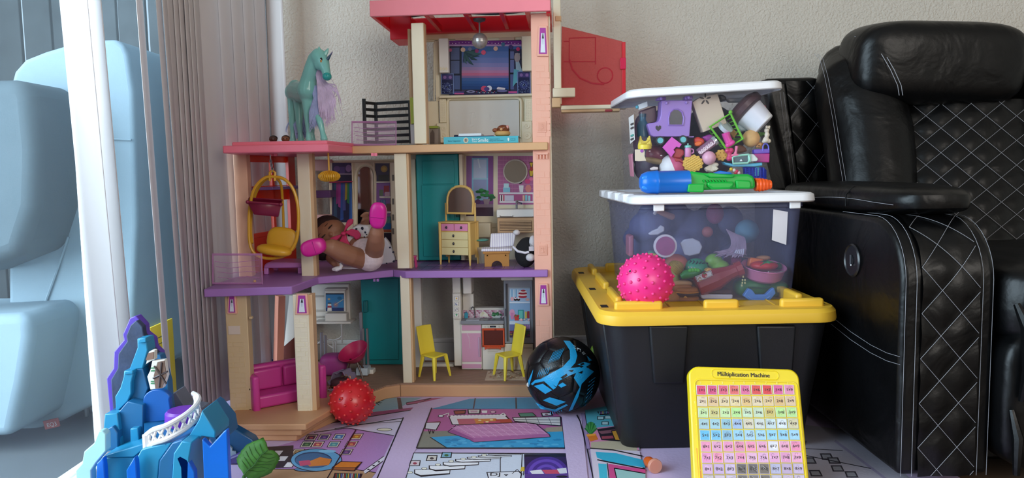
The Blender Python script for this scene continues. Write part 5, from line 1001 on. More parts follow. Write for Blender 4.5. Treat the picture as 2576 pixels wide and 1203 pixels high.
MB().obox(H.at(*z5(1130, 905), .02), (.014, .006, .012)).build('care_tag', C('c4c0c8', .7), ps)
# pink stool behind the column
so = H.at(1036, 668, .07); sto = thing('toy_stool', (so.x, so.y, Z2), 'small pink toy stool half hidden behind the cream column', 'toy stool')
PKS = mat('stool_pink', 'd0488c', .35)
MB().sell((so.x, so.y, Z2 + .032), (.016, .014, .003), .5, .8).build('seat', PKS, sto)
for sx, sy in ((-1, -1), (1, -1), (1, 1), (-1, 1)): MB().tube([(so.x + sx * .010, so.y + sy * .009, Z2 + .03), (so.x + sx * .013, so.y + sy * .011, Z2)], .0024, 6).build('leg', PKS, sto)
# ---- ground floor: two yellow chairs
CY_ = mat('chair_yellow', 'f4df48', .38, var=.03)
def ychair(legs, seat, back, label):
    pts = [G(*zk(*l), .038) for l in legs]; c = sum(pts, V()) / 4
    t = thing('toy_dining_chair', (c.x, c.y, .038), label, 'toy chair', 'yellow chairs in the dollhouse kitchen')
    zs = .038 + .064
    tops = [V((c.x + (p.x - c.x) * .72, c.y + (p.y - c.y) * .72, zs)) for p in pts]
    MB().prism([V((q_.x + (q_.x - c.x) * .18, q_.y + (q_.y - c.y) * .18, zs - .003)) for q_ in tops], (0, 0, .006)).build('seat', CY_, t, bevel=.003, seg=3)
    for p_, q_ in zip(pts, tops): MB().tube([p_, q_], [.0034, .0066], 6).build('leg', CY_, t)
    b0, b1 = tops[back[0]], tops[back[1]]; out = ((b0 + b1) / 2 - c); out.z = 0; out.normalize(); b0 = b0 + out * .004; b1 = b1 + out * .004
    rows = []
    for i in range(9):
        k = i / 8; h = k * .082; rows.append([b0.lerp(b1, -.12 + .155 * j * 1.0) + out * (.016 * k + .004 * math.sin(math.pi * j / 8)) + V((0, 0, h)) for j in range(9)])
    m = MB(); m.grid(rows); m.build('backrest', CY_, t, solid=.004, ang=80, bevel=.0015)
ychair([(60, 1070), (220, 1116), (385, 1060), (230, 1030)], None, (0, 3), 'yellow moulded toy chair standing beside the cream frame post')
ychair([(955, 1116), (1155, 1074), (1035, 1020), (838, 1056)], None, (1, 2), 'yellow moulded toy chair standing on the small patterned rug')
r_ = [G(*zk(x, y), .0385) for x, y in ((745, 1108), (1170, 1108), (1170, 1010), (775, 1012))]
rg = thing('doll_rug', r_[0], 'small patterned toy rug on the kitchen deck of the dollhouse', 'rug'); MB().prism(r_, (0, 0, .0012)).build('sheet', C('c8b09c', .7), rg)
pr = Print(lambda u, v: r_[0].lerp(r_[1], u).lerp(r_[3].lerp(r_[2], u), v) + V((0, 0, .0013)), (0, 0, 1))
for k in range(90): u, v = rnd.uniform(.05, .95), rnd.uniform(.08, .92); pr.poly([(u + .03 * rnd.uniform(.4, 1) * math.cos(a), v + .07 * rnd.uniform(.4, 1) * math.sin(a)) for a in (0, 1, 2, 3, 4, 5)], ['a8584a', 'd8ccb8', '8a6a5a', 'e0d4c0', 'b87a5a', '9a9a7a'][k % 6])
pr.build('rug_print', rg)
# ---- pink sofa
PSO = mat('sofa_pink', 'cc3f96', .35, var=.04); FS = Fr((-.6, 1.86), 0)
z6w = lambda x, y, Y: P(*z6(x, y), Y)
so = thing('toy_sofa', (-.56, 1.95, .04), 'magenta pink toy sofa between the brick columns of the dollhouse', 'toy sofa')
sa, sb2 = G(*z6(365, 945), .04), G(*z6(850, 850), .04); sd = (sb2 - sa); SF = Fr((sa.x, sa.y), math.degrees(math.atan2(sd.y, sd.x))); sl_ = sd.length
SF.ubox(MB(), .012, sl_ - .012, .008, .085, .046, .078).build('seat', PSO, so, bevel=.006, seg=3)
SF.ubox(MB(), 0, sl_, .075, .10, .042, .142).build('backrest', PSO, so, bevel=.008, seg=3); SF.ubox(MB(), .018, sl_ * .5 - .002, .062, .08, .078, .132).build('back_cushion', PSO, so, bevel=.006, seg=3); SF.ubox(MB(), sl_ * .5 + .002, sl_ - .018, .062, .08, .078, .132).build('back_cushion', PSO, so, bevel=.006, seg=3)
SF.ubox(MB(), 0, .018, .0, .09, .040, .132).build('armrest', PSO, so, bevel=.006, seg=3); SF.ubox(MB(), sl_ - .018, sl_, .0, .09, .040, .132).build('armrest', PSO, so, bevel=.006, seg=3)
# ---- papasan chair, carriage, second cushion
pcn = P(*zl(495, 830), 2.16); pz = .038
pp = thing('papasan_chair', (pcn.x, pcn.y, pz), 'round magenta dish chair on dark splayed legs in the dollhouse living room', 'toy chair')
ax = V((-.32, -.40, .86)).normalized()
MB().lathe([(.006, -.028), (.020, -.026), (.032, -.014), (.0445, .004), (.046, .006), (.044, .007), (.031, -.010), (.019, -.021), (0, -.023)], pcn + V((0, 0, .004)), ax, 32).build('dish', mat('dish_magenta', 'c0235c', .4, var=.05), pp)
for dx, dy in ((.018, -.012), (.022, .010), (-.02, .015), (-.018, -.012)): MB().tube([pcn + V((dx * .5, dy * .5, -.018)), V((pcn.x + dx * 1.6, pcn.y + dy * 1.6, pz))], [.0034, .0024], 7).build('leg', C('4a2c24', .35), pp)
cgc = P(*zl(370, 1040), 2.02); cg = thing('doll_carriage', (cgc.x, cgc.y, .038), 'small grey lilac tulle doll carriage with scrolled gold frame behind the red ball', 'toy carriage')
TUL = mat('tulle_lilac', '8f84a0', .8, alpha=.75, bump=.4, bscale=90); GLD = C('8a6238', .3, metal=.7)
rows = []
for i in range(9):
    rows.append([])
    for j in range(14): a = R(-20 + 200 * j / 13); rr = .030 + .004 * math.sin(j * 2.2); rows[-1].append(V((cgc.x - .002 + rr * math.cos(a) * (1 - .03 * i) + .002 * i, cgc.y - .02 + .005 * i, .062 + rr * math.sin(a) * 1.15)))
m = MB(); m.grid(rows); m.build('hood', TUL, cg, solid=.001, ang=80)
MB().sell((cgc.x - .004, cgc.y, .060), (.028, .022, .016), .6, .8).build('basket', mat('basket_brown', '5a3a44', .6), cg)
for k in range(9): a = R(200 + k * 18); MB().tube([V((cgc.x - .012, cgc.y - .024, .052)), V((cgc.x - .012 + .022 * math.cos(a), cgc.y - .026, .058 + .022 * math.sin(a) * .8))], [.0008, .0014], 5).build('tulle_pleat', C('b0a4c0', .7), cg)
for dx, dy, r in ((.024, -.022, .0105), (.024, .016, .0105), (-.022, -.02, .0095), (-.02, .016, .0095)):
    w0 = V((cgc.x + dx, cgc.y + dy, .038 + r + .0012)); wh = MB().tube([w0 + V((r * math.cos(a * .524), 0, r * math.sin(a * .524))) for a in range(12)], .0012, 5, True).build('wheel', GLD, cg)
    for a in range(3): MB().tube([w0 + V((r * math.cos(a * 1.047), 0, r * math.sin(a * 1.047))), w0 - V((r * math.cos(a * 1.047), 0, r * math.sin(a * 1.047)))], .0006, 4).build('spoke', GLD, wh)
MB().tube([V((cgc.x + .012, cgc.y - .015, .05)), V((cgc.x + .030, cgc.y - .015, .068)), V((cgc.x + .026, cgc.y - .015, .084)), V((cgc.x + .014, cgc.y - .015, .088)), V((cgc.x + .012, cgc.y - .015, .080))], .0016, 6).build('push_handle', GLD, cg)
cu = P(*zl(300, 930), 2.2); tag(MB().sell((cu.x, cu.y, .038 + .031), (.042, .035, .031), .5, .6).build('toy_pouf', mat('pouf_plum', 'a03a84', .5)), 'plum pink toy pouf behind the sofa arm in the dollhouse', 'toy pouf')
bs_ = P(681, 925, 2.3); tag(MB().sell((bs_.x, bs_.y, .038 + .012), (.012, .01, .012), .6, .6).build('toy_block', C('1f4fb0', .35)), 'small royal blue toy block behind the pink sofa', 'toy block')
# ================================================================ tote, clear bins and what is in them
zA = zm(1540, 190, 3.88); zB = zm(1500, 440, 3.166); zE = zm(1440, 600, 1.9944); zF = zm(1560, 330, 8.02); zG = zm(1580, 600, 6.682)
def rrect(x0, x1, y0, y1, r, z, n=6):
    pts = []
    for cx, cy, a0 in ((x1 - r, y1 - r, 0), (x0 + r, y1 - r, 90), (x0 + r, y0 + r, 180), (x1 - r, y0 + r, 270)):
        for i in range(n + 1): a = R(a0 + 90 * i / n); pts.append(V((cx + r * math.cos(a), cy + r * math.sin(a), z)))
    return pts
def loft(mb, rings, cap0=True, cap1=True):
    n = len(rings[0]); vs = [p for r in rings for p in r]
    fs = [(i * n + k, i * n + (k + 1) % n, (i + 1) * n + (k + 1) % n, (i + 1) * n + k) for i in range(len(rings) - 1) for k in range(n)]
    if cap0: fs.append(tuple(range(n - 1, -1, -1)))
    if cap1: fs.append(tuple(range((len(rings) - 1) * n, len(rings) * n)))
    return mb.add(vs, fs)
# ---- black tote with yellow lid
TB = mat('tote_black', '0e0f13', .5, bump=.15, bscale=400); TY = mat('tote_yellow', 'e8b838', .42, var=.03)
X0, X1, Y0, Y1 = .188, .706, 1.60, 2.38
tote = thing('storage_tote', ((X0 + X1) / 2, (Y0 + Y1) / 2, 0), 'large black storage tote with yellow lid standing under the clear bins', 'storage tote')
loft(MB(), [rrect(X0 + .055, X1 - .055, Y0 + .055, Y1 - .055, .03, .001), rrect(X0 + .05, X1 - .05, Y0 + .05, Y1 - .05, .034, .012), rrect(X0 + .012, X1 - .012, Y0 + .014, Y1 - .014, .045, .30)], True, True).build('body', TB, tote)
def onf(px, py, lift=0):
    d = ray(px, py); z = .2
    for _ in range(12): yy = Y0 + .05 - (z - .012) / (.288) * .036 - lift; p = CAM + d * (yy / d.y); z = p.z
    return p
for q in ([(1633, 820), (1733, 820), (1722, 966), (1645, 968)], [(1905, 820), (2004, 820), (1994, 966), (1916, 966)]):
    MB().prism([onf(x, y, .008) for x, y in q], (0, .010, 0)).build('rib', TB, tote, bevel=.005, seg=3)
for k, (x, w_) in enumerate(((X0 + .02, .0), (X1 - .02, 0))):
    for yy in ((1.66, 2.15) if k == 0 else (1.75, 1.95, 2.15)):
        s = -1 if k == 0 else 1; MB().prism([V((x + s * .012, yy, .30)), V((x + s * .012, yy + .1, .30)), V((x - s * .022, yy + .09, .06)), V((x - s * .022, yy + .01, .06))], (-s * .02, 0, 0)).build('rib', TB, tote, bevel=.004)
ZL = .340
lid = loft(MB(), [rrect(X0 - .004, X1 + .004, Y0 - .004, Y1, .055, .294), rrect(X0 - .006, X1 + .006, Y0 - .006, Y1, .058, .300), rrect(X0 - .004, X1 + .004, Y0 - .004, Y1, .056, .315), rrect(X0 + .002, X1 - .002, Y0 + .004, Y1 - .004, .052, .323), rrect(X0 + .05, X1 - .05, Y0 + .058, Y1 - .05, .04, .323), rrect(X0 + .06, X1 - .06, Y0 + .07, Y1 - .06, .035, .312)]).build('lid', TY, tote, ang=30)
def lidblock(x0, x1, y0, y1, z1=ZL): MB().box((x0, y0, .311), (x1, y1, z1)).build('lid_lug', TY, lid, bevel=.006, seg=3)
def lx(px, Y): return P(px, 760, Y).x
for a, b in ((1545, 1666), (1770, 1857), (1962, 2070)): lidblock(lx(a, 1.645), lx(b, 1.645), 1.636, 1.654)
for a, b in ((1.70, 1.86), (1.93, 2.12), (2.2, 2.33)): lidblock(X0 + .045, X0 + .062, a, b); lidblock(X1 - .062, X1 - .045, a, b)
lidblock(X0 + .1, X0 + .24, Y1 - .06, Y1 - .045); lidblock(X1 - .24, X1 - .1, Y1 - .06, Y1 - .045)
for y in (1.68, 1.93, 2.24):
    for x in (X0 + .017, X1 - .017): MB().box((x - .008, y - .016, .3225), (x + .008, y + .016, .3236)).build('latch_slot', C('0c0b08', .7), lid, bevel=.0003)
for k in range(5): MB().tube([V((X0 + .09 + .08 * k, 1.69, .3128)), V((X0 + .13 + .08 * k, 2.3, .3128))], .002, 4).build('lid_ridge', TY, lid)
# ---- clear bins
CLR = mat('clear_bin_plastic', 'd4d6e6', .12, alpha=.02, tint='fdfdff', spec=.4); CLR2 = mat('cloudy_bin_plastic', 'b4b8dc', .18, alpha=.095, tint='f4f5fc', spec=.4)
LIDW = mat('bin_lid_white', 'f0f0f4', .35, var=.01)
def clearbin(name, fr, W_, D_, z0, z1, m, label, roll=0, inset=.02, lid_over=.016):
    """fr origin: front left corner at the top"""
    t = thing(name, fr.w(W_ / 2, D_ / 2, z0), label, 'storage bin')
    def ring(i, z, r): return [fr.w(p.x, p.y, p.z + roll * (p.x - W_ / 2) * (1 if z > z0 + .02 else .35)) for p in rrect(i, W_ - i, i, D_ - i, r, z)]
    b = loft(MB(), [ring(inset, z0 + .001, .03), ring(inset * .9, z0 + .004, .032), ring(.004, z1 - .02, .032), ring(.0, z1 - .018, .034), ring(0, z1, .034)], True, False)
    b.build('body', m, t, solid=.0018)
    o = -lid_over
    L_ = loft(MB(), [ring(o, z1 - .006, .04), ring(o - .002, z1 - .003, .042), ring(o, z1 + .010, .04), ring(o + .006, z1 + .014, .036), ring(.022, z1 + .014, .02), ring(.026, z1 + .007, .018)], False, True)
    lo = L_.build('lid', LIDW, t, ang=30, solid=.002)
    return t, lo
# lower bin
LF = Fr((.298, 1.752), 1.5); LW, LD, LZ0, LZ1 = .393, .52, .3135, .5535
lb, ll = clearbin('clear_bin', LF, LW, LD, LZ0, LZ1, CLR2, 'cloudy clear plastic bin with white lid full of toy food on the yellow lid', lid_over=.020)
for v in (.06, .18, .30, .42): LF.ubox(MB(), -.028, .0, v, v + .05, LZ1 - .004, LZ1 + .017).build('lid_ridge', LIDW, ll, bevel=.004)
for u in (.03, LW - .045): LF.ubox(MB(), u, u + .025, -.012, -.004, LZ1 - .022, LZ1 - .004).build('lid_clip', LIDW, ll, bevel=.002)
st = LF.poly([zB(1410, 275), zB(1525, 295), zB(1512, 558), zB(1398, 520)], .004); MB().prism(st, (0, -.0008, 0)).build('label_sticker', C('d8d4dc', .6), lb)
# upper bin
UF = Fr((.305, 1.86), 1.0); UW, UD, UZ0, UZ1 = .345, .28, LZ1 + .0165, .815
ubn, ul = clearbin('clear_bin', UF, UW, UD, UZ0, UZ1, CLR, 'clear plastic bin with white lid full of small toys on top of the stack', roll=.045, inset=.014, lid_over=.018)
q = [(1585, 300), (1595, 290), (1598, 355), (1588, 363)]
sd = MB().prism([PX(x, y, UF.w(-.001, 0, 0).x + .001) for x, y in ((1582, 296), (1594, 288), (1597, 352), (1586, 362))], (-.0008, 0, 0)).build('side_label', C('e6e4e2', .6), ubn)
for y in (312, 322, 341, 350): MB().prism([PX(x, yy, UF.w(-.001, 0, 0).x - .0012) for x, yy in ((1586, y), (1593, y - 4), (1594, y), (1587, y + 4))], (-.0005, 0, 0)).build('label_print', C('4a4a4e' if y != 341 else '5fb0a4', .6), sd)
# ---- makers for small toys: outlines at their own distance with real thickness
def slab(parent, name, f, pts, Y, th, m, bevel=.002, seg=2): return MB().prism([P(*f(*q), Y) for q in pts], (0, th, 0)).build(name, m, parent, bevel=bevel, seg=seg)
def solo(name, mbuild, label, cat, group=None): return tag(mbuild, label, cat, group)
def ball(name, f, x, y, r, Y, m, label, cat, sq=(1, 1, 1)):
    s = r * sA * Y / F_PX; return tag(MB().ell(P(*f(x, y), Y), (s * sq[0], s * sq[1], s * sq[2])).build(name, m), label, cat)
def slabthing(name, f, pts, Y, th, m, label, cat, bevel=.002, seg=2): return tag(MB().prism([P(*f(*q), Y) for q in pts], (0, th, 0)).build(name, m, None, bevel=bevel, seg=seg), label, cat)
sA, sB = 1 / 3.88, 1 / 3.166
YA = 1.90
def T(name, f, x, y, Y, label, cat): return thing(name, P(*f(x, y), Y), label, cat)
# ---- upper bin contents
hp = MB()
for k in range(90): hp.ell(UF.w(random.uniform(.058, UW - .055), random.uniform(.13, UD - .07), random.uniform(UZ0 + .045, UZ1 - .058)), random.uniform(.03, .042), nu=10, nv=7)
o = hp.build('toy_filler', mat('dark_gap_fill', '3c2436', .6, var=.7, vscale=28), remesh=.006, sm=2, kind='stuff'); tag(o, 'dark filler heap standing for toys in shade deep inside the upper clear bin', 'toys')  # filler lump; its dark colour stands for shade in the gaps between toys
PT = mat('truck_purple', '9a76c4', .4, var=.03)
t = T('toy_truck', zA, 590, 640, 1.9, 'purple toy truck body with arched window and teal wheels in upper bin', 'toy truck')
slab(t, 'body', zA, [(482, 243), (785, 240), (770, 420), (757, 590), (745, 597), (402, 597), (378, 580), (345, 485), (350, 470), (362, 466), (438, 455), (462, 435), (476, 385), (480, 300)], 1.885, .05, PT, .003)
wn_ = [(565, 478), (562, 420), (575, 365), (605, 338), (640, 338), (672, 360), (688, 415), (680, 478)]
slab(t, 'window_opening', zA, wn_, 1.8842, .002, C('2a2a30', .3), 0); MB().tube([P(*zA(625 + (x - 625) * 1.2, 410 + (y - 410) * 1.12), 1.884) for x, y in wn_], .0018, 6, True).build('window_rim', PT, t)
slab(t, 'heart_hole', zA, [(450, 545), (425, 520), (424, 498), (438, 488), (450, 500), (464, 486), (478, 496), (476, 518)], 1.8842, .002, C('1e1626', .4), 0)
slab(t, 'roof_rack', zA, [(440, 240), (448, 212), (525, 205), (528, 240)], 1.89, .03, PT); slab(t, 'roof_rack', zA, [(712, 238), (716, 200), (788, 195), (786, 238)], 1.89, .03, PT)
for x, y in ((532, 268), (726, 264), (480, 225), (750, 215)): MB().ell(P(*zA(x, y), 1.884), .004, nu=10, nv=8).build('stud', mat('truck_purple_light', 'b090d8', .4), t)
for x, y in ((465, 636), (687, 628)):
    c = P(*zA(x, y), 1.888); w2 = MB().lathe([(0, -.006), (.0105, -.006), (.012, 0), (.012, .012), (0, .012)], c, (0, 1, 0), 22).build('wheel', C('1c1c22', .5), t); MB().lathe([(0, 0), (.0075, 0), (.007, .003), (0, .003)], c + V((0, -.006, 0)), (0, -1, 0), 20).build('hub', C('5cb8bc', .35), w2)
    slab(t, 'axle_bracket', zA, [(x - 38, y - 42), (x + 38, y - 42), (x + 34, y + 10), (x - 34, y + 10)], 1.905, .02, PT, .001)
slab(t, 'rear_bumper', zA, [(745, 590), (800, 590), (798, 606), (745, 606)], 1.895, .02, PT, .001)
bx = slabthing('beige_box', zA, [(783, 262), (860, 212), (1030, 177), (1120, 465), (890, 555)], 1.895, .03, mat('beige_card', 'd3bfa8', .55, var=.02), 'beige box panel with a small flower cutout wedged beside the purple truck', 'box', .0015)
c = P(*zA(908, 230), 1.8945)
for k in range(5): a = R(90 + 72 * k); MB().sell(c + V((.009 * math.cos(a), 0, .009 * math.sin(a))), (.006, .0012, .0022), 1, 1, rotm('Y', -math.degrees(a))).build('petal_hole', C('4a4038', .6), bx)
t = T('toy_cup', zA, 1400, 450, 1.92, 'white toy cup with dark brown rim tipped over near the top of the upper bin', 'toy cup')
ax = (P(*zA(1480, 490), 1.90) - P(*zA(1315, 345), 1.915)); c0 = P(*zA(1480, 488), 1.905); an = -ax.normalized()
MB().lathe([(0, 0), (.029, 0), (.0315, .002), (.040, .056), (0, .056)], c0, an, 32).build('cup', C('e0e0e4', .4), t); MB().lathe([(.041, .050), (.049, .056), (.050, .068), (.046, .074), (.03, .082), (0, .084)], c0, an, 32).build('lid', C('4a2e30', .35), t)
GB = mat('basket_green', '6cc02c', .35, var=.03)
t = T('toy_basket', zA, 1110, 560, 1.89, 'bright green open toy basket frame tilted in the upper bin', 'toy basket')
q0 = [P(*zA(x, y), 1.882) for x, y in ((955, 500), (1155, 370), (1275, 620), (1115, 715))]; q1 = [p.lerp(sum(q0, V()) / 4, .15) + V((0, .05, 0)) for p in q0]
MB().tube(q0, .0035, 6, True).build('rim', GB, t); MB().tube(q1, .002, 6, True).build('base_rim', GB, t)
for k in range(4):
    for j in range(7): a_ = q0[k].lerp(q0[(k + 1) % 4], j / 7); b_ = q1[k].lerp(q1[(k + 1) % 4], j / 7); MB().tube([a_, b_], .0014, 5).build('bar', GB, t)
MB().ell(q0[1] + V((0, 0, .003)), .005, nu=10, nv=8).build('knob', GB, t)
cb = thing('toy_container', P(*zA(1120, 520), 1.92), 'small clear round toy lid with tan wafer inside the green basket', 'toy'); MB().lathe([(0, 0), (.020, 0), (.020, .010), (0, .010)], P(*zA(1090, 515), 1.905), (.5, -.6, .6), 24).build('lid', C('c4ccd0', .3), cb); slab(cb, 'wafer', zA, [(1130, 530), (1165, 505), (1225, 560), (1190, 615)], 1.905, .01, C('b8863c', .6))
t = T('doll_boot', zA, 1130, 690, 1.88, 'hot pink doll boot standing in the green basket', 'doll boot'); PKB = mat('boot_pink', 'e0409c', .35)
MB().tube([P(*zA(1108, 560), 1.885), P(*zA(1118, 600), 1.885), P(*zA(1135, 640), 1.885), P(*zA(1145, 665), 1.885)], [.0105, .0095, .010, .0105], 14).build('shaft', PKB, t); MB().sell(P(*zA(1150, 668), 1.88), (.013, .008, .006), .7, .8, rotm('Y', -30)).build('foot', PKB, t); MB().tube([P(*zA(1172, 650), 1.885), P(*zA(1182, 685), 1.885)], [.004, .0015], 6).build('heel', PKB, t)
tag(MB().ell(P(*zA(1355, 615), 1.905), (.0215, .0215, .0218)).build('peach', mat('peach_skin', 'd8a868', .6, var=.25, vscale=22)), 'round peach coloured toy fruit beside the green basket', 'toy fruit')
t = T('bunny_figure', zA, 1510, 640, 1.89, 'cream rabbit figurine at the right side of the upper bin', 'figurine'); b = MB(); IV = C('d8ccb8', .5)
for x, y, r in ((1525, 510, 18), (1508, 535, 26), (1512, 580, 26), (1500, 630, 32), (1530, 640, 22), (1478, 645, 18)): b.ell(P(*zA(x, y), 1.895), r * sA * 1.895 / F_PX, nu=12, nv=8)
b.build('body', IV, t, remesh=.002, sm=2); MB().tube([P(*zA(1525, 515), 1.89), P(*zA(1535, 492), 1.89)], [.004, .0025], 8).build('ear', IV, t); MB().tube([P(*zA(1510, 512), 1.89), P(*zA(1505, 490), 1.89)], [.004, .0025], 8).build('ear', IV, t)
t = T('teddy_figure', zA, 1440, 700, 1.90, 'small tan teddy figurine below the cream rabbit', 'figurine'); b = MB()
for x, y, r in ((1440, 680, 30), (1415, 695, 15), (1470, 668, 15), (1455, 705, 16), (1425, 665, 10)): b.ell(P(*zA(x, y), 1.9), r * sA * .001, nu=12, nv=8)
b.build('body', C('b8864c', .6), t, remesh=.002, sm=2); MB().ell(P(*zA(1432, 684), 1.892), .0015, nu=8, nv=6).build('nose', C('2a1a14'), t)
slabthing('puzzle_tile', zF, [(1045, 115), (1245, 265), (1195, 335), (1135, 315), (1080, 375), (1110, 420), (1035, 525), (858, 328)], 1.872, .006, mat('tile_orchid', 'dd50c0', .35, var=.02), 'flat orchid pink notched tile standing on one corner', 'toy tile', .0008)
t = T('toy_tiara', zF, 495, 350, 1.875, 'little yellow toy crown with three points in the upper bin', 'toy crown'); YC = C('e8d04a', .4)
cc = P(*zF(495, 320), 1.885); s_ = 1.885 / F_PX / 8.02; MB().lathe([(.0, -.004), (134 * s_, -.004), (138 * s_, 0), (130 * s_, .006), (100 * s_, .008), (96 * s_, .004), (0, .004)], cc, (0, -.1, 1), 28).build('band', YC, t)
for x, y in ((410, 95), (590, 95), (565, 130)): MB().tube([P(*zF(495 + (x - 495) * .95, 300), 1.885), P(*zF(x, y), 1.885)], [.0075, .0018], 8).build('point', YC, t)
MB().tube([P(*zF(415, 190), 1.883), P(*zF(470, 230), 1.882), P(*zF(530, 225), 1.882), P(*zF(575, 180), 1.883)], .004, 6).build('arch', YC, t)
MAH = mat('maroon_vinyl', '6e2c3c', .35, var=.06)
t = T('toy_hat_head', zF, 700, 640, 1.93, 'glossy maroon round toy face with small pale eyes in the upper bin', 'toy'); t.name = 'maroon_toy'; ORG[t.name] = ORG.pop('toy_hat_head'); hc2 = P(*zF(720, 470), 1.925)
MB().ell(hc2, (.026, .026, .024)).build('head', MAH, t); MB().ell(P(*zF(800, 290), 1.915), (.006, .006, .004)).build('topknot', MAH, t); MB().sell(P(*zF(700, 600), 1.92), (.027, .026, .008), .8, 1, rotm('Y', 12)).build('brim', C('8a7048', .6), t)
for x, y in ((598, 405), (830, 492)): MB().ell(hit(hc2, .0262, *zF(x, y)), (.0028, .0015, .0017), nu=10, nv=8).build('eye', C('ece4dc', .4), t)
MB().ell(hit(hc2, .0262, *zF(690, 460)), (.002, .0015, .002), nu=10, nv=8).build('nose', C('7c3444', .35), t)
t = T('toy_mug', zF, 1370, 510, 1.87, 'tiny pink toy mason mug with mint lid', 'toy mug'); PM = C('d48ab8', .35); c = P(*zF(1368, 520), 1.878); k_ = 1.878 / F_PX / 8.02
MB().lathe([(0, 0), (58 * k_, 0), (64 * k_, 10 * k_), (64 * k_, 165 * k_), (52 * k_, 185 * k_), (0, 185 * k_)], c, n=22).build('jar', PM, t); MB().lathe([(0, 185 * k_), (66 * k_, 185 * k_), (66 * k_, 225 * k_), (40 * k_, 235 * k_), (0, 235 * k_)], c, n=22).build('lid', C('7cc8b8', .35), t); MB().tube([c + V((0, 0, 230 * k_)), c + V((0, 0, 270 * k_))], .0016, 8).build('straw', C('a8dcd0', .35), t); MB().tube([P(*zF(*q), 1.878) for q in ((1430, 360), (1475, 375), (1480, 430), (1435, 455))], .0022, 8).build('handle', PM, t)
t = T('red_fish', zF, 1200, 560, 1.89, 'red toy fish with forked tail behind the orchid tile', 'toy fish'); RF = C('a8282c', .4)
slab(t, 'body', zF, [(1120, 345), (1200, 350), (1290, 380), (1300, 470), (1250, 520), (1220, 560), (1110, 545), (1060, 520)], 1.876, .012, RF, .004, 3); slab(t, 'tail', zF, [(1100, 540), (1220, 560), (1290, 630), (1270, 645), (1190, 610), (1120, 620)], 1.874, .005, RF, .0015)
t = T('pink_white_ball', zF, 1050, 770, 1.90, 'pink and white two tone toy ball low in the upper bin', 'toy ball'); c = P(*zF(1060, 730), 1.905); ax = V((-.9, .12, -.35)); hs_ = [(.033 * math.cos(R(a)), .033 * math.sin(R(a))) for a in range(0, 91, 10)]; MB().lathe([(r, h) for r, h in hs_], c, -ax, 36).build('pink_half', C('c4557c', .45), t); MB().lathe([(.033, 0)] + [(r, h) for r, h in hs_], c, ax, 36).build('white_half', C('dcdad8', .5), t)
WF = mat('waffle_yellow', 'e0b44c', .5, var=.06)
t = T('toy_waffle', zA, 790, 940, 1.875, 'round yellow toy waffle with scalloped edge leaning on the bin front', 'toy waffle'); c = zA(790, 858); rpx = 98 * sA
out = [(c[0] + (rpx + 1.6 * math.cos(13 * a)) * math.cos(a), c[1] + (rpx * .84 + 1.6 * math.cos(13 * a)) * math.sin(a)) for a in [2 * math.pi * i / 78 for i in range(78)]]
MB().prism([P(x, y, 1.874) for x, y in out], (0, .008, 0)).build('disc', WF, t, bevel=.0008)
for k in range(-3, 4):
    for s_ in (-1, 1):
        dx, dy = math.cos(R(35 * s_)), math.sin(R(35 * s_)); nx, ny = -dy, dx; h = math.sqrt(max(0, rpx * .8 * rpx * .8 - (k * 5.6) ** 2)); cx, cy = c[0] + nx * k * 5.6, c[1] + ny * k * 5.6 * .9
        if h > 3: MB().tube([P(cx - dx * h, cy - dy * h * .84, 1.8735), P(cx + dx * h, cy + dy * h * .84, 1.8735)], .0014, 4).build('ridge', C('ecc668', .5), t)
ball('pink_bead', zA, 943, 805, 68, 1.88, C('d8a0b8', .4), 'smooth pale pink toy ball beside the yellow waffle', 'toy ball')
t = T('toy_cookie', zA, 1075, 830, 1.885, 'yellow toy biscuit with wavy edge beside the pale pink ball', 'toy cookie'); c = zA(1072, 778)
MB().prism([P(c[0] + (15.5 + 1.6 * math.cos(9 * a)) * math.cos(a), c[1] + (14 + 1.6 * math.cos(9 * a)) * math.sin(a), 1.884) for a in [2 * math.pi * i / 54 for i in range(54)]], (0, .010, 0)).build('disc', C('d8a848', .55), t, bevel=.002)
for a in range(6): MB().ell(P(c[0] + 8 * math.cos(a * 1.05), c[1] + 7 * math.sin(a * 1.05), 1.884), .0014, nu=8, nv=6).build('dimple', C('a87a2c'), t)
t = T('toy_seashell', zA, 960, 950, 1.88, 'cream fluted toy seashell near the bottom of the upper bin', 'toy shell')
for k in range(9): a = R(200 + 17 * k); MB().tube([P(*zA(975, 870), 1.884), P(*zA(968 + 45 * math.cos(a), 905 - 45 * math.sin(a) * .2 + 22, 1.88) if False else zA(968 + 75 * math.cos(a) * .8, 940 - 20 * abs(math.cos(a))), 1.88)], [.003, .0058], 8).build('flute', C('d8cfb8', .5), t)
MB().ell(P(*zA(1000, 872), 1.884), (.010, .007, .006)).build('cap', C('e0d8c4', .5), t)
t = T('red_flame_toy', zA, 850, 690, 1.895, 'red and orange toy flame in the middle of the upper bin', 'toy'); slab(t, 'flame', zA, [(800, 610), (840, 596), (900, 620), (910, 660), (880, 690), (830, 695), (806, 660)], 1.90, .015, C('d8361c', .4), .005, 3); slab(t, 'ember', zA, [(806, 660), (830, 645), (850, 640), (882, 645), (880, 670), (850, 690), (815, 692)], 1.89, .012, C('ef6a1c', .4), .004, 3)
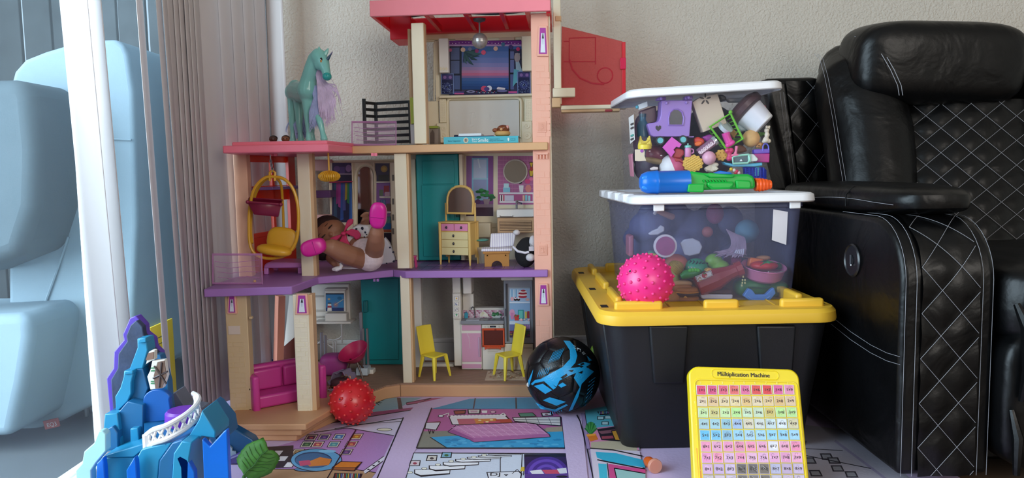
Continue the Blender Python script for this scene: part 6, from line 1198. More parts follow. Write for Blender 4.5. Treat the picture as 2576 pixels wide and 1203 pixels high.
t = T('candy_stick', zA, 930, 760, 1.885, 'clear toy tube with twisted pink stripe lying aslant in the upper bin', 'toy'); a0, b0 = P(*zA(840, 760), 1.885), P(*zA(985, 650), 1.885); MB().tube([a0, b0], .011, 14).build('tube', mat('clear_mauve', 'a87a94', .2, alpha=.6), t); MB().tube([a0.lerp(b0, i / 40) + V((.004 * math.cos(i), -.011, .004 * math.sin(i))) for i in range(41)], .0018, 5).build('twist', C('e8d0d8', .4), t); MB().tube([b0, b0 + (b0 - a0) * .18], .012, 14).build('cap', C('c0c4c8', .25, metal=.6), t)
t = T('swim_goggles', zA, 1290, 860, 1.875, 'mint toy goggles with clear lens resting on the teal skateboard', 'toy goggles'); MG = C('9ad0c0', .35)
q = [P(*zA(x, y), 1.872) for x, y in ((1175, 800), (1210, 785), (1330, 772), (1345, 820), (1320, 855), (1180, 860))]; MB().tube(q, .0028, 6, True).build('frame', MG, t); MB().prism(q, (0, .006, 0)).build('lens', mat('lens_smoke', '5f7884', .1, alpha=.6), t); slab(t, 'strap', zA, [(1335, 770), (1385, 768), (1428, 815), (1415, 838), (1335, 845)], 1.874, .006, C('d4dcdc', .4), .002); slab(t, 'buckle', zA, [(1325, 768), (1355, 766), (1360, 845), (1330, 850)], 1.870, .008, MG)
slab(t, 'nose_clip', zA, [(1245, 838), (1260, 815), (1275, 838)], 1.869, .003, C('dce4e8'), .0005)
t = T('toy_skateboard', zA, 1280, 890, 1.88, 'teal blue oval toy board lying under the mint goggles', 'toy board'); slab(t, 'deck', zA, [(1092, 842), (1110, 850), (1180, 862), (1400, 858), (1465, 850), (1468, 880), (1380, 890), (1180, 890), (1110, 872)], 1.876, .03, C('4aa8c8', .35), .002)
BLB = mat('blue_clear_basket', '2038b0', .2, alpha=.7, tint='7080ff')
t = T('blue_basket', zA, 1390, 970, 1.89, 'dark blue slotted toy basket at the bottom right of the upper bin', 'toy basket')
for k in range(6): MB().tube([P(*zA(1275 + 30 * math.sin(k), 905 + k * 22), 1.885), P(*zA(1300, 900 + k * 20), 1.885), P(*zA(1470, 905 + k * 19), 1.885), P(*zA(1500, 930 + k * 14), 1.89)], .0024, 6).build('hoop', BLB, t)
for k in range(6): MB().tube([P(*zA(1300 + k * 36, 900), 1.884), P(*zA(1310 + k * 34, 1010), 1.884)], .002, 6).build('bar', BLB, t)
MB().prism([P(*zA(x, y), 1.892) for x, y in ((1290, 905), (1475, 900), (1510, 1010), (1290, 1010))], (0, .01, 0)).build('back_panel', BLB, t); slab(t, 'teal_insert', zA, [(1395, 890), (1440, 890), (1435, 985), (1390, 985)], 1.883, .004, C('2a9aa8', .35))
t = T('toy_gift_bag', zA, 1465, 850, 1.88, 'purple and magenta toy shopping bag with loop handle', 'toy bag'); slab(t, 'upper', zA, [(1388, 722), (1540, 712), (1540, 760), (1388, 765)], 1.885, .02, C('6a4ab8', .4)); slab(t, 'lower', zA, [(1388, 765), (1540, 760), (1536, 850), (1392, 845)], 1.885, .02, C('b02a84', .4)); MB().tube([P(*zA(*q), 1.886) for q in ((1470, 735), (1472, 690), (1485, 668), (1510, 668), (1525, 690), (1527, 730))], .0018, 6).build('handle', C('6a6ad0', .4), t)
t = T('bone_toy', zA, 1145, 800, 1.875, 'small raspberry pink bone shaped toy', 'toy bone'); b = MB(); b.tube([P(*zA(1140, 745), 1.878), P(*zA(1150, 800), 1.878)], .0055, 10)
for x, y in ((1125, 735), (1160, 732), (1140, 810), (1162, 805)): b.ell(P(*zA(x, y), 1.878), .007, nu=10, nv=8)
b.build('bone', C('c8386c', .4), t, remesh=.0016, sm=2)
t = T('doll_leg', zA, 1205, 770, 1.875, 'pink doll shoe on a thin leg pointing up', 'doll shoe'); t.name = 'doll_shoe'; ORG[t.name] = ORG.pop('doll_leg'); b = MB(); b.tube([P(*zA(1215, 690), 1.876), P(*zA(1208, 740), 1.876), P(*zA(1200, 775), 1.876)], [.004, .0032, .005], 8); b.build('leg', C('dc7a9c', .4), t); MB().sell(P(*zA(1200, 778), 1.874), (.010, .005, .003), .7, .8).build('foot', C('dc7a9c', .4), t)
slabthing('grey_crumple', zA, [(1225, 470), (1260, 450), (1330, 480), (1375, 520), (1330, 540), (1250, 550), (1222, 520)], 1.915, .02, mat('grey_green_foil', '8a9c9c', .35, bump=.8, bscale=70), 'crumpled grey green toy wrapper under the white cup', 'toy', .006, 3)
slabthing('magenta_toy_piece', zA, [(880, 600), (960, 570), (1000, 600), (990, 640), (920, 650)], 1.91, .02, C('a83aa0', .4), 'magenta toy piece behind the candy striped tube', 'toy', .004, 3)
t = T('teal_bottle', zA, 295, 600, 1.93, 'dark teal toy bottle behind the yellow crown', 'toy bottle'); MB().lathe([(0, 0), (.015, 0), (.016, .03), (.008, .042), (.008, .05), (0, .05)], P(*zA(298, 600), 1.925), n=20).build('glass', C('1f5f74', .3), t); MB().lathe([(0, .05), (.009, .05), (.009, .058), (0, .058)], P(*zA(298, 600), 1.925), n=16).build('cap', C('17424f', .4), t)
t = slabthing('cream_tag', zF, [(300, 370), (480, 365), (500, 420), (495, 500), (530, 600), (380, 610), (300, 600)], 1.872, .003, C('dccdb8', .6), 'cream card tag with round purple badge at the left of the upper bin', 'card', .0006); MB().lathe([(0, 0), (.0042, 0), (.0038, .001), (0, .001)], P(*zF(440, 400), 1.8718), (0, -1, 0), 18).build('badge', C('9a4ab0', .4), t)
t = slabthing('paper_pack', zA, [(255, 285), (345, 250), (348, 305), (262, 335)], 1.90, .012, C('d4dcdc', .5), 'white and teal paper pack near the top left of the upper bin', 'packet', .001); slab(t, 'teal_stripe', zA, [(230, 295), (255, 288), (262, 318), (235, 325)], 1.899, .01, C('4aa0b0', .5))
slabthing('wine_case', zA, [(270, 345), (430, 290), (440, 460), (300, 490)], 1.925, .03, mat('wine_plastic', '4a1c2c', .35), 'wine coloured toy case behind the paper pack', 'toy case', .004)
slabthing('red_clip', zA, [(1455, 300), (1495, 288), (1510, 320), (1495, 360), (1478, 345)], 1.93, .01, C('c43a50', .4), 'small red toy clip beside the white cup', 'toy', .002)
slabthing('green_leaf_toy', zA, [(1425, 550), (1490, 555), (1500, 575), (1450, 600), (1440, 580)], 1.915, .01, C('5a9a34', .4), 'small green toy leaf behind the cream rabbit', 'toy leaf', .002)
slabthing('black_toy_case', zA, [(1040, 185), (1085, 185), (1125, 215), (1110, 248), (1060, 245)], 1.92, .03, C('16161a', .4), 'small black toy case behind the beige box', 'toy case', .004)
slabthing('silver_wrapper', zA, [(1115, 225), (1370, 208), (1400, 240), (1300, 260), (1150, 262)], 1.95, .02, mat('silver_film', 'b4b4ba', .3, bump=.5, bscale=60), 'pale silver wrapper under the lid of the upper bin', 'wrapper', .003)
slabthing('brown_clay_toy', zA, [(1180, 720), (1230, 670), (1300, 690), (1330, 740), (1260, 760), (1190, 765)], 1.905, .02, C('6e4022', .6), 'brown toy chunk between the pink shoe and the teddy', 'toy', .006, 3)
t = T('mixed_trinket', zA, 1200, 950, 1.875, 'small red white and yellow trinket low in the upper bin', 'trinket')
for x, y, c_ in ((1160, 915, 'd8b83a'), (1190, 925, 'd8d0d0'), (1215, 935, 'c83a5c'), (1235, 950, 'e0b8c4'), (1205, 950, 'b83a4a')): MB().ell(P(*zA(x, y), 1.876), .0045, nu=10, nv=8).build('bead', C(c_, .4), t)
slabthing('white_lid_piece', zA, [(370, 905), (410, 890), (450, 895), (450, 920), (380, 925)], 1.89, .01, C('e0d4d0', .5), 'cream toy piece beside the blue water gun tank', 'toy', .002)
slabthing('pink_strip', zA, [(185, 770), (205, 760), (215, 990), (205, 985)], 2.0, .05, C('d88a9c', .5), 'long pink toy strip against the left wall of the upper bin', 'toy', .002)
# ---- water gun in front of the upper bin, on the lower lid
t = thing('water_gun', P(1770, 485, 1.795), 'blue green and orange toy water gun lying on the white lid', 'water gun'); WB, WG, WO = mat('gun_blue', '0f6fd0', .3, var=.03), mat('gun_green', '10a83c', .3, var=.03), mat('gun_orange', 'ee5a14', .35)
YG = 1.79; zlid = LZ1 + .0165
k_ = YG / F_PX; rT = 29 * k_; c = P(1664, 454, YG); c = V((c.x, YG, zlid + rT))
xa, xb = P(1608, 455, YG).x, P(1722, 455, YG).x
MB().lathe([(0, 0), (rT * .45, .001), (rT * .75, .006), (rT * .95, .018), (rT, .034), (rT, .038), (rT * 1.03, .040), (rT * 1.03, .044), (rT * .98, .046), (rT * .98, xb - xa + .01), (0, xb - xa + .01)], V((xa, YG, zlid + rT)), (1, 0, 0), 36).build('tank', WB, t)
for z in (.5, -.5): MB().sell(V((xa + .014, YG - rT * .62, zlid + rT + z * rT * .8)), (.011, .004, .006), 1, 1).build('tank_dent', mat('gun_blue_light', '2f8ae4', .25), t)
zW = lambda x, y: P(*zA(x, y), YG - .012); lowg = zlid + .001
def gpart(name, pts, m, y0=-.012, th=.026, bev=.003): p_ = [P(*zA(x, y), YG + y0) for x, y in pts]; p_ = [V((q.x, q.y, max(q.z, lowg))) for q in p_]; return MB().prism(p_, (0, th, 0)).build(name, m, t, bevel=bev, seg=3)
gpart('body', [(680, 1060), (685, 1020), (740, 950), (780, 935), (880, 950), (960, 955), (1150, 965), (1330, 962), (1385, 985), (1400, 1040), (1400, 1105), (1220, 1110), (930, 1118), (740, 1130), (690, 1115)], WG, -.018, .036, .006)
gpart('trigger_block', [(745, 1060), (905, 1055), (895, 1142), (742, 1138)], WG, -.030, .02, .003); gpart('round_boss', [(930, 1040), (1195, 1035), (1195, 1080), (1150, 1112), (980, 1115), (930, 1085)], WG, -.026, .02, .006); gpart('front_block', [(1210, 1020), (1350, 1025), (1365, 1070), (1350, 1108), (1215, 1105)], WG, -.026, .02, .004)
gpart('top_rail', [(905, 970), (960, 950), (1200, 975), (1190, 1000), (960, 1000)], WG, -.024, .02, .004)
for k in range(8): MB().tube([zW(880 + k * 30, 1018) + V((0, -.008, 0)), zW(895 + k * 30, 1040) + V((0, -.008, 0))], .0022, 6).build('grip_rib', WG, t)
for k in range(5): r_ = (.0155, .0165, .0155, .0140, .0115)[k]; MB().lathe([(0, 0), (r_ * .9, 0), (r_, .003), (r_ * .9, .0075), (0, .0075)], V((P(1899 + k * 8, 460, YG).x, YG, zlid + .017)), (1, 0, 0), 24).build('nozzle_ring', WO, t)
gpart('nozzle_top', [(1395, 1000), (1440, 1005), (1520, 1040), (1400, 1045)], WO, -.008, .016, .003); gpart('blue_catch', [(1000, 950), (1060, 930), (1160, 945), (1180, 965), (1010, 970)], WB, -.01, .02, .003)
MB().ell(zW(738, 1035) + V((0, -.008, 0)), .004, nu=12, nv=8).build('rivet', mat('gun_green_lt', '4ad070', .25), t)
# ---- lower bin contents
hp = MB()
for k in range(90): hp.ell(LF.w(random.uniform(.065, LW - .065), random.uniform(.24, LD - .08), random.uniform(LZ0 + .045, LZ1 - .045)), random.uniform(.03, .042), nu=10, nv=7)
tag(hp.build('toy_filler', mat('slate_haze_fill', '585a78', .8, var=.2, vscale=14), remesh=.007, sm=2, kind='stuff'), 'slate blue filler heap imitating plastic haze over toys deep inside the cloudy lower bin', 'toys')  # added lump; slate colour imitates the haze of the cloudy plastic
P0 = P
def P(px, py, Y): return P0(px, py, Y * 1.021)
hit0 = hit
zf0 = LZ0 + .004
t = T('toy_corn', zB, 640, 800, 1.80, 'yellow toy corn cob with pale husk behind the pink knobbly ball', 'toy food'); a0, b0 = P(*zG(740, 560), 1.80), P(*zG(905, 420), 1.80); cob = MB(); d_ = b0 - a0
cob.tube([a0.lerp(b0, i / 6) for i in range(7)], [.012, .018, .020, .020, .017, .013, .006], 14); cob.build('cob', C('c8a83c', .5), t)
bx_, by_, bz_ = basis(d_)
for k in range(9): f_k = .08 + k * .095; c_ = a0.lerp(b0, f_k); r_k = (.0145, .0175, .0195, .0202, .0202, .0196, .018, .0155, .012)[k]; MB().tube([c_ + (bx_ * math.cos(R(s)) + by_ * math.sin(R(s))) * r_k for s in range(0, 360, 20)], .0015, 5, True).build('kernel_row', C('a88a2c', .5), t)
MB().ell(a0 + V((.004, .0, -.014)), (.016, .014, .024)).build('husk', C('9aa058', .6), t)
tag(MB().ell(P(*zG(800, 420), 1.83), (.030, .03, .024)).build('toy_peach', mat('salmon_skin', 'd8785c', .5, var=.2, vscale=25)), 'orange pink toy peach behind the corn cob', 'toy food')
t = T('watermelon_slice', zB, 790, 760, 1.81, 'toy watermelon half with striped green rind in the lower bin', 'toy food'); c = P(*zB(795, 755), 1.81); WMG = C('1f9a6c', .4)
h = MB(); h.ell(c, (.030, .028, .0285)); wm = h.build('rind', WMG, t); MB().sell(c + V((-.001, -.012, -.012)), (.031, .02, .014), .9, 1, rotm('Y', 10)).build('flesh', C('7c1c2c', .4), t)
for k in range(6): x = 740 + k * 26; MB().tube([hit(c, .0295, *zB(x, 712 - abs(k - 2) * 3)), hit(c, .0295, *zB(x + 14, 690 + k * 3)), hit(c, .0295, *zB(x + 4 + k * 4, 676 + k * 4))], [.0008, .0022, .0008], 5).build('stripe', C('0f3a34', .4), wm)
for x, y in ((735, 735), (760, 738), (785, 742), (810, 750)): MB().ell(P(*zB(x, y), 1.775), .0016, nu=8, nv=6).build('seed', C('e0b8a8'), t)
t = T('toy_peas', zB, 770, 800, 1.775, 'bright green toy pea pod in front of the watermelon half', 'toy food'); pts = [P(*zG(x, y), 1.775) for x, y in ((890, 650), (960, 610), (1060, 590), (1150, 580), (1230, 550))]; MB().tube(pts, [.006, .011, .012, .011, .004], 12).build('pod', C('1f8a34', .4), t)
for x, y in ((1045, 540), (1090, 535), (1135, 535), (1175, 540)): MB().ell(P(*zG(x, y), 1.768), .0052, nu=12, nv=8).build('pea', C('58c838', .4), t)
t = T('toy_pear', zB, 960, 740, 1.81, 'light green toy pear beside the watermelon half', 'toy food'); b = MB(); b.ell(P(*zB(935, 690), 1.815), (.022, .02, .020)); b.ell(P(*zB(985, 730), 1.81), (.024, .02, .016)); b.build('fruit', mat('pear_green', '78b030', .45, var=.1), t, remesh=.003, sm=3); MB().tube([P(*zB(905, 660), 1.81), P(*zB(895, 650), 1.81)], .0018, 6).build('stalk', C('5a4a24'), t)
RK = mat('ketchup_red', '9c2224', .35, var=.05)
t = T('ketchup_bottle', zB, 900, 920, 1.765, 'dark red toy sauce bottle with tomato label lying aslant', 'toy bottle'); a0, b0 = P(*zB(800, 890), 1.775), P(*zB(1160, 740), 1.775); d_ = (b0 - a0); L_ = d_.length
MB().lathe([(0, 0), (.0265, 0), (.028, .003), (.028, L_ * .42), (.024, L_ * .52), (.0175, L_ * .72), (.0165, L_ * .86), (.0195, L_ * .87), (.0195, L_ * .99), (.014, L_), (0, L_)], a0, d_, 10).build('bottle', RK, t, ang=20)
q = [P(*zB(x, y), 1.7445) for x, y in ((790, 812), (915, 762), (928, 802), (808, 856))]; lbp = MB().prism(q, (0, .004, 0)).build('label', C('e0dcd4', .5), t)
pr = Print(lambda x, y: P(*zB(x, y), 1.7444), (0, -1, 0)); pr.loop([(794, 815), (912, 767), (922, 800), (812, 850)], 2.5, '3a3034').ell(862, 802, 22, 20, 'b02a2c').ell(876, 808, 10, 8, 'e8b0a0').poly([(850, 788), (862, 776), (874, 786), (862, 794)], '2f7a34').line([(812, 835), (825, 812), (836, 832)], 5, 'a87a3c').line([(815, 845), (842, 838)], 5, 'a87a3c'); pr.build('label_print', lbp)
slabthing('cheese_wedge', zB, [(870, 765), (890, 748), (915, 745), (925, 755), (880, 775)], 1.765, .02, C('e8b050', .5), 'yellow toy cheese wedge peeking over the sauce bottle', 'toy food', .002)
PP = mat('pan_pink', 'cf7a9c', .35, var=.03)
t = T('toy_pan', zB, 1325, 830, 1.775, 'pink toy pot with wire handles holding a tomato', 'toy pot'); c = P(*zB(1322, 825), 1.795); s_ = 1.795 / F_PX / 3.166; ax = V((.06, -.22, 1)).normalized()
MB().lathe([(0, 0), (125 * s_, 0), (150 * s_, 20 * s_), (170 * s_, 105 * s_), (180 * s_, 108 * s_), (176 * s_, 114 * s_), (160 * s_, 104 * s_), (138 * s_, 24 * s_), (0, 18 * s_)], c, ax, 36).build('bowl', PP, t)
for pts in ([(1150, 672), (1140, 660), (1180, 655), (1225, 662)], [(1365, 800), (1370, 772), (1430, 778), (1495, 768), (1480, 790)]): MB().tube([P(*zB(x, y), 1.76 if x > 1300 else 1.80) for x, y in pts], .0014, 6).build('wire_handle', C('b8b0a8', .25, metal=.9), t)
MB().ell(P(*zB(1372, 795), 1.756), .003, nu=10, nv=8).build('handle_rivet', C('b8b0a8', .3, metal=.8), t)
t = T('toy_tomato', zB, 1335, 750, 1.79, 'red toy tomato with green star leaf in the pink pot', 'toy food'); c = P(*zB(1335, 722), 1.79); MB().sell(c, (.034, .026, .0115), .9, 1).build('fruit', C('d8281c', .35), t)
for k in range(6): a = R(60 * k + 20); MB().prism([c + V((0, -.016, .010)) , c + V((.004 * math.cos(a + .9), -.018, .010 + .003 * math.sin(a + .9))), c + V((.019 * math.cos(a), -.023, .006 + .012 * math.sin(a))), c + V((.004 * math.cos(a - .9), -.018, .010 + .003 * math.sin(a - .9)))], (0, -.0015, .001)).build('leaf', C('1f8a44', .4), t)
slabthing('orange_carrot', zB, [(1215, 735), (1228, 660), (1330, 672), (1340, 690), (1260, 700)], 1.80, .02, C('ef7a1c', .45), 'orange toy carrot chunk in the pink pot', 'toy food', .003)
tag(MB().ell(P(*zB(1450, 728), 1.80), (.008, .012, .009)).build('green_pepper_piece', C('2f6a30', .4)), 'dark green toy vegetable at the right rim of the pink pot', 'toy food')
tag(MB().sell(P(*zB(1330, 662), 1.83), (.018, .01, .006), .8, 1).build('tan_cookie', C('d8985c', .6)), 'tan toy biscuit behind the tomato', 'toy food')
GD = mat('dino_green', '1c7a34', .4, var=.06)
t = T('green_toy_case', zB, 1300, 990, 1.79, 'dark green rounded toy case with pale spots under the pink pot', 'toy case'); MB().sell(P(*zB(1240, 895), 1.80), (.046, .03, .024), .7, .8).build('shell', GD, t); MB().sell(P(*zB(1445, 910), 1.795), (.024, .024, .020), .7, .8).build('end', GD, t)
for x, y in ((1170, 812), (1165, 838), (1163, 862), (1160, 882), (1185, 838), (1185, 862)): MB().ell(P(*zB(x, y), 1.768), (.0022, .0015, .003), nu=8, nv=6).build('spot', C('d8d890', .5), t)
MB().sell(P(*zB(1468, 912), 1.770), (.010, .004, .008), .5, .6).build('window', C('b8a848', .4), t); MB().tube([P(*zB(x, y), 1.766) for x, y in ((1210, 895), (1330, 900), (1395, 890))], .002, 6).build('seam', C('145a26'), t)
t = T('blue_tray', zB, 1310, 1010, 1.755, 'light blue notched toy tray at the bottom front of the lower bin', 'toy tray'); slab(t, 'tray', zB, [(1172, 965), (1215, 905), (1245, 920), (1270, 955), (1352, 955), (1395, 912), (1418, 900), (1432, 945), (1380, 1008), (1345, 1015), (1225, 1005)], 1.752, .014, C('4f94dc', .35), .002)
MB().tube([P(*zB(x, y), 1.7515) for x, y in ((1205, 965), (1240, 992), (1340, 998), (1385, 968))], .0012, 5).build('rim_line', C('7ab4ec', .35), t)
t = T('ice_cream_sandwich', zB, 960, 990, 1.765, 'toy ice cream sandwich with brown wafer on the bin floor', 'toy food'); slab(t, 'cream', zB, [(832, 952), (1090, 955), (1088, 985), (1070, 995), (850, 992), (835, 980)], 1.760, .05, C('d8d8d8', .5), .003); slab(t, 'wafer', zB, [(840, 920), (1075, 918), (1085, 950), (832, 948)], 1.762, .05, C('3c201c', .6), .002)
t = T('toy_burger', zB, 715, 1010, 1.765, 'stacked toy burger with bread slice beside the pink knobbly ball', 'toy food'); c = P(*zG(985, 1010), 1.775)
for z0, rx, h_, m in ((-.002, .030, .010, 'b07030'), (.013, .031, .005, '3a2018'), (.017, .031, .0025, 'e0982c'), (.022, .029, .007, 'b4722c')): MB().sell(c + V((0, 0, z0)), (rx, .026, h_), .6, .9).build('layer', C(m, .55), t)
MB().prism([P(*zG(*q), 1.752) for q in ((930, 995), (965, 962), (1000, 1000))], (0, .002, 0)).build('cheese_corner', C('e8a83c', .5), t)
slab(t, 'bread', zG, [(770, 790), (1050, 785), (1085, 800), (1075, 870), (1030, 890), (770, 895)], 1.765, .05, C('a86a30', .6), .006, 3); slab(t, 'bread_top', zG, [(770, 745), (800, 722), (1040, 720), (1085, 745), (1085, 790), (960, 785), (770, 795)], 1.775, .04, C('caa06c', .65), .006, 3)
tag(MB().ell(P(*zG(730, 1020), 1.77), (.022, .02, .02)).build('toy_bun', C('b87a30', .55)), 'brown toy bun behind the pink knobbly ball', 'toy food')
c = P(*zB(550, 567), 1.79); t = T('toy_salami', zB, 550, 660, 1.79, 'pink toy meat slice with pale rind against the bin front', 'toy food'); s_ = 1.79 / F_PX / 3.166
MB().lathe([(0, 0), (95 * s_, 0), (95 * s_, .006), (80 * s_, .007), (0, .007)], c + V((0, .005, 0)), (0, -1, 0), 40).build('rind', C('d8cfcc', .6), t); MB().lathe([(0, 0), (79 * s_, 0), (78 * s_, .002), (0, .002)], c + V((0, -.001, 0)), (0, -1, 0), 40).build('meat', mat('salami_pink', '9c4470', .55, var=.12, vscale=60), t)
slabthing('grey_toy_dish', zB, [(668, 545), (700, 515), (770, 506), (825, 530), (848, 575), (825, 630), (745, 648), (705, 638)], 1.80, .008, C('b8bcc4', .6), 'pale grey toy dish against the front of the lower bin', "toy dish", .003, 3)
slabthing('white_toy_piece', zB, [(415, 470), (450, 445), (490, 430), (515, 402), (545, 415), (545, 450), (490, 480), (430, 482)], 1.80, .012, C('c0c0c4', .6), 'small white bent toy piece above the pink meat slice', 'toy', .004, 3)
t = T('doll_arm', zB, 530, 330, 1.82, 'doll leg with white shoe seen through the cloudy bin', 'doll leg'); t.name = 'doll_limb'; ORG[t.name] = ORG.pop('doll_arm'); MB().tube([P(*zB(480, 285), 1.80), P(*zB(540, 310), 1.81), P(*zB(605, 335), 1.83)], [.006, .007, .008], 10).build('leg', C('b89080', .5), t); slab(t, 'shoe', zB, [(452, 312), (475, 252), (505, 262), (495, 290), (475, 325)], 1.797, .01, C('c8c4c0', .5), .003)
tag(MB().ell(P(*zB(945, 310), 1.86), (.022, .02, .026)).build('red_plush_piece', C('8a3a5c', .7)), 'dim raspberry coloured toy seen through the cloudy plastic', 'toy')
tag(MB().ell(P(*zB(885, 455), 1.86), (.014, .012, .014)).build('orange_toy_piece', C('a85a50', .6)), 'dim orange toy seen through the cloudy plastic', 'toy')
tag(MB().ell(P(*zB(1200, 450), 1.86), (.030, .026, .030)).build('teal_toy_ball', C('5a94a4', .6)), 'dim teal toy ball seen through the cloudy plastic', 'toy ball')
hm = MB(); rr2 = random.Random(5)
for k in range(70): x = rr2.uniform(1000, 1150); q_ = rr2.random(); hm.tube(crv([P(*zB(1030 + 120 * q_, 430 + 60 * q_), 1.83), P(*zB(1075 + 110 * q_ + rr2.uniform(-8, 8), 510), 1.815), P(*zB(1060 + 120 * q_ + rr2.uniform(-20, 20), 590), 1.80), P(*zB(940 + 240 * q_ + rr2.uniform(-20, 20), 640 + rr2.uniform(-25, 25)), 1.795)], 4), [.0008] + [.0018] * 11 + [.0004], 4)
tag(hm.build('doll_hair_bundle', mat('mauve_hair', 'a08a9c', .6, var=.2, vscale=50), kind='stuff'), 'tangled mauve doll hair pressed inside the cloudy bin', 'doll hair')
t = T('toy_fan', zB, 1140, 640, 1.80, 'small pale ribbed toy beside the mauve doll hair', 'toy')
for k in range(5): MB().tube([P(*zB(1105 + k * 16, 625 + k * 3), 1.79), P(*zB(1120 + k * 14, 600 - k * 3), 1.79)], .0026, 6).build('rib', C('b8b4c0', .5), t)
tag(MB().ell(P(*zB(430, 648), 1.80), (.020, .014, .008)).build('toy_lemon', C('e0c03c', .5)), 'yellow toy lemon behind the pink knobbly ball', 'toy food')
tag(MB().sell(P(*zB(470, 640), 1.815), (.020, .012, .010), 1, 1, rotm('Y', 25)).build('toy_lime', C('1f7a4c', .45)), 'dark green toy leaf beside the yellow lemon', 'toy food')
slabthing('white_spoon_piece', zB, [(515, 690), (560, 700), (590, 740), (590, 765), (560, 730)], 1.79, .006, C('d0d4dc', .5), 'white toy spoon edge behind the pink knobbly ball', 'toy spoon', .002)
t = T('purple_cup', zB, 1110, 700, 1.83, 'plum toy cup lying behind the sauce bottle', 'toy cup'); MB().lathe([(0, 0), (.014, 0), (.018, .03), (.016, .03), (.012, .002), (0, .002)], P(*zB(1130, 680), 1.83), (-1, -.3, 0), 24).build('cup', C('8a2a5c', .4), t)
slabthing('side_pink_toy', zB, [(260, 490), (300, 480), (300, 650), (262, 655)], 1.92, .06, C('c47a84', .5), 'dusty pink toy against the left wall of the lower bin', 'toy', .004)
P = P0
# ================================================================ recliner
LEA = mat('black_leather', '060607', .36, bump=.12, bscale=200, var=.2, spec=.28); THR = mat('white_thread', '8c8c92', .7)
nt = LEA.node_tree; b1 = [n for n in nt.nodes if n.type == 'BUMP'][0]; n3 = nt.nodes.new('ShaderNodeTexNoise'); n3.inputs['Scale'].default_value = 9; n3.inputs['Detail'].default_value = 3; n3.inputs['Distortion'].default_value = .8
b2 = nt.nodes.new('ShaderNodeBump'); b2.inputs['Distance'].default_value = .02; b2.inputs['Strength'].default_value = .3; tcn = [n for n in nt.nodes if n.type == 'TEX_COORD'][0]
nt.links.new(tcn.outputs['Object'], n3.inputs[0]); nt.links.new(n3.outputs[0], b2.inputs['Height']); nt.links.new(b2.outputs[0], b1.inputs['Normal'])
rec = thing('recliner', (1.15, 1.85, 0), 'black leather recliner with white diamond stitching against the wall', 'recliner')
def quilt(name, fn, a0, a1, b0, b1_, pa, pb, parent, h=.006, na=46, nb=70, solid=0, oa=0, ob=0):
    hh = lambda a, b: h * (abs(math.sin(math.pi * ((a + oa) / pa + (b + ob) / pb))) * abs(math.sin(math.pi * ((a + oa) / pa - (b + ob) / pb)))) ** .9
    ev = lambda a, b, lift=0: (lambda q: q[0] + q[1] * (hh(a, b) + lift))(fn(a, b))
    rows = [[ev(a0 + (a1 - a0) * j / na, b0 + (b1_ - b0) * i / nb) for j in range(na + 1)] for i in range(nb + 1)]
    m = MB(); m.grid(rows); po = m.build(name, LEA, parent, ang=85)
    for s in (1, -1):
        lo, hi = [], []
        vals = [(a + oa) / pa + s * (b + ob) / pb for a in (a0, a1) for b in (b0, b1_)]
        for n in range(math.ceil(min(vals)), math.floor(max(vals)) + 1):
            pts = []
            for i in range(121):
                a = a0 + (a1 - a0) * i / 120; b = s * (n - (a + oa) / pa) * pb - ob
                if b0 <= b <= b1_: pts.append(ev(a, b, .0022))
            if len(pts) > 3: MB().tube(pts, .0005, 4).build('stitching', THR, po)
    return po
# arm, profile in the YZ plane
def prof(s):
    """arc length along the arm front, up over the top"""
    z0, zc, yc, r, yf = .03, .405, 1.53, .12, 1.41
    l1 = zc - z0; l2 = r * math.pi / 2
    if s < l1: return V((0, yf, z0 + s)), V((0, -1, 0))
    if s < l1 + l2: a = (s - l1) / r; return V((0, yc - r * math.cos(a), zc + r * math.sin(a))), V((0, -math.cos(a), math.sin(a)))
    return V((0, yc + s - l1 - l2, zc + r)), V((0, 0, 1))
XA, XB = .735, .912
pp_ = [prof(.028 * i)[0] for i in range(int(1.02 / .028))] + [V((0, 2.10, .525)), V((0, 2.10, .03))]
MB().prism([V((XA, p.y, p.z)) for p in pp_], (XB - XA, 0, 0)).build('arm', LEA, rec, bevel=.012, seg=3)
quilt('arm_quilt', lambda a, b: (lambda q: (V((a, 0, 0)) + q[0] + q[1] * .002, q[1]))(prof(b)), XA + .036, XB - .032, .0, .76, .075, .087, rec, .0045, 30, 90, ob=.03, oa=-XA - .036)
for x, l in ((XA + .006, .003), (XA + .026, .003), (XB - .026, .003), (XB - .006, .003)):
    MB().tube([V((x, 0, 0)) + prof(.02 * i)[0] + prof(.02 * i)[1] * (.0015 if abs(x - XA - .006) < .001 or abs(x - XB + .006) < .001 else .003) for i in range(int(.74 / .02))], .0005, 4).build('stitching', THR, rec)
so_ = lambda pts, dx=0: [PX(x, y, XA - .0006 - dx) for x, y in pts]
for dy in (0, 20): MB().tube(so_([(2090, 795 + dy), (2140, 835 + dy), (2190, 868 + dy), (2230, 888 + dy), (2264, 898 + dy)]), .0005, 4).build('stitching', THR, rec)
bt = PX(2147, 655, XA); MB().lathe([(0, 0), (.035, 0), (.036, .003), (.033, .006), (.031, .0035), (.010, .0035), (.010, .005), (0, .005)], bt, (-1, 0, 0), 36).build('power_button', C('1a1a1e', .3), rec); MB().tube([bt + V((-.006, 0, .012)), bt + V((-.006, 0, -.008))], .0025, 6).build('button_lever', C('3a3a40', .25), rec); MB().ell(bt + V((-.006, -.002, -.010)), .002, nu=8, nv=6).build('button_mark', C('c8c8c8', .4), rec)
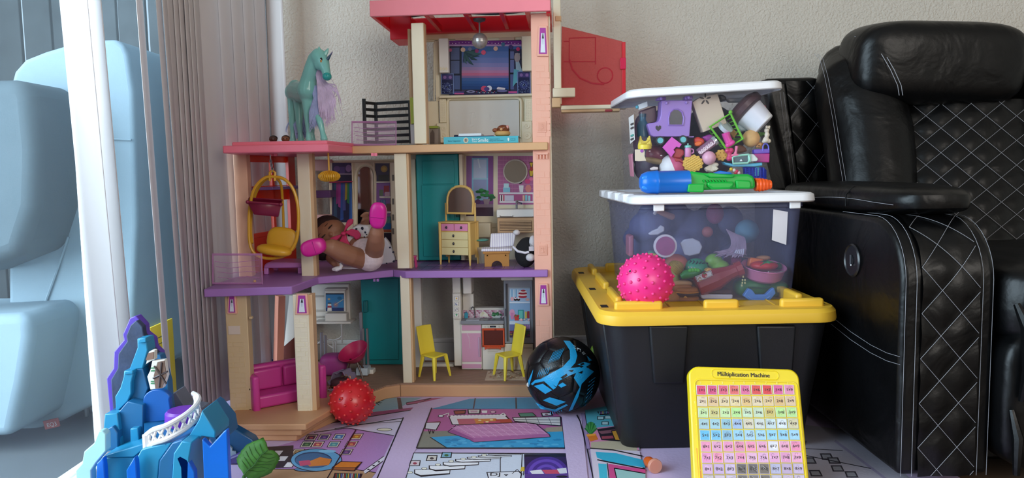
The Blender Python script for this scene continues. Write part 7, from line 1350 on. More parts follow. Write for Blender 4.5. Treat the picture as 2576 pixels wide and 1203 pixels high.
# arm pad
pad = MB(); pad.sell(V((.835, 1.80, .556)), (.098, .345, .034), .55, .55, None, 40, 18); pad.build('arm_pad', LEA, rec)
MB().tube([V((.835 - .098 * 1.0, y, .552 + .006 * math.sin((y - 1.5) * 9))) + V((-.002 + .02 * max(0, abs(y - 1.8) / .345 - .75) ** 1.2 * 4, 0, 0)) for y in [1.475 + .02 * i for i in range(32)]], .0005, 4).build('stitching', THR, rec)
MB().tube([V((.735, 1.66, .54)), V((.733, 1.655, .566)), V((.75, 1.655, .582)), V((.79, 1.66, .588))], .0018, 5).build('pad_crease', LEA, rec)
# seat and footrest
MB().sell(V((1.24, 1.66, .36)), (.325, .30, .085), .35, .3, None, 48, 20).build('seat', LEA, rec); MB().sell(V((1.24, 1.42, .18)), (.325, .055, .145), .35, .3, None, 48, 20).build('footrest', LEA, rec)
MB().box((.93, 1.5, .02), (1.6, 2.1, .3)).build('base', LEA, rec, bevel=.01); MB().box((XA, 2.0, .03), (1.75, 2.30, .55)).build('back_shell', LEA, rec, bevel=.02)
MB().tube([V((.925, 1.37, .37)), V((.935, 1.352, .33)), V((.94, 1.35, .25)), V((.935, 1.36, .19))], [.006, .012, .012, .006], 8).build('corner_fold', LEA, rec); MB().tube([V((.925, 1.372, .17)), V((.93, 1.358, .12)), V((.93, 1.358, .05))], [.005, .010, .006], 8).build('corner_fold', LEA, rec)
# left wing of the back
wing = MB(); wp = [(1918, 205), (1935, 196), (2060, 192), (2085, 215), (2096, 490), (1985, 490)]
MB().prism([P(x, y, 2.16) for x, y in wp], (0, .14, 0)).build('wing', LEA, rec, bevel=.02, seg=4)
def wq(a, b): px = 1940 + a + (b - 200) * .16 * (1 - a / 140 * .6); return P(px, b, 2.152), V((-.15, -1, 0))
quilt('wing_quilt', wq, 36, 118, 204, 486, 82, 92, rec, .006, 36, 60, oa=20, ob=-175)
for off in (0, 7): MB().tube([P(2062 + off + (y - 200) * .12, y, 2.141) for y in range(204, 480, 12)], .0005, 4).build('stitching', THR, rec)
for off in (0, 9): MB().tube([P(1962 + off + (y - 230) * .13, y, 2.141) for y in range(232, 480, 12)], .0005, 4).build('stitching', THR, rec)
# side bolster
bol = MB(); pts = [P(x, y, Y) for x, y, Y in ((2125, 175, 2.14), (2140, 200, 2.10), (2165, 270, 2.06), (2182, 340, 2.03), (2192, 420, 2.0), (2198, 500, 1.97), (2200, 600, 1.95))]
cap(bol, pts, [.070, .098, .112, .112, .110, .108, .105], 24); bol.build('bolster', LEA, rec, remesh=.008, sm=4)
for off in (0, 8): MB().tube([P(x + off, y, Y) for x, y, Y in ((2048, 135, 2.09), (2062, 148, 2.065), (2074, 190, 2.04), (2084, 240, 2.015), (2095, 300, 1.985), (2106, 370, 1.955), (2116, 430, 1.935), (2124, 478, 1.92))], .0005, 4).build('stitching', THR, rec)
b2_ = MB(); pts = [P(x, y, Y) for x, y, Y in ((2610, 165, 2.13), (2625, 240, 2.06), (2645, 330, 2.02), (2660, 430, 1.98), (2670, 560, 1.95))]; cap(b2_, pts, [.075, .10, .11, .11, .11], 24); b2_.build('bolster', LEA, rec, remesh=.008, sm=4)
# head pillow
hpil = MB(); hpil.sell(P(2337, 162, 2.03), (.222, .105, .108), .5, .45, euler(6, 2.0, 0), 48, 24); hp_ = hpil.build('head_pillow', LEA, rec)
for off in (0, 9): MB().tube([P(x + off, y, Y) for x, y, Y in ((2150, 92, 2.0), (2185, 102, 1.955), (2215, 132, 1.935), (2240, 175, 1.922), (2258, 215, 1.922), (2262, 240, 1.93))], .0010, 4).build('stitching', THR, hp_)
# quilted back cushion
def bq(a, b):
    py = 250 + b; px = 2262 + a; t = b / 420; Y = 2.02 - .20 * t - .05 * math.sin(math.pi * min(1, max(0, a / 420)))
    return P(px, py, Y), V((0, -1, .25)).normalized()
quilt('back_quilt', bq, 0, 420, 0, 420, 76, 62, rec, .0065, 70, 70, ob=20, oa=10)
MB().prism([P(x, y, 2.06) for x, y in ((2250, 240), (2690, 240), (2690, 720), (2250, 720))], (0, .1, 0)).build('back_core', LEA, rec, bevel=.02)
# ================================================================ balls
def nubball(name, c, r, m, mn_, n, label, seed, px_hole):
    t = thing(name, (c.x, c.y, c.z - r), label, 'ball')
    sh = MB().ell(c, r, nu=48, nv=30).build('shell', m, t)
    nb = MB(); nb.lathe([(.0040, -.001), (.0036, .0012), (.0027, .0028), (.0013, .0038), (0, .004)], (0, 0, 0), (0, 0, 1), 10)
    me = bpy.data.meshes.new('nub'); me.from_pydata([tuple(v) for v in nb.v], [], nb.f); me.materials.append(mn_); me.shade_smooth()
    for k in range(n):
        z = 1 - 2 * (k + .5) / n; a = k * 2.39996 + seed; q = math.sqrt(1 - z * z); d = V((q * math.cos(a), q * math.sin(a), z))
        d = euler(25, 18, 0) @ d; o = bpy.data.objects.new('nub', me); COL.objects.link(o); o.parent = t; o.location = c + d * r - ORG[t.name]; o.rotation_euler = d.to_track_quat('Z', 'Y').to_euler()
    h_ = hit(c, r, *px_hole); d = (h_ - c).normalized(); MB().lathe([(0, .0004), (.0032, .0004), (.0046, .0012), (.0055, .0006), (.006, -.001)], h_, d, 16).build('valve', mn_, t); MB().lathe([(0, .0009), (.0026, .0009), (.0026, .0004), (0, .0004)], h_, d, 12).build('valve_hole', C('2a0a14', .5), t)
    return t
PB = mat('ball_pink', 'ee2c84', .33, var=.03, spec=.6); RB = mat('ball_red', 'c41420', .28, var=.03, spec=.6)
rp_ = 69.5 * 1.688 / F_PX; cp_ = P(1624, 706, 1.688); cp_.z = .312 + rp_ + .003; nubball('knobbly_ball', cp_, rp_, PB, mat('nub_pink', 'ea3a88', .3), 118, 'hot pink knobbly rubber ball resting on the yellow tote lid', .4, (1585, 683))
rr_ = 57 * 1.86 / F_PX; cr_ = P(886, 1016, 1.86); cr_.z = rr_ + .003; nubball('knobbly_ball', cr_, rr_, RB, mat('nub_red', 'cc2c2c', .3), 100, 'red knobbly rubber ball on the play mat beside the dollhouse steps', 1.1, (855, 1005))
# soccer ball
import bmesh
sr = .0965; scn = P(1415, 951, 1.93); scn.z = sr + .003
sb = thing('soccer_ball', (scn.x, scn.y, .003), 'black and bright blue soccer ball on the play mat between dollhouse and tote', 'soccer ball')
BKL = mat('ball_black', '0d0e12', .3, bump=.3, bscale=350, var=.2); BLL = mat('ball_blue', '1f9ed6', .3, bump=.3, bscale=350)
bm = bmesh.new(); bmesh.ops.create_icosphere(bm, subdivisions=1, radius=1); iv = [v.co.copy() for v in bm.verts]; ie = [(e.verts[0].index, e.verts[1].index) for e in bm.edges]; fi = [[v.index for v in f.verts] for f in bm.faces]; bm.free()
RS = euler(20, 32, 12)
pan = []
nbr = {i: [] for i in range(12)}
for a, b in ie: nbr[a].append(b); nbr[b].append(a)
for i in range(12):
    p_ = [iv[i].lerp(iv[j], 1 / 3) for j in nbr[i]]; c_ = sum(p_, V()) / 5; x, y, z = basis(c_); p_.sort(key=lambda q: math.atan2((q - c_).dot(y), (q - c_).dot(x))); pan.append(p_)
for f in fi:
    p_ = []
    for k in range(3): a, b = iv[f[k]], iv[f[(k + 1) % 3]]; p_ += [a.lerp(b, 1 / 3), a.lerp(b, 2 / 3)]
    pan.append(p_)
MB().ell(scn, sr - .0016, nu=40, nv=24).build('bladder', C('08080a', .6), sb)
for p_ in pan:
    c_ = sum(p_, V()) / len(p_); n = len(p_); m = MB(); rings = [[c_]]
    S_ = 7
    vs = [c_.normalized() * (sr + .0012)]; fs = []
    for s in range(1, S_ + 1):
        for k in range(n):
            for j in range(s):
                q = c_.lerp(p_[k], s / S_ * .985).lerp(c_.lerp(p_[(k + 1) % n], s / S_ * .985), j / s); vs.append(q.normalized() * (sr + .0012 - (.0018 if s == S_ else 0)))
    idx = lambda s, i: 0 if s == 0 else 1 + n * (s - 1) * s // 2 + i % (n * s)
    for s in range(1, S_ + 1):
        for k in range(n):
            for j in range(s):
                a = idx(s, k * s + j); b = idx(s, k * s + j + 1); c2 = idx(s - 1, k * (s - 1) + j) if s > 1 else 0
                fs.append((a, b, c2))
                if j > 0: fs.append((a, c2, idx(s - 1, k * (s - 1) + j - 1)))
    m.add([scn + RS @ q for q in vs], fs); m.build('panel', BKL, sb, ang=60)
zS = zm(950, 660, 2.733)
def sphpatch(pts, m, lift=.0019):
    bm = bmesh.new(); vs = [bm.verts.new((x, y, 0)) for x, y in pts]; bm.faces.new(vs); bm.normal_update(); bmesh.ops.triangulate(bm, faces=bm.faces[:])
    for _ in range(3):
        es = [e for e in bm.edges if e.calc_length() > 22]
        if es: bmesh.ops.subdivide_edges(bm, edges=es, cuts=1); bmesh.ops.triangulate(bm, faces=bm.faces[:])
    bm.verts.index_update(); q = MB(); q.add([hit(scn, sr + lift, *zS(v.co.x, v.co.y)) for v in bm.verts], [tuple(v.index for v in f.verts) for f in bm.faces]); bm.free(); return q.build('blue_graphic' if m is BLL else 'black_graphic', m, sb, ang=80)
zT = zm(560, 700, 2.56)
def tz(pts): return [((560 + x / 2.56 - 950) * 2.733, (700 + y / 2.56 - 660) * 2.733) for x, y in pts]
for pts in ([(2195, 402), (2235, 404), (2268, 440), (2284, 500), (2272, 545), (2240, 580), (2300, 572), (2330, 590), (2240, 625), (2170, 660), (2150, 700), (2100, 668), (2030, 660), (2130, 605), (2190, 572), (2238, 520), (2236, 465)],
            [(1985, 682), (2012, 656), (2080, 645), (2148, 705), (2130, 718), (2070, 664), (2012, 676), (1996, 690)], [(2005, 695), (2062, 680), (2122, 722), (2078, 746)], [(2062, 787), (2106, 767), (2212, 797), (2150, 822)], [(2012, 800), (2034, 826), (2140, 846), (2212, 812), (2226, 818), (2142, 862), (2048, 842)],
            [(2286, 592), (2330, 566), (2392, 602), (2350, 642), (2312, 682), (2292, 762), (2252, 848), (2228, 858), (2280, 742), (2300, 702), (2262, 642)], [(1967, 662), (2000, 588), (1994, 624), (1972, 702)], [(2285, 556), (2330, 540), (2372, 552), (2340, 572)], [(2345, 500), (2380, 530), (2360, 535)], [(2160, 690), (2190, 672), (2215, 690), (2180, 706)]): sphpatch(tz(pts), BLL)
for pts in ([(2175, 640), (2215, 615), (2222, 628), (2190, 650)], [(2225, 596), (2262, 590), (2250, 606)], [(2300, 552), (2325, 545), (2330, 556), (2308, 562)], [(2290, 610), (2320, 595), (2315, 615)]): sphpatch(tz(pts), BKL, .0024)
hs = lambda x, y: hit(scn, sr + .0016, *zS(*tz([(x, y)])[0]))
for k in range(7): MB().tube([hs(2136 + k * 11 - i * 8, 470 - k * 4 + i * 16) for i in range(6)], [.0002] + [.0009] * 4 + [.0002], 4).build('blue_stripe', BLL, sb)
for k in range(6): MB().tube([hs(2044 + k * 13 - i * 5, 590 - k * 4 + i * 13) for i in range(5)], [.0002] + [.0008] * 3 + [.0002], 4).build('blue_stripe', BLL, sb)
for k in range(6): MB().tube([hs(2110 + k * 14, 862 - k * 2), hs(2114 + k * 14, 880 - k * 4)], .0009, 4).build('blue_stripe', BLL, sb)
for k in range(7): MB().tube([hs(2400 - k * 5, 640 + k * 22), hs(2360 - k * 5, 670 + k * 26)], .0006, 4).build('blue_stripe', BLL, sb)
MB().obox(hit(scn, sr + .001, *zS(1382, 608)), (.010, .001, .012), euler(-30, 25, 10)).build('print_block', C('c8d0d4', .5), sb); sphpatch([(1372, 600), (1388, 596), (1394, 612), (1378, 618)], BKL, .0045)
for k in range(3): MB().tube([hit(scn, sr + .002, *zS(1345 + k * 4, 575 + k * 10)), hit(scn, sr + .002, *zS(1358 + k * 4, 571 + k * 10))], .0006, 4).build('print_line', C('d0d8dc', .5), sb); MB().tube([hit(scn, sr + .002, *zS(1405 + k * 5, 622 + k * 6)), hit(scn, sr + .002, *zS(1418 + k * 5, 616 + k * 6))], .0006, 4).build('print_line', C('d0d8dc', .5), sb)
MB().ell(hit(scn, sr + .001, *zS(1035, 842)), (.004, .002, .006)).build('scuff', C('d8d4cc', .7), sb)
# small green thing behind the ball
tag(MB().ell(P(1496, 893, 2.1), (.014, .014, .03)).build('green_toy', C('6a8a1c', .5)), 'dull green toy peeking out behind the soccer ball', 'toy')
# ================================================================ multiplication board
BY = mat('board_yellow', 'ecd012', .35, var=.03); zM = zm(1700, 900, 3.971)
mbd = thing('multiplication_board', G(1893, 1240, .004), 'yellow multiplication board with rows of coloured number tiles propped before the tote', 'learning toy')
Tp = P(1870, 926, 1.507); Bc = G(1893, 1240, .004); e2b = (Tp - Bc).normalized(); e1b = V((1, 0, -.010)).normalized(); nb_ = e1b.cross(e2b).normalized(); e1b = e2b.cross(nb_).normalized()
if nb_.y > 0: nb_ = -nb_
def BP(px, py, lift=0): d = ray(px, py); o = Bc + nb_ * lift; return CAM + d * ((o - CAM).dot(nb_) / d.dot(nb_))
def Bm(x, y, lift=0): return BP(*zM(x, y), lift)
TL, TR, BLc, BRc = BP(1727, 927), BP(2011, 926), BP(1747, 1236), BP(2040, 1236)
Hh = (Tp - Bc).length; Wd = .2225
def BL(a, b, n=0): return Bc + e1b * (a - Wd / 2) + e2b * b + nb_ * n
def brr(x0, x1, y0, y1, r, n_): return [BL(p.x, p.y, n_) for p in rrect(x0, x1, y0, y1, r, 0)]
a0_ = Wd
m = MB(); loft(m, [brr(0, Wd, 0, Hh, .02, -.022), brr(0, Wd, 0, Hh, .02, -.002), brr(.0025, Wd - .0025, .0025, Hh - .0025, .018, .0), brr(.010, Wd - .010, .010, Hh - .010, .014, 0.0)]); m.build('board', BY, mbd, ang=30)
MB().tube(brr(.011, Wd - .006, -.0, Hh - .026, .010, .0005)[:], .0016, 6, True).build('grid_rim', BY, mbd)
ttl = brr(Wd * .205, Wd * .815, Hh - .0225, Hh - .0045, .0085, .0004); MB().tube(ttl, .0008, 5, True).build('title_rim', BY, mbd)
_t = MB()
for dx_, dy_ in ((0, 0), (.00028, 0), (-.00028, 0), (0, .00022), (0, -.00022)): _t.text('Multiplication Machine', Bm(677, 190, .0006 + dx_ * .05) + e1b * dx_ + e2b * dy_, e1b, e2b, .0117)
_t.build('title_lettering', C('1c1a14', .4), mbd)
MB().text('Lakeshore', Bm(462, 150, .0006), e1b, e2b, .0040).build('maker_lettering', C('2a2618', .4), mbd)
ROWC = [['d8406c', 'd04c80', 'd85878', 'e06a6c', 'dc6a98', 'd8484c', 'd83a44', 'd85a94', 'dc8ab0'], ['dccaae', 'd8b88c', 'dcc8a0', 'e0cc9c', 'dcb87c', 'dccaa8', 'dcc090', 'd8b47c', 'd8bc9c'], ['bcd89c', 'c8c480', 'c0dca0', 'b0e090', 'c0d8b8', 'c0d4b8', 'c8b868', 'b4dc8c', 'b0dc90'], ['9cc0c8', '98c4d0', '88b8c8', '98b4d8', 'd0c8b0', 'c8d0cc', 'bcd0d4', 'd0dce4', 'ccc4a0'], ['54b0d8', '68b8dc', '7cb0cc', '8cc4e0', 'a0c8e0', '98c8e0', '88c8e4', '88c4e0', '94c8e4'], ['e08ab0', 'd898bc', 'e08cb8', 'd884a8', 'e88cb0', 'dc98bc', 'd4d4dc', 'e09cbc', 'e484ac'], ['dc8cbc', 'e88cb0', 'd0a4cc', 'e088b4', 'dca8c8', 'd8a4cc', 'd898c4', 'd48cb8', 'e09cc0'], ['c8a0c4', 'bca0c8', 'c4b0d0', '4c4a50', '504e54', '58524e', 'a8aac8', 'b09cbc', 'bcaac8'], ['b8b0b8', 'c0b0c0', 'c0b4c8', '5a585c', '646266', '5a5654', 'b8b4c4', 'b8a8bc', 'c0b0c4']]
rb = random.Random(11); TW = .0198
for r in range(9):
    MB().text(str(r + 1), Bm(182 + r * 8.6 - 2, 342 + r * 113.2, .001), e1b, e2b, .0058).build('row_numeral', mat('board_numeral', 'fbf3a8', .35), mbd)
    for c in range(9):
        if r == 0: MB().text(str(c + 1), Bm(246 + c * 109, 262, .001), e1b, e2b, .0062).build('column_numeral', MATS['board_numeral'], mbd)
        f_ = r / 8; x0_ = 253 + (317 - 253) * r / 7; x8_ = 1130 + (1222 - 1130) * r / 7; cx_ = x0_ + (x8_ - x0_) * c / 8; cy_ = 326 + r * 112.6 - c * .6
        ctr = Bm(cx_, cy_); h2 = TW / 2
        fr4 = lambda k, n_: [ctr + e1b * (sx * k) + e2b * (sy * k * 1.0) + nb_ * n_ for sx, sy in ((-1, -1), (1, -1), (1, 1), (-1, 1))]
        mt = MB(); mt.smooth = False; rs_ = [fr4(h2, 0), fr4(h2, .0018), fr4(h2 - .0007, .0022), fr4(h2 - .0014, .0018)]; loft(mt, rs_); tl_o = mt.build('tile', C(('d8d0cc', 'd8ccc0', 'ccd4b8', 'b8c4c8', 'a8ccdc', 'dcc0cc', 'd8b8cc', 'b4a8b8', 'b0a8b0')[r], .35), mbd)
        pr = Print(lambda u, v: ctr + e1b * (u * h2) + e2b * (v * h2) + nb_ * .0019, nb_, 1.2e-5, 1); col = ROWC[r][c]; q_ = .9
        pr.poly([(-q_, -q_), (q_, -q_), (q_, q_), (-q_, q_)], col)
        L0 = [int(col[i:i + 2], 16) for i in (0, 2, 4)]
        for k in range(5):
            f2_ = rb.uniform(.80, 1.12); cc_ = '%02x%02x%02x' % tuple(max(0, min(255, int(v * (f2_ if i != 0 or r > 2 else (f2_ + 1) / 2)))) for i, v in enumerate(L0))
            x_, y_ = rb.uniform(-.6, .6), rb.uniform(-.6, .6); pr.line([(x_ + .28 * math.cos(a * .9) , y_ + .28 * math.sin(a * .9)) for a in range(5)], rb.uniform(.08, .25), cc_)
        if r in (7, 8) and 3 <= c <= 5:
            for k in range(7): x_, y_ = rb.uniform(-.4, .4), rb.uniform(-.4, .4); pr.line([(x_ - .4, y_ + .3), (x_ + .4, y_ - .3)], .12, ['1a1a1c', '8a888c'][k % 2])
        if (r, c) == (5, 6): pr.poly([(-.1, .1), (.5, .3), (.6, -.5), (-.05, -.4)], 'f0f0f2')
        pr.k += 4; pr.build('tile_face', tl_o)
        MB().text('%d×%d' % (r + 1, c + 1), ctr - e2b * .0028 + nb_ * .0023, e1b, e2b, .0083).text('%d×%d' % (r + 1, c + 1), ctr - e2b * .0028 + nb_ * .00232 + e1b * .00025, e1b, e2b, .0083).build('tile_number', C('2c1c28' if not (r in (7, 8) and 3 <= c <= 5) else '0c0c0e', .45), tl_o)
pr = Print(lambda x, y: Bm(x, y, .0002), nb_); pr.poly([(205, 905), (232, 905), (262, 1203), (230, 1203)], 'f0941c'); pr.build('marker_stain', mbd)
MB().box((Bc.x - .05, Bc.y + .03, .004), (Bc.x + .05, Bc.y + .06, .02)).build('rear_foot', BY, mbd, bevel=.002)
# ================================================================ vial
v0 = G(1650, 1194, .0) + V((.0, .004, .0155)); v1 = G(1620, 1172, .0) + V((0, .012, .0125)); AMB = mat('amber_clear', 'e8742c', .1, alpha=.55, tint='ffa860')
vi = thing('toy_vial', V((v0.x, v0.y, .001)), 'small orange vial with clear cap lying on the play mat by the tote', 'vial'); dv = (v1 - v0).normalized()
MB().lathe([(0, .004), (.0105, .004), (.0115, .008), (.0115, .030), (.009, .038), (0, .038)], v0, dv, 24).build('tube', AMB, vi); MB().lathe([(0, -.002), (.0140, -.002), (.0152, 0), (.0152, .006), (.0135, .008), (0, .008)], v0, dv, 28).build('cap', mat('clear_peach_cap', 'e0a894', .2, alpha=.6, tint='ffe0d0'), vi)
# ================================================================ ice castle
zC = zm(190, 780, 2.844); YC_ = 1.25
cs_ = thing('toy_castle', (-.64, 1.26, .0), 'blue and purple ice castle playset with white balcony beside the blinds', 'toy castle')
K1, K2, K3 = mat('ice_teal', '2385ae', .35, var=.06), mat('ice_blue', '195f8e', .4, var=.08), mat('castle_purple', '5a3fae', .35, var=.05)
K4, K5, K6 = mat('ice_pale', 'a4d2da', .45, var=.04), mat('crystal_blue', '1672d8', .12, alpha=.72, tint='60a0ff'), mat('balcony_white', 'dcd8d8', .45); KR = mat('castle_rock', '2c3854', .6, var=.35, vscale=30, bump=.5, bscale=60)
def cpart(name, pts, Y, th, m, bev=.003, z0=None):
    bev = min(bev, .0016)
    q = [P(*zC(x, y), Y) for x, y in pts]; q = [V((p.x, p.y, .002)) if y >= 1205 else p for p, (x, y) in zip(q, pts)]
    if z0 is not None: zmn = min(p.z for p in q); q = [V((p.x, p.y, z0)) if abs(p.z - zmn) < .012 else p for p in q]
    return MB().prism(q, (0, th, 0)).build(name, m, cs_, bevel=bev, seg=2)
cpart('back_wall', [(245, 735), (222, 490), (270, 418), (275, 300), (345, 215), (337, 175), (366, 110), (388, 58), (430, 42), (492, 110), (498, 165), (550, 205), (560, 265), (602, 305), (612, 350), (640, 480), (662, 540), (662, 640), (690, 790), (690, 900), (245, 900)], 1.30, .020, K3, .003)
cpart('rock_face', [(268, 735), (252, 500), (300, 420), (305, 315), (368, 225), (362, 185), (392, 110), (432, 75), (478, 120), (486, 180), (540, 220), (550, 275), (590, 320), (625, 480), (650, 560), (680, 790), (400, 860)], 1.288, .014, KR, .002)
for y0_, pts in ((0, [(440, 205), (502, 203), (516, 290), (480, 420), (382, 432), (442, 270)]), (0, [(382, 430), (480, 418), (520, 560), (440, 760), (330, 700), (372, 560)])): cpart('ice_spire', pts, 1.268, .03, K1 if pts[0][1] < 300 else K2, .004)
cpart('spire_cap', [(452, 205), (502, 200), (505, 235), (445, 240)], 1.262, .02, K1, .002)
cpart('ice_spire', [(345, 436), (408, 434), (412, 465), (398, 520), (398, 600), (372, 655), (288, 740), (282, 620), (318, 560), (330, 520), (342, 480)], 1.258, .035, K1, .004); cpart('spire_cap', [(350, 438), (408, 434), (410, 460), (345, 465)], 1.254, .02, K1, .002)
cpart('ice_block', [(208, 745), (298, 740), (372, 655), (482, 680), (482, 940), (400, 970), (220, 1015), (200, 850)], 1.245, .05, K2, .004); cpart('ice_facet', [(208, 745), (298, 740), (330, 1000), (220, 1018), (200, 850)], 1.236, .02, K1, .003)
cpart('ice_facet', [(230, 850), (265, 832), (300, 880), (304, 990), (225, 1010)], 1.228, .02, K2, .003); cpart('ice_facet', [(390, 850), (445, 845), (455, 940), (392, 965)], 1.234, .02, K1, .003)
cpart('ice_spire', [(560, 320), (605, 322), (660, 520), (668, 640), (690, 790), (560, 760), (540, 400)], 1.275, .02, K2, .003)
ar = [(482, 812), (482, 680)] + [(582 - 100 * math.cos(R(t)), 650 - 80 * math.sin(R(t))) for t in range(10, 175, 15)] + [(668, 640), (690, 790)]
cpart('arch_door', ar, 1.255, .012, mat('door_blue', '0c549e', .35, var=.05), .002)
for i, (pts, ln) in enumerate(((([(505, 385), (525, 300), (545, 288), (565, 290), (565, 355), (525, 372), (495, 392)]), 0), (([(548, 365), (638, 356), (655, 470), (625, 560), (535, 572), (512, 478), (535, 430)]), 1))):
    sg = cpart('snow_lantern', pts, 1.235, .010, C('d8d4cc', .5), .001)
    if ln:
        MB().prism([P(*zC(x, y), 1.2345) for x, y in ((590, 372), (638, 362), (652, 470), (622, 556), (575, 562), (563, 470))], (0, -.002, 0)).build('brown_face', C('6e5448', .6), sg)
        for k in range(6): a = R(60 * k + 15); c_ = P(*zC(607, 465), 1.2318); MB().tube([c_, c_ + V((.013 * math.cos(a), 0, .022 * math.sin(a)))], .0016, 5).build('snowflake_ridge', C('3a2c2c', .5), sg)
        for y in (412, 432, 508, 522): MB().prism([P(*zC(x, yy), 1.2342) for x, yy in ((540, y), (575, y - 2), (575, y + 6), (540, y + 8))], (0, -.001, 0)).build('green_band', C('2f7a4c', .5), sg)
    else: MB().prism([P(*zC(x, y), 1.2345) for x, y in ((520, 310), (562, 298), (558, 350), (505, 360))], (0, -.0015, 0)).build('brown_face', C('7a5a4c', .6), sg)
# balcony
zfl = P(*zC(690, 860), 1.21).z
bal = [V((P(*zC(482, 800), 1.26).x, 1.265, zfl)), V((P(*zC(900, 700), 1.26).x, 1.285, zfl))]
rail = [(512, 940, 1.165), (560, 905, 1.155), (640, 880, 1.15), (720, 840, 1.155), (800, 790, 1.17), (860, 735, 1.195), (885, 690, 1.225), (878, 665, 1.25), (845, 645, 1.27)]
rp = [P(*zC(x, y), Y) for x, y, Y in rail]; zr = zfl + .030
fl2 = [V((p.x, p.y, zfl)) for p in rp] + [V((P(*zC(690, 700), 1.28).x, 1.285, zfl)), V((P(*zC(482, 800), 1.28).x, 1.285, zfl)), V((P(*zC(490, 900), 1.2).x, 1.2, zfl))]
MB().prism([p + V((0, 0, -.012)) for p in fl2], (0, 0, .012)).build('balcony_floor', K2, cs_)
rt = [V((p.x, p.y, P(*zC(x, y - 48), Y).z)) for p, (x, y, Y) in zip(rp, rail)]; rbm = [V((p.x, p.y, P(*zC(x, y + 48), Y).z)) for p, (x, y, Y) in zip(rp, rail)]
rt = crv(rt, 3)[::1]; rbm = crv(rbm, 3)
bw = MB().tube(rt, .0042, 8).build('railing', K6, cs_); MB().tube(rbm, .0042, 8).build('rail_foot', K6, bw)
for i in range(0, len(rt) - 2, 2):
    for j in range(1):
        a, b = rt[i], rbm[i + 2]; c_, d_ = rbm[i], rt[i + 2]; MB().tube([a, b], .0022, 5).build('lattice', K6, bw); MB().tube([c_, d_], .0022, 5).build('lattice', K6, bw)
MB().tube([rt[0], rbm[0]], .007, 8).build('end_post', K6, bw); MB().tube([rt[-3], rbm[-3]], .005, 8).build('end_post', K6, bw)
ps_ = P(*zC(775, 770), 1.24); MB().lathe([(0, 0), (.028, 0), (.030, .006), (.029, .020), (.025, .024), (0, .024)], V((ps_.x, ps_.y, zfl + .001)), n=28).build('stool', mat('stool_purple', '6a2a9c', .35), cs_)
# front rocks below the balcony
cpart('ice_rock', [(395, 1135), (470, 1000), (520, 985), (690, 950), (600, 1080), (480, 1210), (395, 1210)], 1.15, .08, K1, .005); cpart('ice_rock', [(480, 1210), (600, 1080), (690, 955), (760, 930), (810, 955), (700, 1110), (650, 1210)], 1.14, .08, K2, .005); cpart('ice_rock', [(600, 1210), (700, 1030), (760, 940), (830, 950), (812, 1060), (740, 1210)], 1.13, .07, K1, .005)
cpart('ice_ledge', [(200, 1045), (480, 960), (500, 985), (415, 1055), (205, 1060)], 1.19, .07, K1, .003); cpart('ice_wall', [(205, 1060), (415, 1055), (400, 1210), (205, 1210)], 1.195, .05, K1, .003)
cpart('pale_wall', [(0, 1210), (0, 1150), (45, 1100), (60, 1015), (130, 955), (165, 868), (190, 866), (216, 890), (218, 1010), (150, 1090), (110, 1150), (90, 1210)], 1.17, .016, K4, .003)
cpart('crystal', [(80, 1210), (150, 1100), (195, 1055), (205, 1130), (205, 1210)], 1.16, .012, K5, .002)
for pts in ([(365, 1210), (362, 1150), (420, 1052), (432, 1090), (430, 1210)], [(740, 1210), (748, 1130), (720, 1060), (748, 1042), (800, 1070), (850, 1160), (850, 1210)], [(905, 925), (960, 980), (1060, 870), (1082, 858), (1090, 1210), (905, 1210)]): cpart('crystal', pts, 1.13, .012, K5, .002)
cpart('ice_arch', [(790, 935), (880, 790), (905, 720), (1000, 870), (1000, 920), (905, 905), (860, 950), (850, 1040), (830, 1100), (812, 1210), (790, 1100)], 1.16, .06, K1, .004); cpart('ice_arch', [(900, 720), (930, 740), (1020, 850), (1040, 960), (1000, 920)], 1.19, .08, K2, .004); cpart('cave_back', [(830, 1210), (835, 1060), (905, 960), (920, 1210)], 1.2, .03, K3, .002)
MB().box((-.70, 1.17, .001), (-.52, 1.33, P(450, 1203, 1.25).z - .005)).build('castle_base', K2, cs_, bevel=.006); cpart('ice_rock', [(690, 900), (690, 600), (715, 586), (780, 690), (900, 710), (920, 900)], 1.33, .04, mat('castle_grey_rock', '6a7080', .6), .004)
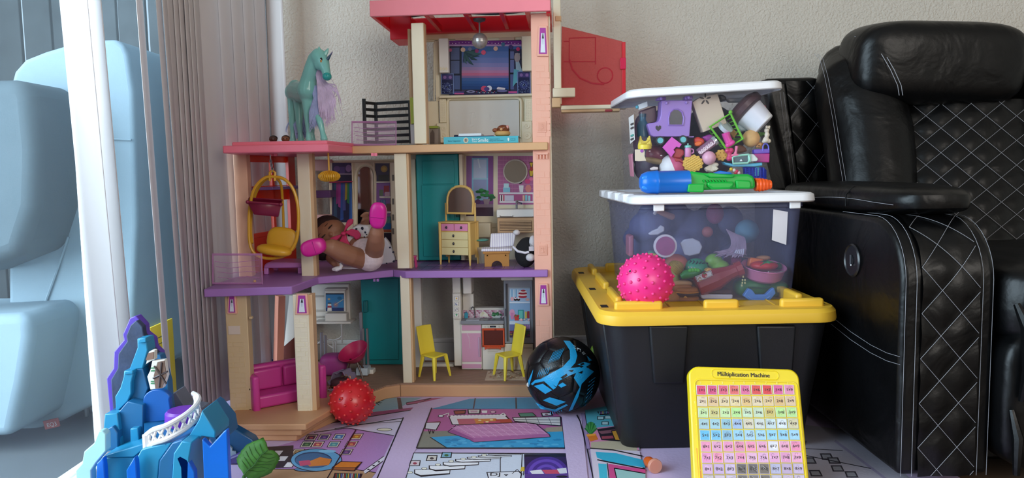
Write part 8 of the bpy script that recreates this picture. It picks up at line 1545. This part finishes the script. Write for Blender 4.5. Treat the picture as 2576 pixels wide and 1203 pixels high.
# blue roof piece and leaf cushion behind the castle
bz = thing('blue_toy_roof', G(590, 1150, .0), 'dark blue clear toy roof piece with stepped edge on the mat behind the castle', 'toy roof')
MB().prism([P(*zC(x, y), 1.62) for x, y in ((905, 715), (1040, 815), (1130, 850), (1262, 925), (1300, 985), (1240, 1010), (1120, 1060), (1030, 1060), (940, 900))], (0, .03, .0)).build('roof', mat('navy_clear', '14507c', .2, alpha=.9, tint='5090c0'), bz, bevel=.003)
MB().prism([P(*zC(x, y), 1.615) for x, y in ((1085, 960), (1120, 990), (1120, 1010), (1145, 1015), (1148, 1035), (1165, 1040), (1165, 1062), (1090, 1055))], (0, .01, 0)).build('step_trim', C('8a9ca8', .5), bz)
b0_ = [P(*zC(x, y), 1.60) for x, y in ((1090, 1065), (1240, 1005), (1295, 985), (1230, 1130), (1160, 1190), (1090, 1210))]; MB().prism([V((p.x, p.y, max(p.z, .003))) for p in b0_], (0, .05, 0)).build('purple_base', mat('purple_dark', '4a3f78', .5), bz, bevel=.003)
lf = thing('leaf_toy', G(640, 1215, .0), 'crinkled green leaf shaped toy lying on the mat behind the castle', 'toy leaf')
rows = []
for i in range(17):
    t_ = i / 16; w_ = .031 * math.sin(math.pi * (.04 + .93 * t_)) ** .6 * (1 + .05 * math.sin(t_ * 40)); r_ = []
    for j in range(13):
        s = -1 + j / 6; base_ = V((-.553 + .045 * t_ + .006 * s, 1.50 + .02 * t_, .018 + .048 * t_)); r_.append(base_ + V((w_ * s * .85, .012 * (1 - s * s) * -1, -.018 * s + .010 * (1 - s * s) + .0022 * math.sin(11 * t_ + 7 * abs(s)) - .006 * math.cos(s * 3))))
    rows.append(r_)
m = MB(); m.grid(rows); LFM = mat('leaf_green', '3f7a24', .55, var=.18, vscale=40, bump=.5, bscale=90); m.build('blade', LFM, lf, solid=.006, ang=80)
MB().tube([rows[i][6] + V((0, -.006, .002)) for i in range(0, 17, 2)], .0016, 6).build('midrib', C('2f5f1c', .55), lf)
for i in range(3, 15, 2):
    for s in (-1, 1): MB().tube([rows[i][6] + V((0, -.005, .001)), rows[min(16, i + 1)][6 + 3 * s] + V((0, -.004, .001)), rows[min(16, i + 2)][6 + 5 * s] + V((0, -.003, .001))], .0009, 5).build('vein', C('2f5f1c', .55), lf)
MB().tube([rows[0][6], V((rows[0][6].x - .006, rows[0][6].y, .002))], .004, 6).build('stalk', C('2f5f1c', .55), lf)
